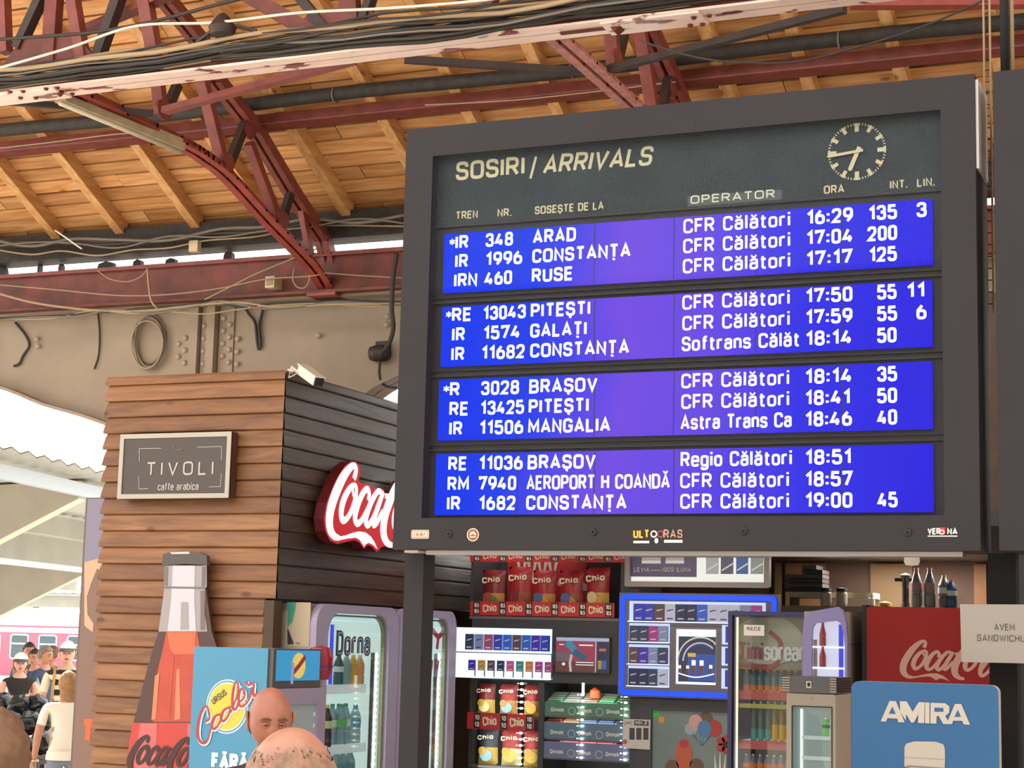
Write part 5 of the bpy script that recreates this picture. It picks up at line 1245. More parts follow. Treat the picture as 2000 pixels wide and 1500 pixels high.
# lit pack displays
M_lit = mat('lit_white', 'dfeeff', .4, emit=1.15); M_litb = mat('lit_blue_white', 'b9c9ff', .4, emit=1.05)
def lit_tray(px0, px1, py0, py1, name='lit_tray'):
    a = s_(px0, py1); e = s_(px1, py0)
    b = MB(); b.rect(a[0], e[0], a[1], e[1], SH-.004, M_lit); b.box(a[0], e[0], SH-.10, SH-.0, a[1]-.006, a[1]+.004, M_lit); b.box(a[0]-.004, a[0], SH-.09, SH-.0, a[1], e[1], M_lit); b.build(name, dc)
    return a[1]
za = lit_tray(897, 1079, 1229, 1271); zb_ = lit_tray(894, 1077, 1279, 1321)
PK = {k: mat('pack_'+k, v, .35, emit=.35) for k, v in dict(slate='3a4468', ice='8f9ec8', pink='b0527a', blue='2f43c8', azure='2f6ae0', brown='6a4a4a', violet='4a2fc0', teal='3f9a8a', gold='c99a2f', orange='e0843a', magenta='c03a9a', white='d9dcf0', navy='2a2c58', rose='e05a8a').items()}
def pack(label, w_, h, d, m, m2, group, cat='pack', name='cigarette_pack'):
    t = thing(name, label, cat, (0, 0, 0), group=group)
    b = MB(); b.box(-w_/2, w_/2, 0, d, 0, h, m); b.build('carton', t, local=True)
    b = MB(); b.prism([(-w_*.36, h*.55), (w_*.3, h*.66), (w_*.36, h*.72), (-w_*.2, h*.66)], -.001, None, m2); b.rect(-w_*.3, w_*.3, h*.12, h*.2, -.001, m2); b.build('print', t, local=True)
    return t
r1 = [('slate', 'dark slate pack with a pale band'), ('ice', 'pale ice grey pack'), ('pink', 'dusky pink pack'), ('blue', 'deep blue pack'), ('azure', 'blue pack with a light swoosh'), ('brown', 'brown pack'), ('azure', 'bright azure pack'), ('violet', 'violet pack'), ('blue', 'dark blue pack at the right end')]
for k, (c_, nm) in enumerate(r1):
    px = 916+k*18.5; o = pack(nm+', upper lit tray', .076, .135, .025, PK[c_], PK['white'] if c_ != 'ice' else PK['slate'], 'packs in the upper lit tray'); p = s_(px, 1262, SH-.06); o.location = (p[0], SH-.06, za+.012)
r2 = [('violet', 'violet'), ('gold', 'gold yellow'), ('brown', 'brown'), ('navy', 'navy'), ('rose', 'rose red'), ('teal', 'green'), ('orange', 'orange'), ('magenta', 'purple magenta'), ('pink', 'pink')]
for k, (c_, nm) in enumerate(r2):
    px = 921+k*18.7; t = pack(nm+' flavour pack on a small stand, lower lit tray', .064, .088, .02, PK[c_], PK['white'], 'packs in the lower lit tray', name='flavour_pack'); p = s_(px, 1300, SH-.06); t.location = (p[0], SH-.06, zb_+.058)
    b = MB(); b.box(.026, .034, .004, .01, -.054, 0, M_cabdark); b.box(-.03, .03, .0, .03, -.056, -.05, M_lit); b.build('stand', t, local=True)
# small advert screen
sc_ = thing('advert_screen', 'small advert screen showing a blue device on dark pink', 'screen', (s_(1140, 1300)[0], SH, s_(1140, 1312)[1]))
a, e = s_(1088, 1311), s_(1192, 1247)
def em(n, c, e=.5): return mat('screen_'+n, c, .3, emit=e)
b = MB(); b.box(a[0]-.01, e[0]+.01, SH-.03, SH, a[1]-.01, e[1]+.01, M_cabdark); b.build('housing', sc_)
wX, hZ = e[0]-a[0], e[1]-a[1]
def R(m, x0, x1, z0, z1, d): b.rect(a[0]+wX*x0, a[0]+wX*x1, a[1]+hZ*z0, a[1]+hZ*z1, SH-.03-d*.001, m)
b = MB(); R(em('pink', 'a8465f', .5), 0, 1, 0, .9, 1); R(em('bar', 'a9b4d8', .7), 0, 1, .9, 1, 1); R(em('brown', '7a4a44', .4), 0, .78, 0, .3, 2); R(em('grey', '7d737c', .4), 0, .28, .3, .55, 2)
R(em('navy', '3a3a5a', .4), .78, 1, 0, .9, 2); R(em('bar', ''), .745, .765, 0, .9, 3)
def W2(x, z): return (a[0]+wX*x, a[1]+hZ*z)
b.stroke([(*W2(.27, .78), ), (*W2(.36, .62), )], .06, SH-.034, em('teal', '3f8fae', .6)); b.stroke([W2(.34, .6), W2(.56, .38)], .05, SH-.0345, em('dteal', '2f6a86', .5)); b.ell(*W2(.25, .8), .035, .03, SH-.035, None, MATS['screen_teal'], 12)
b.stroke([W2(.30, .5), W2(.27, .25), W2(.29, 0)], .022, SH-.0347, em('smoke', 'd0c4c4', .6)); b.ell(*W2(.15, .22), .014, .012, SH-.035, None, em('white', 'ffffff', .9), 8)
for z_ in (.2, .27): R(em('white', ''), .38, .72, z_, z_+.02, 4)
R(em('white', ''), .06, .15, .78, .8, 4); R(em('white', ''), .44, .70, .77, .80, 4)
R(em('orange', 'd07a4a', .5), .82, .95, .62, .7, 3); R(em('gold', 'b89a4a', .5), .8, .87, .1, .35, 3); R(em('blue', '4a68b8', .5), .88, .96, .1, .35, 3); b.build('screen', sc_)
# stick-pack shelf at right of the lower cabinet
M_rail = mat('rail_acrylic', '9fb0ac', .3)
tiers = ((1397, 1376, (('5f9a7c', 'green'), ('8a8f88', 'grey green'), ('9a8a78', 'beige'), ('3f8f5a', 'bright green'), ('4a8a60', 'deep green'))), (1441, 1416, (('c4503a', 'orange red'), ('c98a5a', 'orange'), ('6a8ac0', 'light blue'), ('5a78b0', 'blue'), ('7a88b8', 'grey blue'))), (1479, 1455, (('a86a80', 'pink grey'), ('c05a6a', 'rose'), ('d06a6a', 'salmon'), ('c0586a', 'crimson'), ('b8607a', 'mauve'))))
for ti, (pyb, pyt, cols) in enumerate(tiers):
    a = s_(1062, pyb, SH+.02); e = s_(1228, pyt, SH+.02)
    b = MB(); b.box(r0_, r1_, SH+.02, SH+.5, a[1]-.012, a[1], M_cabg); b.rect(r0_, r1_, a[1], e[1], SH+.012, mat('tier_front_%s' % ('green', 'blue', 'violet')[ti], ('4f7a66', '5a7286', '6a6f92')[ti], .35))
    for q in range(3):
        xx = r0_+.06+q*.25; b.text('Qnnok', xx, a[1]+.035, .035, SH+.009, M_tagw, wt=.2, width=.12); b.ring(xx+.19, a[1]+.045, .035, .035, .008, SH+.009, M_rail, 14)
    b.build('shelf', dc)
    nw = (r1_-r0_)/5
    for q, (cx, nm) in enumerate(cols):
        pm = mat('stick_'+nm.replace(' ', '_'), cx, .35)
        t = thing('stick_box', nm+' stick box on the %s tier of the boxed shelf' % ('top', 'middle', 'bottom')[ti], 'box', (r0_+nw*(q+.5), SH+.05, a[1]+.001), group='stick boxes on the tiered shelf')
        hh = e[1]-a[1]
        b = MB(); vs = [(-nw*.47, 0, 0), (nw*.47, 0, 0), (nw*.47, .17, 0), (-nw*.47, .17, 0), (-nw*.47, 0, hh+.005), (nw*.47, 0, hh+.005), (nw*.47, .17, hh+.08), (-nw*.47, .17, hh+.08)]
        b.add(vs, [(0, 3, 2, 1), (4, 5, 6, 7), (0, 1, 5, 4), (1, 2, 6, 5), (2, 3, 7, 6), (3, 0, 4, 7)], pm); b.build('carton', t, local=True)
        b = MB()
        for j in range(4):
            yy0 = .015+j*.038; zz0 = hh+.005+.075*yy0/.17; b.add([(-nw*.4, yy0, zz0+.003), (nw*.4, yy0, zz0+.003), (nw*.4, yy0+.016, zz0+.010), (-nw*.4, yy0+.016, zz0+.010)], [(0, 1, 2, 3)], M_tagw)
        b.build('print', t, local=True)
for px in (1137, 1222):
    b = MB(); x = s_(px, 1400)[0]; zz = 1.0
    while zz < rz1-.04: b.ell(x, zz, .017, .010, SH-.006, SH-.002, M_led2, 8); b.box(x-.045, x-.03, SH-.004, SH-.002, zz-.003, zz+.003, M_led2); zz += .052
    b.build('led_strip', dc)
b = MB(); b.box(s_(1139, 1345)[0]-.01, s_(1139, 1345)[0]+.012, SH-.005, SH-.002, s_(1139, 1357)[1], s_(1139, 1334)[1], M_led2); b.build('led_strip', dc)
b = MB(); q = s_(1162, 1357, SH+.1); b.lathe([(.0001, 0), (.05, .01), (.045, .07), (.0001, .1)], (q[0], SH+.1, s_(1139, 1376, SH+.1)[1]+.05), mat('orange_wrap', 'd85a2a', .4), 8); tag(b.build('sweet_bag'), 'small orange sweet bag on top of the boxed shelf', 'snack bag')
# lit advert panel at the top
ap = thing('lit_advert_panel', 'white lit advert panel with purple picture under the board edge', 'sign', (s_(1366, 1100)[0], SH, s_(1366, 1145)[1]))
def E5(cx, cy, Y=SH): return s_(1190+cx*.2067, 1070+cy*.2067, Y)
a, e = E5(165, 368), E5(1530, 20)
b = MB(); b.frame(a[0], e[0], a[1], 2.72, .01, .045, SH-.06, SH, mat('panel_frame_grey', '9a8f8c', .4), ri=.004, n=1); b.build('frame', ap)
b = MB(); b.rect(a[0]+.04, e[0]-.04, a[1]+.04, 2.68, SH-.02, mat('panel_lit', 'e9ece2', .4, emit=.85))
def RR(c0, c1, m, d): p, q = E5(*c0), E5(*c1); b.rect(p[0], q[0], p[1], q[1], SH-.02-.001*d, m)
RR((205, 272), (835, -20), em('purple', '5a4a72', .45), 1); RR((315, 150), (495, -20), em('sand', 'b0a49a', .6), 2); RR((540, 150), (715, -20), em('sand', ''), 2); RR((315, 122), (495, 148), em('cream', 'd0cac0', .7), 3); RR((540, 122), (715, 148), em('cream', ''), 3)
a2, e2 = E5(243, 228), E5(388, 226); b.text('LEVIA', a2[0], a2[1], .038, SH-.026, M_tagw, wt=.17, width=e2[0]-a2[0]); a2, e2 = E5(515, 226), E5(780, 224); b.text('IQOS ILUMA', a2[0], a2[1], .036, SH-.026, M_tagw, wt=.15, width=e2[0]-a2[0]); a2, e2 = E5(400, 214), E5(505, 213); b.stroke([a2, e2], .006, SH-.026, M_tagw)
for k, (c0, c1, m) in enumerate((((920, 248), (1042, 85), 'a9acae'), ((1060, 248), (1180, 85), '4a4c62'), ((1205, 248), (1320, 85), '2f5a9a'), ((1342, 248), (1463, 85), '8d928f'))):
    RR(c0, c1, em('tile%d' % k, m, .6), 2); p, q = E5(c0[0]+10, 215), E5(c1[0]-5, 150); b.stroke([p, q], .012, SH-.0225, em('cream', ''))
b.build('lit_face', ap)
# big blue framed cigarette display
bs = thing('blue_framed_display', 'display case with a glowing blue frame and lit cigarette rows', 'display case', (s_(1360, 1300)[0], SH, s_(1360, 1365)[1]))
YB2 = SH-.08
def E(cx, cy): return E5(cx, cy, YB2)
a = E(80, 1402); e = E(1598, 440)
M_bl = mat('blue_glow', '0848ff', .5, emit=1.15)
b = MB(); b.box(a[0], e[0], YB2, SH-.002, a[1], e[1], M_cabg); b.build('case', bs)
b = MB(); b.frame(a[0]+.012, e[0]-.012, a[1]+.014, e[1]-.014, .04, .042, YB2-.012, YB2, M_bl); b.build('blue_light_frame', bs)
def win(c0, c1, packs, rowname, ti):
    p, q = E(*c0), E(*c1)
    b = MB(); b.rect(p[0], q[0], p[1], q[1], YB2-.004, M_litb); b.box(p[0], q[0], YB2-.05, YB2-.004, p[1]-.008, p[1], M_lit); b.build('lit_window', bs)
    x = p[0]+(q[0]-p[0])*.04; n = len(packs); wp = (q[0]-p[0])*.94/n
    for k, (cn, lab) in enumerate(packs):
        o = pack(lab, wp*.96, (q[1]-p[1])*.86, .03, PK[cn], PK['white'] if cn != 'white' else PK['violet'], 'packs in the blue framed display'); o.location = (x+wp*(k+.5), YB2-.042, p[1]+.001)
win((190, 690), (1480, 520), [('blue', 'deep blue pack, first in the top row'), ('blue', 'second deep blue pack in the top row'), ('brown', 'brownish pack in the top row'), ('white', 'white pack between brown and navy packs'), ('navy', 'navy pack left of its twin in the top row'), ('navy', 'navy pack right of its twin in the top row'), ('azure', 'sky blue pack in the top row'), ('white', 'white pack right of the sky blue one'), ('white', 'second white pack in the top row'), ('white', 'third white pack in the top row'), ('ice', 'pale pack near the right end of the top row'), ('magenta', 'pink pack at the right end of the top row')], 'top', 0)
win((188, 885), (575, 718), [('slate', 'slate pack in the second row'), ('slate', 'second slate pack in the second row'), ('magenta', 'magenta pack in the second row'), ('ice', 'pale lilac pack in the second row')], '2', 1)
win((183, 1092), (572, 920), [('brown', 'brown violet pack in the third row'), ('violet', 'violet pack in the third row'), ('ice', 'pale violet pack in the third row'), ('slate', 'dark pack in the third row')], '3', 2)
win((178, 1298), (570, 1122), [('navy', 'navy pack in the bottom row'), ('navy', 'second navy pack in the bottom row'), ('slate', 'third dark pack in the bottom row'), ('white', 'white pink pack in the bottom row')], '4', 3)
for c0, c1 in (((1065, 912), (1340, 735)), ((1062, 1112), (1340, 940)), ((1060, 1330), (1340, 1148))):
    p, q = E(*c0), E(*c1); b = MB(); b.rect(p[0], q[0], p[1], q[1], YB2-.004, M_litb); b.rect(p[0]+.03, p[0]+.15, p[1]+.015, q[1]-.01, YB2-.006, PK['blue']); b.build('lit_window', bs)
p, q = E(630, 1285), E(1010, 775)
b = MB(); b.rect(p[0], q[0], p[1], q[1], YB2-.004, M_lit); hh = q[1]-p[1]; ww = q[0]-p[0]
b.rect(p[0]+.02, q[0], p[1]+.02, p[1]+hh*.87, YB2-.006, em('poster_navy', '2a3558', .5)); b.rect(p[0]+ww*.3, q[0], p[1]+.03, p[1]+hh*.55, YB2-.0065, em('poster_blue', '2250a8', .6))
for rr_, mm in ((.56, em('cream', '')), (.46, em('poster_navy', '')), (.43, em('cream', '')), (.40, em('poster_blue', ''))):
    pts = [(p[0]+ww*.62+ww*rr_*math.cos(t)*1.02, p[1]+hh*.42+hh*rr_*.78*math.sin(t)) for t in [PI*(.25+.75*i/16) for i in range(17)]]
    b.stroke([(min(x, q[0]-.004), z) for x, z in pts], .012, YB2-.007-.001*rr_, mm)
b.rect(p[0]+ww*.3, p[0]+ww*.5, p[1]+hh*.5, p[1]+hh*.57, YB2-.009, em('tag_gold', 'd8b04a', .7))
for k, (cx, cw, ch, c_) in enumerate(((.1, .07, .14, 'gold'), (.3, .07, .14, 'gold'), (.45, .1, .24, 'brown'), (.65, .1, .24, 'brown'), (.88, .08, .16, 'gold'))):
    b.rect(p[0]+ww*(cx-cw/2), p[0]+ww*(cx+cw/2), p[1]+hh*.2, p[1]+hh*(.2+ch), YB2-.010, em('white', '')); b.rect(p[0]+ww*(cx-cw/2), p[0]+ww*(cx+cw/2), p[1]+hh*.2, p[1]+hh*(.2+ch*.6), YB2-.011, em('brown', ''))
b.stroke(smooth([(p[0]+ww*.05, p[1]+hh*.2), (p[0]+ww*.5, p[1]+hh*.13), (q[0]-.01, p[1]+hh*.2)], 5), .01, YB2-.012, em('white', '')); b.build('poster', bs)
# dark window frame below with stickers
gw = thing('glazed_counter', 'dark framed grey glazed counter with balloon stickers', 'counter', (s_(1345, 1450)[0], SH, 0))
YW = SH-.02
def H(cx, cy): return s_(1190+cx*.18, 1350+cy*.18, YW)
a, e = (max(H(225, 70)[0], X1+.004), H(225, 70)[1]), H(1290, 90); gz = H(470, 205)[1]
gx0, gx1 = H(460, 300)[0], H(1330, 300)[0]
b = MB(); b.box(a[0], gx0, YW, YW+.3, 0, a[1], M_cabdark); b.box(gx0, gx1+.1, YW, YW+.3, gz, a[1], M_cabdark); b.build('frame', gw)
b = MB(); b.box(gx0, gx1+.1, YW+.02, YW+.03, .2, gz, mat('grey_green_pane', '6c7c7a', .25, var=.1, scale=3)); b.build('pane', gw)
b = MB(); yst = YW+.017
M_bp, M_bb, M_bbl, M_brd = mat('balloon_pink', 'c99a94', .5), mat('balloon_brown', '6b4f42', .5), mat('balloon_blue', '4a7ca8', .5), mat('balloon_red', 'b0363a', .5)
for (cx, cy, rx_, rz_, m, d) in ((880, 410, .055, .05, mat('balloon_pale_blue', '8fa2b4', .5), 0), (930, 340, .06, .065, M_bp, 1), (1040, 320, .065, .07, M_bb, 0), (1025, 410, .06, .07, M_bbl, 2), (1135, 405, .062, .068, M_brd, 1)):
    c = H(cx, cy); b.ell(c[0], c[1], rx_, rz_, yst-.001*d, None, m, 18)
c = H(1000, 590)
for cx, cy in ((890, 460), (950, 400), (1020, 470), (1110, 465)): b.stroke([H(cx, cy), c], .006, yst, mat('balloon_string', '3c5a78', .5))
b.prism([H(950, 430), H(1060, 450), H(1040, 560), H(1000, 590), H(960, 560)], yst, None, mat('bunch_grey', '7d9090', .5)); b.build('balloon_sticker', gw)
b = MB(); c = H(800, 830); b.ell(c[0], c[1]+.1, .075, .13, yst, None, mat('rocket_orange', 'b8583a', .5), 18); b.ell(c[0]-.1, c[1], .06, .06, yst, None, MATS['balloon_brown'], 12); b.ell(c[0]+.11, c[1]+.02, .06, .06, yst, None, MATS['balloon_brown'], 12); b.ell(c[0], c[1]+.19, .04, .035, yst-.001, None, M_brd, 12); b.build('rocket_sticker', gw)
b = MB(); c = H(1245, 580)
for k in range(5): b.ell(c[0]+.04*math.cos(k*1.257), c[1]+.045*math.sin(k*1.257), .035, .035, yst, None, M_brd, 12)
b.ell(c[0], c[1], .02, .02, yst-.001, None, M_tag, 8); b.build('flower_sticker', gw)
b = MB(); c = H(1195, 780)
for k in (-.03, 0, .03): b.prism([(c[0]+k-.015, c[1]-.12), (c[0]+k+.015, c[1]-.12), (c[0]+k*1.6, c[1]+.12-abs(k))], yst, None, M_tagw)
b.build('leaf_sticker', gw)
b = MB(); c = H(560, 310); b.ell(c[0], c[1], .028, .028, yst, None, mat('dot_orange', 'c98a3a', .5), 12); c = H(500, 240); b.rect(c[0]-.03, c[0]+.03, c[1]-.03, c[1]+.03, yst, mat('dot_green', '3fae4a', .5)); b.build('dot_sticker', gw)
# leaflet stuck beside it
lf = thing('price_leaflet', 'white leaflet with three dark pictures stuck left of the balloon counter', 'leaflet', (*[H(330, 460)[i] if i == 0 else SH-.12 for i in (0, 1)], H(330, 640)[1]))
yl = SH-.026
def H2(cx, cy): return s_(1190+cx*.18, 1350+cy*.18, yl)
b = MB(); b.prism([H2(150, 300), H2(447, 310), H2(440, 635), H2(145, 615)], yl, yl+.002, mat('leaflet_paper', 'c4bcb4', .6)); b.build('sheet', lf)
b = MB()
for x in (218, 292, 368): p, q = H2(x, 525), H2(x+58, 400); b.rect(p[0], q[0], p[1], q[1], yl-.001, M_cabdark)
p, q = H2(270, 370), H2(428, 322); b.rect(p[0], q[0], p[1], q[1], yl-.001, M_cabdark); p, q = H2(285, 360), H2(350, 330); b.text('HN', p[0], p[1], .03, yl-.002, M_tagw, width=.06, wt=.2); p = H2(375, 360); b.text('2', p[0], p[1], .03, yl-.002, M_tagw, width=.03, wt=.2)
p, q = H2(160, 365), H2(250, 325); b.stroke([p, q], .004, yl-.001, M_cabdark); p, q = H2(165, 330), H2(250, 360); b.stroke([p, q], .004, yl-.001, M_cabdark); c = H2(170, 548); b.ell(c[0], c[1], .02, .02, yl-.001, None, mat('leaflet_dot', 'b0583a', .5), 12); b.build('print', lf)

# ------------------------------------------------------------------ beer fridge with dark blue frame
TY = 12.2
M_navy = mat('navy_fridge', '2b2c5c', .4)
tf = thing('beer_fridge', 'dark blue framed fridge with white lettering and orange capped bottles', 'fridge', (xY(1500, 1400, TY), TY+.3, 0))
tx0, tx1 = xY(1421, 1350, TY), xY(1580, 1350, TY)+.12; tz = zY(1490, 1194, TY)
gx0, gx1, gz1 = xY(1433, 1350, TY), tx1-.04, zY(1490, 1206, TY)
b = MB(); b.box(tx0, gx0, TY+.03, TY+.6, 0, tz, M_navy); b.box(gx1, tx1, TY+.03, TY+.6, 0, tz, M_navy); b.box(gx0, gx1, TY+.03, TY+.6, gz1, tz, M_navy); b.box(gx0, gx1, TY+.57, TY+.6, 0, gz1, mat('beer_fridge_back', '8b8a7c', .5, emit=.12)); b.box(gx0, gx1, TY+.03, TY+.57, 0, .15, M_navy); b.build('body', tf)
b = MB(); b.frame(tx0, tx1, .1, tz, .01, .03, TY, TY+.03, M_navy, ri=.005); td = b.build('door', tf)
b = MB(); b.box(gx0, gx1, TY+.012, TY+.018, .13, gz1+.01, M_glass); b.build('glass', td)
hb = MB(); hz = zY(1490, 1308, TY)
hb.box(gx0, gx1, TY+.10, TY+.11, hz, gz1, mat('beer_header_green', '6f7168', .5, var=.1)); c = onY(1500, 1265, TY+.1)
hb.ell(c.x, c.z+.05, .25, .17, TY+.095, None, mat('beer_header_pale', '8f9086', .5), 28); c2_ = onY(1488, 1262, TY+.1)
a = onY(1442, 1289, TY+.09); e = onY(1569, 1292, TY+.09)
hb.stroke(smooth([(a.x-.02, a.z-.03, .02), (a.x+.15, a.z-.04, .03), (a.x+.27, a.z-.02, .03), (a.x+.30, a.z+.12, .03), (a.x+.22, a.z+.2, .03)], 5), None, TY+.092, mat('beer_swoosh', '7a2f3a', .5))
hb.text('Timi', a.x, a.z, .125, TY+.09, mat('beer_red_letters', '7a3b48', .5), wt=.14, sp=.1, width=(e.x-a.x)*.38); hb.text('soreana', a.x+(e.x-a.x)*.40, a.z, .13, TY+.09, mat('beer_white_letters', 'b9bcc4', .5), wt=.15, sp=.1, width=(e.x-a.x)*.75); hb.build('header_print', tf)
b = MB(); p, q = onY(1452, 1241, TY), onY(1492, 1221, TY); b.rect(p.x, q.x, p.z, q.z, TY+.011, M_wh); b.text('RECE', p.x+.02, p.z+.035, .024, TY+.010, M_tag, wt=.16, width=.1); b.text('SAPCA', p.x+.045, p.z+.008, .02, TY+.010, M_tag, wt=.16, width=.06) if False else None; b.build('paper_sticker', tf)
shz = [zY(1490, y, TY+.2) for y in (1351, 1447, 1520)]
for z in shz:
    b = MB(); b.box(gx0, gx1, TY+.12, TY+.55, z-.012, z, M_shelf); b.box(gx0, gx1, TY+.11, TY+.12, z-.055, z+.004, mat('beer_rail_red', 'a84a50', .4)); b.build('shelf', tf)
M_capo = mat('cap_orange', 'd8763a', .4, emit=.35); M_can = mat('label_teal', '7a98a0', .3, emit=.15); M_amb = mat('amber_drink', 'd9a62f', .2, emit=.3); M_tealb = mat('teal_drink', '6fb0a4', .2, emit=.2); M_bluecan = mat('blue_can', '2f4a78', .35)  # caps and drinks glow faintly in place of the fridge's light
pr = bottle('soda_bottle', .15, .022, M_can, M_capo, M_capo, 'small orange capped bottle on the top shelf of the dark blue fridge', lz=(.03, .28), group='orange capped bottles in the dark blue fridge')
for k in range(9):
    o = pr if k == 0 else copy_tree(pr); o.location = (gx0+.035+k*.05, TY+.2, shz[0]+.001)
pa = bottle('juice_bottle', .27, .022, mat('pale_amber_glass', 'b59a62', .2, emit=.12), M_labw, M_amb, 'amber drink bottle on the middle shelf of the dark blue fridge', group='amber bottles in the dark blue fridge', lz=(.02, .42))
pt = bottle('water_bottle', .27, .022, mat('pale_clear_glass', '8fa09a', .2, emit=.1), M_labw, M_tealb, 'pale teal drink bottle at the left of the middle shelf of the dark blue fridge', group='teal bottles in the dark blue fridge', lz=(.02, .30))
nt = na = 0
for k in range(9):
    if k < 3: o = pt if nt == 0 else copy_tree(pt); nt += 1
    else: o = pa if na == 0 else copy_tree(pa); na += 1
    o.location = (gx0+.09+k*.05, TY+.2, shz[1]+.001)
pc = bottle('soda_bottle', .16, .022, mat('mauve_drink', '8a7a8c', .3), M_labw, M_capo, 'small pale capped bottle on the bottom shelf of the dark blue fridge', group='small bottles low in the dark blue fridge')
for k in range(9):
    o = pc if k == 0 else copy_tree(pc); o.location = (gx0+.035+k*.05, TY+.2, shz[2]+.001)
b = MB(); z = zY(1490, 1378, TY+.1); b.box(gx0, gx1, TY+.1, TY+.12, z-.02, z+.01, mat('yellow_rail', '9a9448', .4)); b.build('rail', tf)
b = MB(); lx = gx0+.02; b.box(gx0+.002, gx0+.012, TY+.05, TY+.07, .2, gz1, mat('warm_led', 'fff0d0', .3, emit=1.2)); b.build('light_strip', tf)

# ------------------------------------------------------------------ slim lit fridge, red chest, vented fridge, blue panel, notice
LY = 11.52
sf = thing('slim_lit_fridge', 'slim lit fridge with a rounded lilac hood and red bottles', 'fridge', (xY(1610, 1300, LY), LY+.3, 0))
f0, f1x = xY(1567, 1260, LY), xY(1654, 1260, LY); zt = zY(1610, 1188, LY)
M_lil = mat('lilac_hood', '8880b4', .4); sd = onX(1688, 1260, f1x).y
o0, o1, oz1 = xY(1584, 1280, LY), xY(1650, 1280, LY), zY(1620, 1213, LY)
def LP(pts): return [(xY(px, py, LY), zY(px, py, LY)) for px, py in pts]
outer = [(f0, .1)]+LP([(1567, 1245), (1570, 1212), (1579, 1195), (1637, 1185), (1646, 1192), (1652, 1216), (1655, 1250)])+[(f1x, .1)]
inner = [(o0, .2)]+LP([(1585, 1245), (1586, 1226), (1592, 1217), (1634, 1212), (1642, 1218), (1647, 1236), (1650, 1262)])+[(o1, .2)]
b = MB(); b.box(f0, f1x, LY+.05, sd, 0, zt-.02, M_fr_beige); b.box(f1x, f1x+.002, LY+.03, sd, zY(1670, 1258, LY+.3)-.006, zY(1670, 1258, LY+.3), M_fr_dark); b.build('body', sf)
b = MB()
N = len(outer); vs = [(p[0], LY, p[1]) for p in outer]+[(p[0], LY, p[1]) for p in inner]+[(p[0], LY+.05, p[1]) for p in outer]+[(p[0], LY+.05, p[1]) for p in inner]
fs = []
for k in range(N):
    j = (k+1) % N; fs += [(k, j, N+j, N+k), (j, k, 2*N+k, 2*N+j), (N+k, N+j, 3*N+j, 3*N+k)]
b.add(vs, [tuple(reversed(f)) for f in fs], M_lil); dr = b.build('door', sf)
b = MB(); b.prism(inner, LY+.045, None, mat('slim_lit_back', 'd4d8f4', .4, emit=.75)); b.rect(o0+.17, o0+.2, .25, oz1-.02, LY+.044, M_blueLED); b.rect(o0+.005, o0+.03, .25, oz1-.12, LY+.044, M_fr_beige)
for py in (1262, 1303): z = zY(1610, py, LY); b.box(o0, o1, LY+.03, LY+.046, z-.012, z, M_lit)
b.build('interior', sf)
b = MB(); b.prism(inner, LY+.008, None, M_glass); b.build('glass', dr)
M_cokb = mat('red_drink_bottle', 'b02838', .3, emit=.2)
for k, (px, py, lab) in enumerate(((1605, 1262, 'red bottle on the top shelf of the slim lit fridge'), (1605, 1303, 'red bottle on the second shelf of the slim lit fridge'))):
    o = bottle('cola_bottle', .15 if k == 0 else .13, .036, M_cokb, M_brd, None, lab, neck=.5); o.location = (xY(px, py, LY), LY+.005+.036-.03, zY(1610, py, LY)+.001); o.location.y = LY+.0
    o.location.y = LY-.0
for o in [o for o in COL.objects if o.name.startswith('cola_bottle')]: o.scale = (.6, .35, 1); o.location.y = LY+.027
# red drinks chest
RY = 11.6
rc = thing('red_drinks_cooler', 'big red drinks cooler with pale flowing script under the bottles', 'fridge', (xY(1812, 1300, RY), RY+.35, 0))
rx0, rx1 = xY(1693, 1260, RY), xY(1984, 1260, RY); rz = zY(1800, 1186, RY)
M_chest = mat('chest_red', '841b1b', .5, var=.1, scale=2, spec=.25); M_chl = mat('chest_script', 'b08a80', .45)
b = MB(); b.rrect(rx0, rx1, .05, rz, .02, RY, RY+.7, M_chest); b.build('body', rc)
b = MB(); k_ = (zY(1790, 1250, RY)-zY(1790, 1322, RY))/CH*.98; p = onY(1772, 1322, RY); drinks_script(b, p.x+.03, p.z-.0, k_, RY-.003, M_chl, full=True, kx=k_*.90); b.build('script', rc)
b = MB(); b.box(rx0-.035, rx0-.004, RY+.02, RY+.6, 0, rz+.01, M_groove); b.build('dark_gap', rc)  # black box standing in for the dark gap left of the cooler
# dark partition at the right
dp = MB(); dp.box(rx1+.02, rx1+.6, RY+.05, RY+.12, 0, 2.7, M_cabdark); tag(dp.build('partition'), 'dark partition panel right of the red drinks cooler', 'panel')
# vented fridge
VY = 9.9
vf = thing('vented_fridge', 'small beige fridge with dark louvred top and a glass door', 'fridge', (xY(1580, 1450, VY), VY+.3, 0))
v0, v1 = xY(1536, 1440, VY), xY(1632, 1440, VY); vz = zY(1585, 1322, VY); vm = zY(1585, 1354, VY); vy1 = onX(1662, 1340, v1).y
M_vent = mat('vent_grey', '56585c', .4)
b = MB(); b.box(v0-.02, v1, VY, vy1, vm, vz, M_vent)
for k in range(6): z = vm+.012+k*(vz-vm-.02)/5; b.box(v0-.024, v0+.02, VY-.006, VY, z-.003, z+.003, M_silver); b.box(v1-.03, v1+.006, VY-.006, VY, z-.003, z+.003, M_silver); b.box(v1, v1+.006, VY+.03, vy1-.02, z-.004, z+.004, M_groove)
hd_ = b.build('louvred_top', vf)
b = MB(); p = onY(1580, 1337, VY); b.rect(p.x-.014, p.x+.014, p.z-.018, p.z+.018, VY-.004, M_wh); b.rect(p.x-.008, p.x+.008, p.z-.011, p.z+.011, VY-.006, M_groove); b.build('switch', vf)
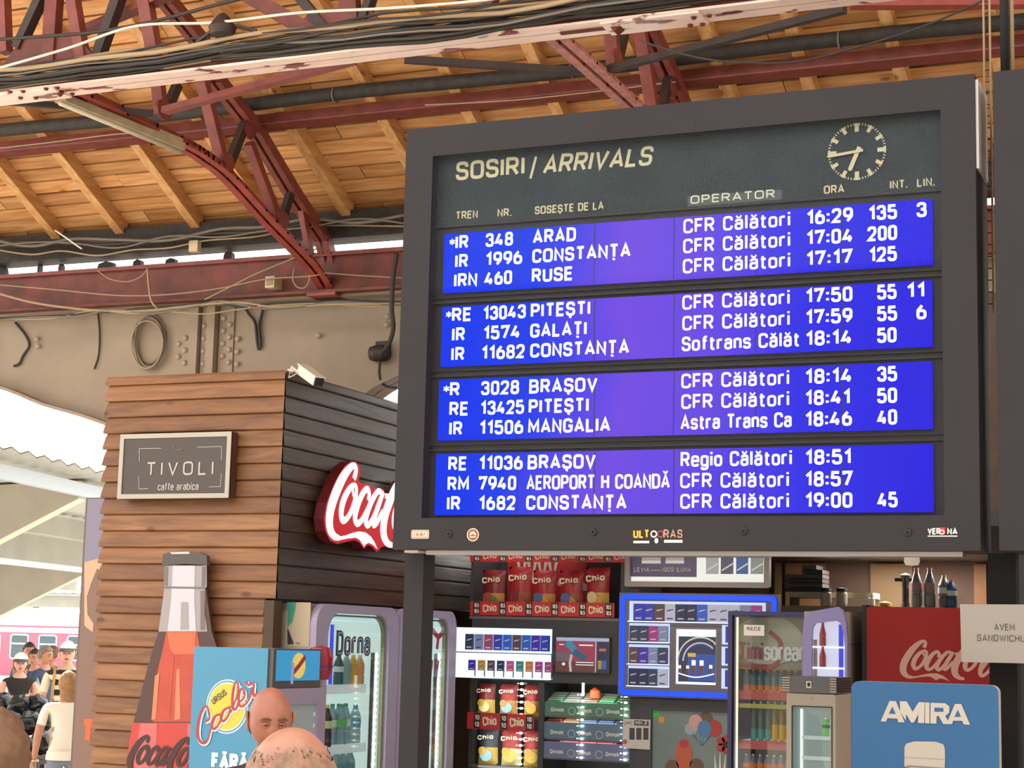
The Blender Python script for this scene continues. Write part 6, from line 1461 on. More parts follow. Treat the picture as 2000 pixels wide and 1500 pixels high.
b = MB(); b.box(v0, v1, VY+.05, vy1, 0, vm-.004, M_fr_beige); b.build('body', vf)
w0, w1, wz = xY(1546, 1440, VY), xY(1626, 1440, VY), zY(1585, 1379, VY)
b = MB(); b.frame(v0, v1, .08, vm-.004, .012, w0-v0, VY, VY+.05, M_fr_beige, ri=.006, tz=vm-.004-wz); vd = b.build('door', vf)
b = MB(); b.frame(w0, w1, .35, wz, .004, .006, VY-.002, VY+.01, M_groove, n=1); b.build('gasket', vd)
b = MB(); b.box(w0, w1, VY+.02, VY+.025, .36, wz, M_glass); b.build('glass', vd)
b = MB(); b.rect(w0, w1, .36, wz, VY+.048, mat('frosty_interior', '9fb4b4', .4, emit=.35)); b.box(w0+.04, w0+.05, VY+.04, VY+.046, .5, wz-.02, M_led2)
for py in (1438, 1478): z = zY(1590, py, VY); b.box(w0+.05, w1-.004, VY+.028, VY+.047, z-.02, z, M_shelf)
b.build('interior', vf)
b = MB(); p = onY(1582, 1365, VY); b.lathe([(.009, 0), (.009, -.006), (.004, -.006), (.004, -.001), (.0001, -.001)], (p.x, VY, p.z), M_silver, 10, axis='Y'); b.build('lock', vf)
zs_ = zY(1590, 1438, VY)
for px, mm, lab in ((1610, 'label_green_leaf', 'green bottle on the shelf of the small vented fridge'), (1622, 'bag_sky', 'pale blue bottle beside the green one in the small vented fridge')):
    o = bottle('drink_bottle', .10, .02, MATS[mm], M_labw, M_bluecan, lab); o.location = (xY(px, 1430, VY), VY+.036, zs_+.001); o.scale = (1, .4, 1)
# blue panel
AY = 8.3
pa_ = thing('blue_drinks_panel', 'rounded blue panel with big white capitals and a white bottle cap', 'sign', (xY(1808, 1450, AY), AY, 0))
q0, q1 = xY(1663, 1420, AY), xY(1951, 1420, AY); qz = zY(1800, 1334, AY)
M_ab = mat('panel_blue', '17507e', .5, var=.06, scale=3); M_aw = mat('panel_white', 'aaa39a', .45); M_capw = mat('picture_cap', 'a39a90', .5); M_capd = mat('picture_cap_shade', '8f8478', .5)
b = MB(); b.rrect(q0, q1, .03, qz, .035, AY, AY+.07, M_ab, M_aw); b.build('panel', pa_)
def V(cx, cy): p = onY(1500+cx*.25, 1290+cy*.25, AY-.002); return p.x, p.z
b = MB(); y_ = AY-.003
b.prism([V(880, 475), V(950, 316), V(1000, 318), V(1068, 483), V(1020, 483), V(1010, 455), V(935, 450), V(922, 478)], y_, None, M_aw); b.prism([V(945, 415), V(972, 360), V(998, 418)], y_-.001, None, M_ab)
b.prism([V(1033, 400), V(1030, 318), V(1085, 320), V(1130, 400), V(1178, 325), V(1225, 327), V(1220, 490), V(1172, 488), V(1175, 420), V(1140, 485), V(1118, 485), V(1080, 420), V(1076, 470)], y_, None, M_aw)
b.prism([V(1228, 328), V(1262, 329), V(1262, 492), V(1226, 490)], y_-.0005, None, M_aw)
b.prism([V(1270, 330), V(1385, 334), V(1418, 360), V(1415, 410), V(1385, 432), V(1420, 497), V(1370, 496), V(1335, 435), V(1318, 434), V(1316, 493), V(1268, 492)], y_, None, M_aw); b.prism([V(1300, 368), V(1370, 370), V(1372, 400), V(1300, 400)], y_-.001, None, M_ab)
b.prism([V(1395, 497), V(1460, 340), V(1510, 340), V(1580, 503), V(1530, 500), V(1518, 472), V(1448, 470), V(1438, 497)], y_-.0006, None, M_aw); b.prism([V(1457, 440), V(1484, 385), V(1508, 440)], y_-.0016, None, M_ab)
b.build('capital_letters', pa_)
b = MB(); b.prism([V(1066, 830), V(1066, 680), V(1080, 650), V(1140, 632), V(1310, 634), V(1370, 655), V(1382, 690), V(1384, 770), V(1380, 850)], y_, None, M_capw); b.prism([V(1066, 752), V(1382, 770), V(1382, 776), V(1066, 758)], y_-.001, None, M_capd); b.prism([V(1085, 818), V(1375, 838), V(1370, 1600), V(1080, 1600)], y_-.002, None, M_glm); b.prism([V(1110, 834), V(1340, 846), V(1335, 1600), V(1110, 1600)], y_-.003, None, mat('picture_bottle_body', 'b9a49c', .5)); b.build('bottle_picture', pa_)
# paper notice
NY = 8.55
pn = thing('paper_notice', 'white paper notice about sandwiches hanging at the right edge', 'notice', (xY(1940, 1240, NY), NY, zY(1940, 1295, NY)))
def Nn(px, py): p = onY(px, py, NY); return p.x, p.z
b = MB(); b.prism([Nn(1875, 1180), Nn(2062, 1181), Nn(2064, 1297), Nn(1878, 1293)], NY, NY+.003, mat('notice_paper', '8c857d', .7)); b.build('sheet', pn)
b = MB(); M_ink = mat('notice_ink', '4a4440', .6)
a, e = Nn(1942, 1231), Nn(1982, 1231); b.text('AVEM', a[0], a[1], .031, NY-.001, M_ink, wt=.14, width=e[0]-a[0]); a, e = Nn(1908, 1252), Nn(2000, 1252); b.text('SANDWICHURI', a[0], a[1], .031, NY-.001, M_ink, wt=.14, width=(e[0]-a[0])*1.19); b.build('lettering', pn)
# back counter with bottles and jars
KB = 15.6
bc = thing('back_counter', 'dim back counter with pale edge behind the red drinks cooler', 'counter', (xY(1700, 1150, KB), KB+.3, 0))
k0, k1 = xY(1512, 1170, KB), xY(1912, 1170, KB); kzc = zY(1640, 1184, KB)
b = MB(); b.box(k0, k1, KB, KB+.6, kzc-.05, kzc, mat('counter_top', '8a7a66', .5)); b.box(k0, k1, KB+.05, KB+.6, 0, kzc-.05, M_wallsh); b.build('worktop', bc)
M_wp = mat('warm_panel', '8a5f3f', .6, var=.1); M_wp2 = mat('ochre_panel', '7a6040', .6)
for px0, px1, m in ((1513, 1526, 'ochre_panel'), (1534, 1612, 'warm_panel'), (1700, 1782, 'ochre_panel'), (1902, 1926, 'warm_panel')): x0 = xY(px0, 1120, 16.55); x1 = xY(px1, 1120, 16.55); b = MB(); b.box(x0, x1, 16.55, 16.59, 1.9, 2.74, MATS[m]); b.build('wall_panel', bc)
b = MB(); z = zY(1600, 1163, KB+.1); b.box(xY(1535, 1165, KB), xY(1700, 1165, KB), KB+.1, KB+.4, z-.02, z+.03, mat('pale_edge', 'b0a890', .5)); b.box(xY(1537, 1170, KB), xY(1540, 1170, KB), KB+.1, KB+.4, kzc, z-.02, M_dark); b.box(xY(1695, 1170, KB), xY(1698, 1170, KB), KB+.1, KB+.4, kzc, z-.02, M_dark); b.build('raised_shelf', bc)
zr = z+.031
tr = thing('tray_stack', 'stack of dark trays on the back counter', 'trays', (xY(1570, 1140, KB), KB+.25, zr))
for k in range(6):
    b = MB(); x0, x1 = xY(1526 if k < 4 else 1560, 1140, KB), xY(1600 if k < 5 else 1588, 1140, KB); b.box(x0, x1, KB+.12, KB+.38, zr+k*.04, zr+.034+k*.04, M_cabdark if k % 2 else M_dark); b.build('tray', tr)
for px, lab in ((1612, 'dark lidded glass jar left on the back counter'), (1643, 'dark lidded glass jar right of its twin on the back counter')):
    t = thing('jar', lab, 'jar', (xY(px, 1170, KB), KB+.02, kzc+.001)); b = MB(); b.lathe([(.0001, 0), (.045, 0), (.05, .02), (.05, .11), (.04, .125)], (0, 0, 0), M_fr_beige, 14); b.build('glass', t, local=True); b = MB(); b.lathe([(.047, .125), (.047, .155), (.0001, .16)], (0, 0, 0), M_groove, 14); b.build('lid', t, local=True)
M_pinkc = mat('pink_foil', 'b0707c', .4); M_clear = mat('clear_bottle', '7a7c80', .15)
for px, lab in ((1786, 'clear bottle with a pink foil neck, left of the pair'), (1812, 'clear bottle with a pink foil neck, right of the pair')):
    o = bottle('spirit_bottle', .34, .05, M_clear, M_pinkc, mat('pink_label', 'a07a80', .5), lab, neck=.42); o.location = (xY(px, 1180, KB), KB+.1, kzc+.001)
for px, h, mm, lab in ((1838, .28, M_cabg, 'dark squat bottle right of the pink necked pair'), (1852, .24, M_bluecan, 'blue black bottle at the right of the back counter')):
    o = bottle('spirit_bottle', h, .05, mm, M_silver, M_labw, lab); o.location = (xY(px, 1180, KB), KB+.15, kzc+.001)
t = thing('coffee_tap', 'dark tap unit with drip arm beside the pink necked bottles', 'tap', (xY(1760, 1180, KB), KB+.2, kzc+.001))
b = MB(); b.lathe([(.04, 0), (.03, .05), (.03, .25), (.05, .28), (.0001, .3)], (0, 0, 0), M_groove, 12); b.bar((-.09, 0, .24), (.09, 0, .24), .03, .03, M_groove); b.build('column', t, local=True); b = MB(); b.lathe([(.02, .06), (.025, .18), (.0001, .2)], (.07, 0, 0), MATS['orange_wrap'], 10); b.build('handle', t, local=True)
b = MB(); c = onY(1707, 1172, KB); b.lathe([(.0001, 0), (.03, 0), (.03, .07), (.02, .075), (.02, .1), (.0001, .1)], (c.x-.03, KB+.05, kzc+.001), M_wh, 10); tag(b.build('shaker'), 'small white topped shaker on the back counter', 'shaker')
b = MB(); c = onY(1726, 1180, KB); b.lathe([(.0001, 0), (.06, .005), (.055, .035), (.0001, .05)], (c.x, KB+.06, kzc+.001), M_yel, 10); tag(b.build('bread_roll'), 'yellow roll lying on the back counter', 'bread')
sl = MB(); c = onY(1781, 1091, 12.6); sl.lathe([(.03, .04), (.05, .03), (.055, -.02), (.045, -.045), (.0001, -.05)], (c.x, c.y, c.z), mat('lit_lamp_cream', 'e8dcc0', .4, emit=.5), 12); sl.tube([(c.x, c.y, c.z+.04), (c.x, c.y, 2.76)], .008, M_dark, 6); tag(sl.build('pendant_lamp'), 'small cream lamp hanging under the board near the bottles', 'lamp')
for nm_, xx, zz_, sz in (('chip_cabinet_lamp', (l0+l1)/2, 1.25, 1.0), ('box_shelf_lamp', (r0_+r1_)/2, 1.3, .9)):
    ld = bpy.data.lights.new(nm_, 'AREA'); ld.shape = 'RECTANGLE'; ld.size = .5; ld.size_y = sz; ld.energy = 3; ld.color = (.92, 1, .95)
    lo = bpy.data.objects.new(nm_, ld); COL.objects.link(lo); lo.location = (xx, SH+.045, zz_); lo.rotation_euler = (PI/2, 0, 0)
# unseen fill lights added to brighten the shop and its back counter
for i, (x, y) in enumerate(((-4.6, 13.4), (-3.0, 15.9))):
    ld = bpy.data.lights.new('shop_fill_light', 'AREA'); ld.shape = 'RECTANGLE'; ld.size = 1.2; ld.size_y = .2; ld.energy = (14, 42)[i]; ld.color = (1, .92, .82)
    lo = bpy.data.objects.new('shop_fill_light', ld); COL.objects.link(lo); lo.location = (x, y, 2.74)

# ================================================================== people
M_skin = mat('skin', 'b98268', .5, var=.12, scale=14); M_skin_t = mat('skin_tan', '9a5f4a', .45, var=.15, scale=16); M_skin_p = mat('skin_pale', 'd0a088', .5); M_lip = mat('lip', '96524a', .5); M_eyew = mat('eye_white', '9c8b80', .4); M_iris = mat('iris', '3a2a20', .2); M_brow = mat('brow_hair', '4a3830', .7)
M_black = mat('black_cloth', '26221f', .85); M_navyc = mat('navy_cloth', '36405c', .85); M_slatec = mat('slate_cloth', '4c5568', .85); M_whitec = mat('white_cloth', 'e6e0d2', .85); M_creamc = mat('cream_cloth', 'e2d6bc', .85); M_jean = mat('faded_jean', '7c8898', .85, var=.1); M_shoe = mat('shoe', '3a3430', .6); M_greyc = mat('grey_trouser', 'a59c98', .85); M_paleblue = mat('pale_blue_cloth', 'a9bcd0', .85)
M_hair_b = mat('brown_hair', '6b4a30', .6, var=.3, scale=30); M_hair_d = mat('dark_hair', '2e2620', .6, var=.3, scale=30); M_hair_g = mat('grey_hair', '7d7068', .7, var=.35, scale=45); M_hair_t = mat('tan_hair', '9c744a', .6, var=.25, scale=30); M_caps = mat('white_cap', 'e8e4dc', .7); M_capk = mat('dark_visor', '4a4644', .6); M_gold = mat('gold_band', 'e0c890', .3, metal=.6); M_bag = mat('tan_strap', 'b08a58', .7)

def head_pt(th, ph):
    """th 0..PI from crown to chin, ph around, front = -y"""
    sx, cx = math.sin(th), math.cos(th)
    x = .080*sx*math.sin(ph); y = -.094*sx*math.cos(ph); z = .118*cx
    if y > 0: y *= 1.06
    t = max(0, -z/.118)
    x *= 1-.30*t**1.5
    if y > 0: y *= 1-.42*t
    else: y *= 1-.06*t
    fr = max(0, math.cos(ph))*sx
    g = lambda a, b, s, q: math.exp(-((x-a)/s)**2-((z-b)/q)**2)
    if y < 0:
        y -= .022*g(0, -.030, .013, .018)+.010*g(0, -.008, .010, .022)
        y -= .006*(g(.03, .020, .03, .010)+g(-.03, .020, .03, .010))
        y += .012*(g(.031, -.002, .018, .012)+g(-.031, -.002, .018, .012))
        y -= .006*g(0, -.060, .022, .010)+.008*g(0, -.098, .022, .016)
        y += .003*g(0, -.066, .03, .003)
    return Vector((x, y, z))
def add_head(mb, M, skin, nu=36, nv=26, eyes=True):
    sv = mb.M; mb.M = M; mb.smooth = True
    vs = [head_pt(PI*j/nv, 2*PI*i/nu) for j in range(nv+1) for i in range(nu)]
    fs = [(j*nu+i, (j+1)*nu+i, (j+1)*nu+(i+1) % nu, j*nu+(i+1) % nu) for j in range(nv) for i in range(nu)]
    mb.add(vs, [tuple(reversed(f)) for f in fs], skin)
    for s in (-1, 1):
        # ear: dished shell with a rim
        ring = [(s*(.078+.010*max(0, math.cos(a-2.2))), .012+.019*math.cos(a)*(1 if math.sin(a) > -.2 else .75), -.006+.031*math.sin(a)) for a in [2*PI*k/14 for k in range(14)]]
        mb.tube(ring, .0055, skin, 6, closed=True)
        mb.add([(s*.074, .012, -.006)]+ring, [((0, 1+k, 1+(k+1) % 14) if s < 0 else (0, 1+(k+1) % 14, 1+k)) for k in range(14)], skin)
        mb.ball((s*.077, .006, -.034), .006, .009, .009, skin, 8, 6)
        if eyes:
            mb.ball((s*.031, -.0765, -.003), .0135, .0125, .0075, M_eyew, 10, 8); mb.ball((s*.031, -.0865, -.002), .0055, .004, .0055, M_iris, 8, 6)
            mb.tube([(s*.016, -.0855, -.001), (s*.025, -.0905, .0035), (s*.034, -.090, .0035), (s*.047, -.080, -.002)], .0042, skin, 6)
            mb.tube([(s*.017, -.0855, -.005), (s*.031, -.0885, -.0105), (s*.046, -.080, -.005)], .0034, skin, 6)
            mb.tube([(s*.014, -.096, .017), (s*.028, -.098, .0225), (s*.042, -.090, .020), (s*.05, -.083, .014)], [.003, .0042, .0038, .002], M_brow, 6)
    if eyes:
        mb.tube([(-.024, -.083, -.064), (-.010, -.0945, -.061), (0, -.094, -.0625), (.010, -.0945, -.061), (.024, -.083, -.064)], [.002, .0038, .0036, .0038, .002], M_lip, 6)
        mb.tube([(-.022, -.083, -.066), (0, -.092, -.0715), (.022, -.083, -.066)], [.002, .0042, .002], M_lip, 6)
    mb.smooth = False; mb.M = sv
def add_hair(mb, M, m, pred, off=.012, nu=44, nv=32, jag=.0):
    sv = mb.M; mb.M = M; mb.smooth = True
    rnd = random.Random(3); vs = []; keep = set()
    for j in range(nv+1):
        for i in range(nu):
            p = head_pt(PI*j/nv, 2*PI*i/nu); n = p.normalized()
            q = p+n*off*(1+.25*rnd.uniform(-1, 1)); vs.append(q)
            if pred(p+Vector((0, 0, rnd.uniform(-jag, jag)))): keep.add(j*nu+i)
    fs = []
    for j in range(nv):
        for i in range(nu):
            f = (j*nu+i, j*nu+(i+1) % nu, (j+1)*nu+(i+1) % nu, (j+1)*nu+i)
            if sum(k in keep for k in f) >= 3: fs.append(f)
    mb.add(vs, fs, m); mb.smooth = False; mb.M = sv

def add_hand(mb, w, d, side, skin, k=1., curl=.35):
    """wrist w, direction d of the forearm; five separate fingers"""
    d = Vector(d).normalized(); w = Vector(w)
    lat = d.cross(Vector((1, 0, 0))); lat = lat.normalized() if lat.length > .1 else Vector((0, 1, 0))   # across the palm (front-back)
    nrm = lat.cross(d).normalized()
    mb.smooth = True
    mb.tube([w-d*.02, w+d*.02, w+d*.05, w+d*.085], [.024*k, .03*k, .034*k, .028*k], skin, 8)
    for q, (o, ln) in enumerate(((-.030, .062), (-.011, .075), (.010, .071), (.028, .056))):
        b = w+d*.08*k+lat*o*k; inw = nrm*(-side)
        mb.tube([b-d*.02*k, b+d*ln*.45*k, b+(d*.8+inw*curl)*ln*.8*k, b+(d*.85+inw*curl*1.5)*ln*k], [.0095*k, .009*k, .0082*k, .006*k], skin, 6)
    b = w+d*.025*k-lat*.028*k
    mb.tube([b, b+(d*.6-lat*.7)*.03*k, b+(d*.9-lat*.55)*.06*k], [.012*k, .0105*k, .0075*k], skin, 6)
    mb.smooth = False

def person(label, loc, rz, H=1.72, skin=M_skin, top=M_navyc, low=M_slatec, sleeve=.55, arms=None, hem=.93, neck=1.44, build=1., head_tilt=(0, 0, 0), shoe=M_shoe, stripes=None, skirt=None, legs=None, group=None, tank=False):
    k = H/1.74
    t = thing('person', label, 'person', loc, rz, group)
    J = dict(pel=(0, 0, .97), sp=(0, .005, 1.12), ch=(0, .0, 1.31), nb=(0, .012, 1.455), nt=(0, .0, 1.56))
    A = arms or {}
    for s, S in ((-1, 'l'), (1, 'r')):
        J['sh'+S] = (s*.175*build, .01, 1.405); J['el'+S] = (s*.225*build, .02, 1.13); J['wr'+S] = (s*.235*build, -.05, .88)
        J['hp'+S] = (s*.095, 0, .90); J['kn'+S] = (s*.105, -.02, .49); J['an'+S] = (s*.105, .025, .085); J['to'+S] = (s*.125, -.14, .035)
    J.update(A); J.update(legs or {})
    names = list(J); idx = {n: i for i, n in enumerate(names)}
    Rr = dict(pel=(.15*build, .105), sp=(.135*build, .095), ch=(.155*build, .105), nb=(.065, .06), nt=(.052, .055))
    for S in 'lr':
        Rr['sh'+S] = (.062, .06); Rr['el'+S] = (.042, .042); Rr['wr'+S] = (.027, .027); Rr['hp'+S] = (.09, .092); Rr['kn'+S] = (.06, .06); Rr['an'+S] = (.042, .045); Rr['to'+S] = (.04, .03)
    ed = [('pel', 'sp'), ('sp', 'ch'), ('ch', 'nb'), ('nb', 'nt')]
    for S in 'lr': ed += [('ch', 'sh'+S), ('sh'+S, 'el'+S), ('el'+S, 'wr'+S), ('pel', 'hp'+S), ('hp'+S, 'kn'+S), ('kn'+S, 'an'+S), ('an'+S, 'to'+S)]
    me = bpy.data.meshes.new('skel'); me.from_pydata([tuple(Vector(J[n])*k) for n in names], [(idx[a], idx[c]) for a, c in ed], [])
    ob = bpy.data.objects.new('skel', me); COL.objects.link(ob)
    md = ob.modifiers.new('s', 'SKIN'); md.use_smooth_shade = True
    sv = me.skin_vertices[0].data
    for n in names: sv[idx[n]].radius = (Rr[n][0]*k, Rr[n][1]*k)
    sv[idx['pel']].use_root = True
    ob.modifiers.new('u', 'SUBSURF').levels = 3
    bpy.context.view_layer.update()
    dg = bpy.context.evaluated_depsgraph_get(); ev = ob.evaluated_get(dg); m2 = ev.to_mesh()
    mb = MB(); mb.smooth = True
    V = [v.co.copy() for v in m2.vertices]
    segs = [(a, c, Vector(J[a])*k, Vector(J[c])*k) for a, c in ed]
    def cls(p):
        best = None
        for a, c, u, v in segs:
            d = v-u; s_ = max(0, min(1, (p-u).dot(d)/d.length_squared)); q = (p-(u+d*s_)).length
            if best is None or q < best[0]: best = (q, a, c, s_)
        q, a, c, s_ = best; z = p.z/k
        if a[:2] in ('an',) : return shoe
        if a == 'nb' or (a == 'ch' and c == 'nb' and z > neck): return skin
        if tank and c[:2] == 'sh': return skin
        if a[:2] == 'sh': return top if s_ < sleeve else skin
        if a[:2] == 'el': return top if sleeve > 1+s_ else skin
        if a in ('ch', 'sp') or c in ('ch', 'sp', 'shl', 'shr'):
            if z < hem: return low
            if stripes and int((z-hem)/.055) % 2 == 0: return stripes
            return top
        return (top if z > hem else low) if z > .06 else shoe
    base = len(mb.v); mb.v = V
    for pl in m2.polygons:
        f = list(pl.vertices); c = sum((V[i] for i in f), Vector())/len(f)
        mb.f.append(f); mb.fm.append(mb.mi(cls(c))); mb.tone.append(.5); mb.sm.append(True)
    ev.to_mesh_clear(); bpy.data.objects.remove(ob)
    for S, s in (('l', -1), ('r', 1)):
        w = Vector(J['wr'+S])*k; d = w-Vector(J['el'+S])*k; add_hand(mb, w, d, s, skin, k)
    Mh = Matrix.Translation(Vector((0, -.01, 1.62))*k) @ Matrix.Rotation(head_tilt[2], 4, 'Z') @ Matrix.Rotation(head_tilt[0], 4, 'X') @ Matrix.Rotation(head_tilt[1], 4, 'Y') @ Matrix.Scale(k, 4)
    add_head(mb, Mh, skin)
    mb.smooth = False
    mb.build('body', t, local=True)
    if not skirt:
        b = MB(); b.lathe([(.158*build*k, (hem-.035)*k), (.160*build*k, (hem-.02)*k), (.150*build*k, (hem+.05)*k)], (0, 0, 0), top, 24, 1, .74); b.build('shirt_hem', t, local=True)
    if skirt:
        b = MB(); b.smooth = True
        b.lathe([(.16*k, .98*k), (.19*k, .9*k), (.22*k, .7*k), (.27*k, .42*k), (.265*k, .42*k), (.15*k, .97*k)], (0, 0, 0), skirt, 20, 1, .8); b.build('skirt', t, local=True)
    return t, Mh, k

def hair(t, Mh, m, style='short', off=.012):
    b = MB()
    preds = dict(short=lambda p: p.z > .055 or (p.y > .0 and p.z > -.035) or (p.y > -.04 and p.z > .03),
                 long=lambda p: p.z > .06 or (p.y > -.015 and p.z > -.118) or (p.y > -.05 and p.z > .03),
                 fringe=lambda p: (p.y > .005 and -.06 < p.z < .03) or (p.y > .06 and -.06 < p.z < .055))
    add_hair(b, Mh, m, preds[style], off, jag=.006)
    if style == 'long':
        b.smooth = True; b.M = Mh
        b.lathe([(.05, -.26), (.075, -.2), (.085, -.1), (.078, 0)], (0, .035, 0), m, 14, 1, .75)
    b.build('hair', t, local=True)
def capp(t, Mh, m, mv):
    b = MB(); add_hair(b, Mh, m, lambda p: p.z > .045, .016); b.build('cap', t, local=True)
    b = MB(); b.M = Mh; b.grid(10, 4, lambda u, v: (.078*math.sin((u-.5)*2.6), -.085-.075*v*math.cos((u-.5)*2.6)-.02*math.cos((u-.5)*2.6), .052-.04*v), mv); b.build('visor', t, local=True)

# far group on the platform (Y about 17 to 20)
def at(px, Y): return (onY(px, 1250, Y).x, Y, 0)
face = math.radians(37)          # turned towards the hall
t, Mh, k = person('woman with white cap and crossed arms, black top and cream skirt', at(43, 17.6), face+.05, 1.68, M_skin_p, M_black, M_creamc, sleeve=.05, hem=1.0, skirt=M_creamc,
    arms=dict(ell=(-.24, -.02, 1.14), wrl=(.06, -.19, 1.12), elr=(.24, -.02, 1.12), wrr=(-.07, -.17, 1.16)))
hair(t, Mh, M_hair_t, 'long'); capp(t, Mh, M_caps, M_capk)
t, Mh, k = person('man in a striped shirt and white cap walking towards the hall', at(134, 17.2), face-.1, 1.83, M_skin_p, M_creamc, M_greyc, sleeve=.75, hem=.95, stripes=M_black, build=1.12, legs=dict(knl=(-.11, -.14, .5), anl=(-.11, -.12, .09), tol=(-.12, -.28, .05), anr=(.11, .16, .1), tor=(.12, .02, .035)))
hair(t, Mh, M_hair_d, 'short'); capp(t, Mh, M_caps, M_capk)
b = MB(); b.tube([Vector(p)*k for p in [(.13, -.115, 1.1), (.12, -.13, 1.3), (.12, -.03, 1.47), (.12, .12, 1.35)]], .018, M_bag, 6); b.tube([Vector(p)*k for p in [(-.13, -.115, 1.1), (-.12, -.13, 1.3), (-.12, -.03, 1.47), (-.12, .12, 1.35)]], .018, M_bag, 6); b.build('straps', t, local=True)
for px, Y, H, m1, m2, hm, lab, rz in ((58, 21.6, 1.78, M_slatec, M_slatec, M_hair_d, 'man in dark blue standing just behind the woman with the cap', .2), (71, 20.4, 1.70, M_navyc, M_slatec, M_hair_d, 'person in navy with a dark cap, second behind the crossed armed woman', -.5),
                                   (90, 19.1, 1.76, M_navyc, M_black, M_hair_g, 'person in navy top and black trousers standing beside the pale blue bag', .9), (104, 21.2, 1.74, M_navyc, M_slatec, M_hair_b, 'person in navy turned away left of the striped shirt', 2.4)):
    t, Mh, k = person(lab, at(px, Y), face+rz, H, M_skin, m1, m2, sleeve=.9); hair(t, Mh, hm, 'short', .015)
b = MB(); p = at(79, 18.75); b.ball((p[0], p[1], .98), .085, .05, .24, M_paleblue, 14, 10); b.tube([(p[0]-.05, p[1], 1.2), (p[0]-.02, p[1]+.02, 1.36), (p[0]+.05, p[1], 1.2)], .012, M_paleblue, 6); tag(b.build('shoulder_bag'), 'pale blue shoulder bag held beside the person in navy', 'bag')
# woman in white seen from behind, near the poster
t, Mh, k = person('person in a white tee and jeans seen from behind beside the poster panel', at(139, 13.6), face+PI+.15, 1.58, M_skin, M_whitec, M_jean, sleeve=.62, hem=.92, build=1.15, arms=dict(elr=(.27, .0, 1.12), wrr=(.29, -.03, .86)))
hair(t, Mh, M_hair_t, 'long', .018)
b = MB(); w_ = Vector((.289, -.028, .875))*k; b.tube([w_+Vector((.035*math.cos(a), .035*math.sin(a), 0)) for a in [2*PI*i/14 for i in range(14)]], .012, M_gold, 6, closed=True); b.build('bracelet', t, local=True)
# bald man facing the camera
BM = onY(527, 1410, 5.9)
t, Mh, k = person('bald tanned man in black facing the camera in front of the blue cooler', (BM.x, 5.9, 0), math.radians(30)+.06, 1.745, M_skin_t, M_black, M_black, sleeve=.9, head_tilt=(.16, 0, .12), neck=1.465)
hair(t, Mh, M_hair_g, 'fringe', .003)
# balding head in front
NH = onY(570, 1470, 2.72)
t, Mh, k = person('person with a balding crown seen from behind, nearest the camera', (NH.x, 2.72, 0), math.radians(212), 1.775, mat('skin_crown', 'a3705a', .4, var=.15, scale=22), M_slatec, M_slatec, sleeve=.9, head_tilt=(-.12, 0, .2))
b = MB(); add_hair(b, Mh, mat('thin_grey_hair', '8d6a55', .7, var=.4, scale=60), lambda p: (p.z < .078 and (p.y > -.035)) and p.z > -.09 or (p.y > .055 and p.z < .092 and p.z > -.09), .0025, 120, 90, .016); b.build('hair', t, local=True)
# brown haired head at the lower left corner
CH_ = onY(-14, 1490, 4.0)
t, Mh, k = person('person with thick brown hair cut off by the lower left corner', (CH_.x, 4.0, 0), math.radians(225), 1.70, M_skin, M_slatec, M_slatec)
hair(t, Mh, M_hair_b, 'long', .022)

# ================================================================== outdoors
# poster panel beside the kiosk
PY = 12.75
pp_ = thing('poster_panel', 'tall poster panel with a face and orange capitals left of the kiosk', 'poster', (xY(200, 1300, PY), PY, 0))
pl0 = xY(153, 1230, PY); pz1 = zY(185, 972, PY)
M_pbr = mat('poster_brown', '84685c', .5)
b = MB(); b.box(pl0, pl0+.9, PY, PY+.08, 0, pz1, mat('poster_edge', '6b5a54', .5)); b.build('panel', pp_)
def PP(px, py): p = onY(px, py, PY-.003); return p.x, p.z
b = MB(); b.rect(pl0+.02, pl0+.88, .05, pz1-.01, PY-.002, M_pbr); zz = PP(170, 1100)[1]
b.rect(pl0+.02, pl0+.88, zz, pz1-.01, PY-.003, mat('poster_slate_violet', '85819a', .5)); b.prism([PP(165, 1098), PP(196, 1090), PP(215, 1085), PP(215, 1130), PP(190, 1110), PP(178, 1140), PP(170, 1165), PP(171, 1200), PP(183, 1218), PP(181, 1235), PP(165, 1222)], PY-.004, None, mat('poster_flesh', 'd3aa8e', .5))
M_por = mat('poster_orange', 'e8643c', .5)
a = PP(158, 1452); b.text('TE', a[0], a[1], .205, PY-.005, M_por, wt=.26, sp=.10, width=.27); b.build('print', pp_)

# black glossy sacks
M_sack = mat('glossy_black_plastic', '1b1d1f', .18, bump=.6, scale=14)
sack_spots = [(8, 1455, 14.6), (45, 1462, 14.4), (80, 1450, 14.6), (20, 1410, 14.9), (58, 1412, 14.8), (86, 1405, 15.0), (5, 1375, 15.2), (40, 1380, 15.1), (72, 1378, 15.2)]
sack_lab = ['lower row at the left edge', 'middle of the lower row', 'right end of the lower row', 'middle row, left', 'middle row, centre', 'middle row, right', 'top row at the left edge', 'middle of the top row', 'right end of the top row']
rk = thing('wire_trolley', 'low trolley under the glossy black sacks at lower left', 'trolley', (onY(40, 1480, 14.8).x, 14.8, 0))
c = onY(40, 1480, 14.8); b = MB(); zd = min(onY(px, py, Y).z for px, py, Y in sack_spots[:3])-.105; b.box(c.x-.5, c.x+.5, 14.3, 15.5, zd-.04, zd, M_dark); b.build('deck', rk)
for sx in (-.45, .45):
    for sy in (14.45, 15.4): b = MB(); b.box(c.x+sx-.02, c.x+sx+.02, sy-.02, sy+.02, 0, zd-.04, M_dark); b.build('leg', rk)
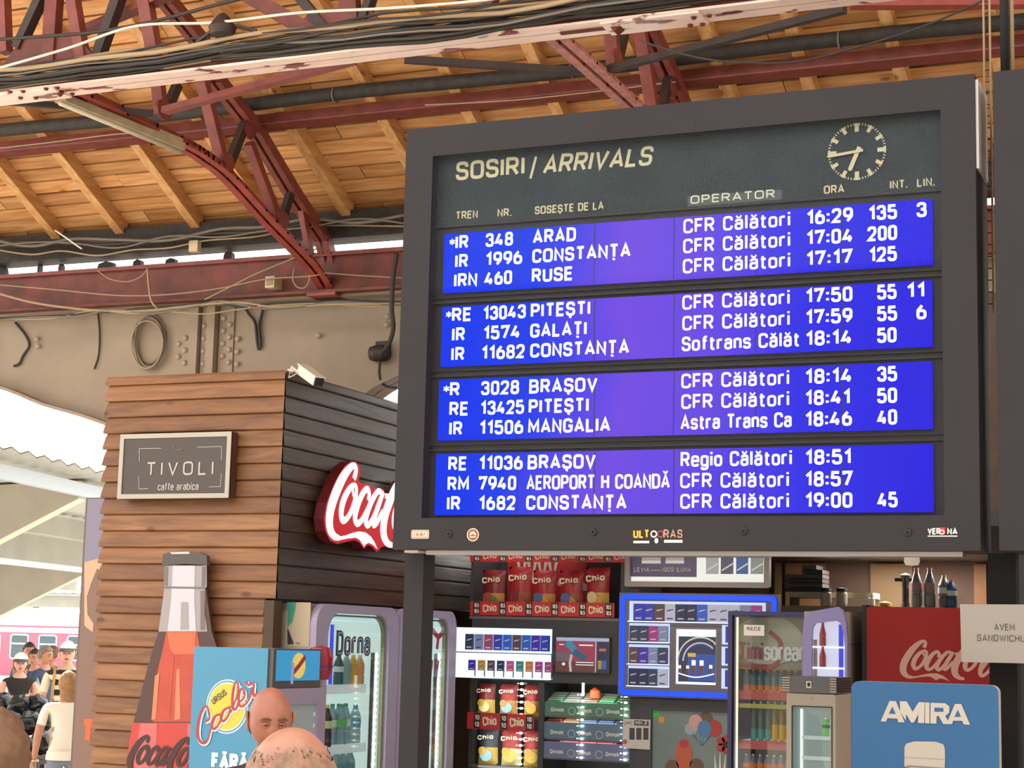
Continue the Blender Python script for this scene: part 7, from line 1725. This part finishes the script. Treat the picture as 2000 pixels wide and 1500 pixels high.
for (px, py, Y), lab in zip(sack_spots, sack_lab):
    p = onY(px, py, Y); rd_ = random.Random(px); b = MB(); b.smooth = True
    nu, nv = 18, 12; vs = []
    for j in range(nv+1):
        for i in range(nu):
            th, ph = PI*j/nv, 2*PI*i/nu; rr_ = .115*(1+.10*math.sin(3*ph+px)*math.sin(th)+.10*math.sin(5*th+2*ph+py)+.05*rd_.uniform(-1, 1))
            vs.append((p.x+rr_*math.sin(th)*math.cos(ph)*1.05, Y+rr_*math.sin(th)*math.sin(ph), p.z+rr_*math.cos(th)*.95))
    b.add(vs, [(j*nu+i, (j+1)*nu+i, (j+1)*nu+(i+1) % nu, j*nu+(i+1) % nu) for j in range(nv) for i in range(nu)], M_sack)
    tag(b.build('plastic_sack'), 'glossy black sack in the heap, '+lab, 'sack', 'glossy black sacks at the lower left')

# carriage on the far track
TYc = 66.
M_tr = mat('flare_pale_carriage', 'b9647c', .45); M_trl = mat('carriage_band', 'e6dfe2', .4); M_trw = mat('carriage_glass', '4a5a60', .15); M_trr = mat('carriage_roof', 'd8d4d4', .5); M_trd = mat('carriage_underframe', '4a4a50', .7)  # carriage red lightened to pink to carry the flare
tc = thing('railway_carriage', 'red passenger carriage paled by flare with a pale waist band on the far track', 'railway carriage', (xY(80, 1240, TYc), TYc, 0))
tx0, tx1 = xY(-40, 1240, TYc)-14, xY(165, 1240, TYc)+8
def tz_(px, py): return zY(px, py, TYc)
zr0, zr1 = tz_(80, 1187), tz_(80, 1222); zb0, zb1 = tz_(80, 1236), tz_(80, 1226)
b = MB(); b.box(tx0, tx1, TYc, TYc+2.8, tz_(80, 1322), zr1, M_tr); b.build('body', tc)
b = MB(); pr = [(TYc, zr1), (TYc+.15, zr1+(zr0-zr1)*.5), (TYc+.6, zr1+(zr0-zr1)*.85), (TYc+1.4, zr0), (TYc+2.2, zr1+(zr0-zr1)*.85), (TYc+2.8, zr1)]
vs = [(tx0, y, z) for y, z in pr]+[(tx1, y, z) for y, z in pr]; b.smooth = True; b.add(vs, [(i, 6+i, 7+i, i+1) for i in range(5)], M_trr); b.build('roof', tc)
b = MB(); b.box(tx0, tx1, TYc-.02, TYc, zb0, zb1, M_trl); b.build('waist_band', tc)
b = MB(); b.box(tx0, tx1, TYc-.01, TYc+.5, tz_(80, 1340), tz_(80, 1322), M_trl); b.box(tx0, tx1, TYc+.2, TYc+2.6, -.4, tz_(80, 1340), M_trd); b.build('underframe', tc)
pw = xY(75, 1260, TYc)-xY(20, 1260, TYc); ww = xY(56, 1260, TYc)-xY(20, 1260, TYc)
x = xY(20, 1260, TYc)-pw*4
M_wf = mat('carriage_window_frame', 'ccd2da', .4)
for k in range(9):
    z0w, z1w = tz_(40, 1288), tz_(40, 1238)
    b = MB(); b.frame(x, x+ww, z0w, z1w, .15, .07, TYc-.03, TYc, M_wf); b.box(x+.05, x+ww-.05, TYc-.03, TYc-.01, (z0w+z1w)/2+.1, (z0w+z1w)/2+.17, M_wf); wf = b.build('window_frame', tc)
    b = MB(); b.rrect(x+.05, x+ww-.05, z0w+.05, z1w-.05, .12, TYc-.015, TYc-.01, M_trw); b.build('pane', wf)
    x += pw
# platform canopies
M_can1 = mat('weathered_canopy', '9a9990', .7, var=.12, scale=1.5); M_can2 = mat('pale_sheet', 'b0b1aa', .6); M_can3 = mat('canopy_edge', 'a9b2ba', .6); M_canb = mat('bracket_concrete', 'aea79b', .75, var=.1, scale=2); M_cane = mat('cream_edge', 'ddd0b6', .6)
def canopy(label, A, ang, l0, l1, arm0, arm1, slope, nbr, bstep, bfirst, edge_p=.0, dep=1.5, edge=.075, me=None):
    """A: point on the edge beam; ang: direction of the beam left of +Y; p = towards the hall"""
    t = thing('platform_canopy', label, 'canopy', (A.x, A.y, 0), ang)
    # local: y along the beam (away), x towards the hall
    b = MB(); n = int((l1-l0)/.22)
    vs = []
    for i in range(n+1):
        yy = l0+(l1-l0)*i/n; zz = .05 if i % 2 else 0.
        for xx in (arm0, arm1): vs.append((xx, yy, A.z+.14+(xx-edge_p)*slope+zz))
        for xx in (arm0, arm1): vs.append((xx, yy, A.z+.155+(xx-edge_p)*slope+zz))
    b.add(vs, [(4*i, 4*i+1, 4*i+5, 4*i+4) for i in range(n)]+[(4*i+2, 4*i+6, 4*i+7, 4*i+3) for i in range(n)], M_can2); b.build('roof_sheet', t, local=True)
    b = MB(); b.box(edge_p-.05, edge_p+.05, l0, l1, A.z-edge, A.z+.09, me or M_can3); b.build('edge_beam', t, local=True)
    b = MB(); b.box(arm0+.5, arm0+.62, l0, l1, A.z-.35+(arm0+.5)*slope, A.z+.1+(arm0+.5)*slope, M_can1); b.box((arm0+edge_p)/2, (arm0+edge_p)/2+.1, l0, l1, A.z-.2+(arm0+edge_p)/2*slope, A.z+.1+(arm0+edge_p)/2*slope, M_can1); b.build('purlins', t, local=True)
    for k in range(nbr):
        yy = bfirst+k*bstep
        b = MB()
        pr = [(edge_p-.05, A.z-.10), (edge_p-.05, A.z+.13), (arm0, A.z+.13+arm0*slope), (arm0, A.z-dep+arm0*slope)]
        vs = [(x_, yy-.12, z_) for x_, z_ in pr]+[(x_, yy+.12, z_) for x_, z_ in pr]
        b.add(vs, [(0, 1, 2, 3), (7, 6, 5, 4), (0, 4, 5, 1), (1, 5, 6, 2), (2, 6, 7, 3)], M_canb); b.add(vs, [(3, 7, 4, 0)], M_cane); b.box(arm0-.35, arm0+.05, yy-.2, yy+.2, 0, A.z+.1+arm0*slope, M_canb); b.build('bracket', t, local=True)
    return t
CA = onY(160, 958, 19.)
canopy('pale ribbed platform canopy nearest the kiosk under the white sky', CA, math.radians(13.7), -9, 16, -4.6, .42, .06, 1, 8, .15, dep=2.2)
CB = onY(175, 1107, 36.)
canopy('farther platform canopy with a cream edge seen below the nearest one', CB, math.radians(13.7), -18, 8, -7.5, .15, .05, 1, 9, .3, dep=3.4, edge=.16, me=M_cane)
CC_ = onY(80, 1168, 60.)
t = canopy('far grey platform canopy just above the carriage roof', CC_, math.radians(90), -14, 40, -4, .5, .02, 0, 9, -6)
# trees beyond
M_leaf = mat('green_leaves', '7fa36a', .7, var=.35, scale=1.2); M_leaf2 = mat('pale_leaves', 'a9bd7c', .7, var=.3, scale=1.2); M_trunk = mat('tree_trunk', '6b5a48', .8)  # plain leaf greens with random variation
def leaf_tree(label, p, R_, h0, m, seed):
    t = thing('tree', label, 'tree', (p.x, p.y, 0)); rd_ = random.Random(seed)
    b = MB()
    for i in range(900):
        u = Vector((rd_.gauss(0, 1), rd_.gauss(0, 1), rd_.gauss(0, 1))).normalized()*rd_.uniform(.45, 1)
        c = Vector((u.x*R_, u.y*R_, h0+u.z*R_*.8)); n = Vector((rd_.gauss(0, 1), rd_.gauss(0, 1), rd_.gauss(0, 1))).normalized(); a = n.orthogonal().normalized()*.28; d = n.cross(a)
        b.add([c-a, c-d*.6, c+a, c+d*.6], [(0, 1, 2, 3)], m)
    b.build('crown', t, local=True); b = MB(); b.tube([(0, 0, 0), (.1, 0, h0*.5), (0, 0, h0)], [.3, .22, .1], M_trunk, 8); b.build('trunk', t, local=True)
leaf_tree('green leafy tree glimpsed between the canopies at far left', onY(25, 1062, 95), 2.6, zY(25, 1066, 95), M_leaf, 1)
leaf_tree('small pale green tree right of the leafier one', onY(75, 1075, 100), 1.6, zY(75, 1078, 100), M_leaf2, 2)
# camera on the kiosk corner
cc_ = thing('security_camera', 'white bullet security camera on the top corner of the kiosk', 'camera', tuple(onY(590, 730, 11.6)))
M_cw = mat('camera_white', 'd8cfc0', .4); a = onY(590, 722, 11.55); e = onY(622, 745, 11.42)
b = MB(); b.bar(a, e, .075, .07, M_cw); b.bar(a+Vector((0, 0, .04)), e+(e-a)*.12+Vector((0, 0, .04)), .085, .008, M_cw); b.build('housing', cc_)
b = MB(); d = (e-a).normalized(); b.bar(e, e+d*.015, .068, .062, M_groove); b.build('lens', cc_)
b = MB(); p = onY(563, 728, 11.55); b.tube([(p.x+.02, 11.56, KZ-.02), (p.x+.03, 11.55, KZ+.03), tuple(a+Vector((-.03, 0, -.02))), tuple(a+Vector((.01, 0, 0)))], .014, M_cw, 8); b.lathe([(.035, -.01), (.035, .012), (.0001, .02)], (p.x+.02, 11.56, KZ), M_cw, 12); b.tube([(p.x+.02, 11.54, KZ+.0), (p.x+.05, 11.48, KZ-.06), (p.x+.09, 11.47, KZ-.05), tuple(a)], .005, M_cw, 6); b.build('mount', cc_)
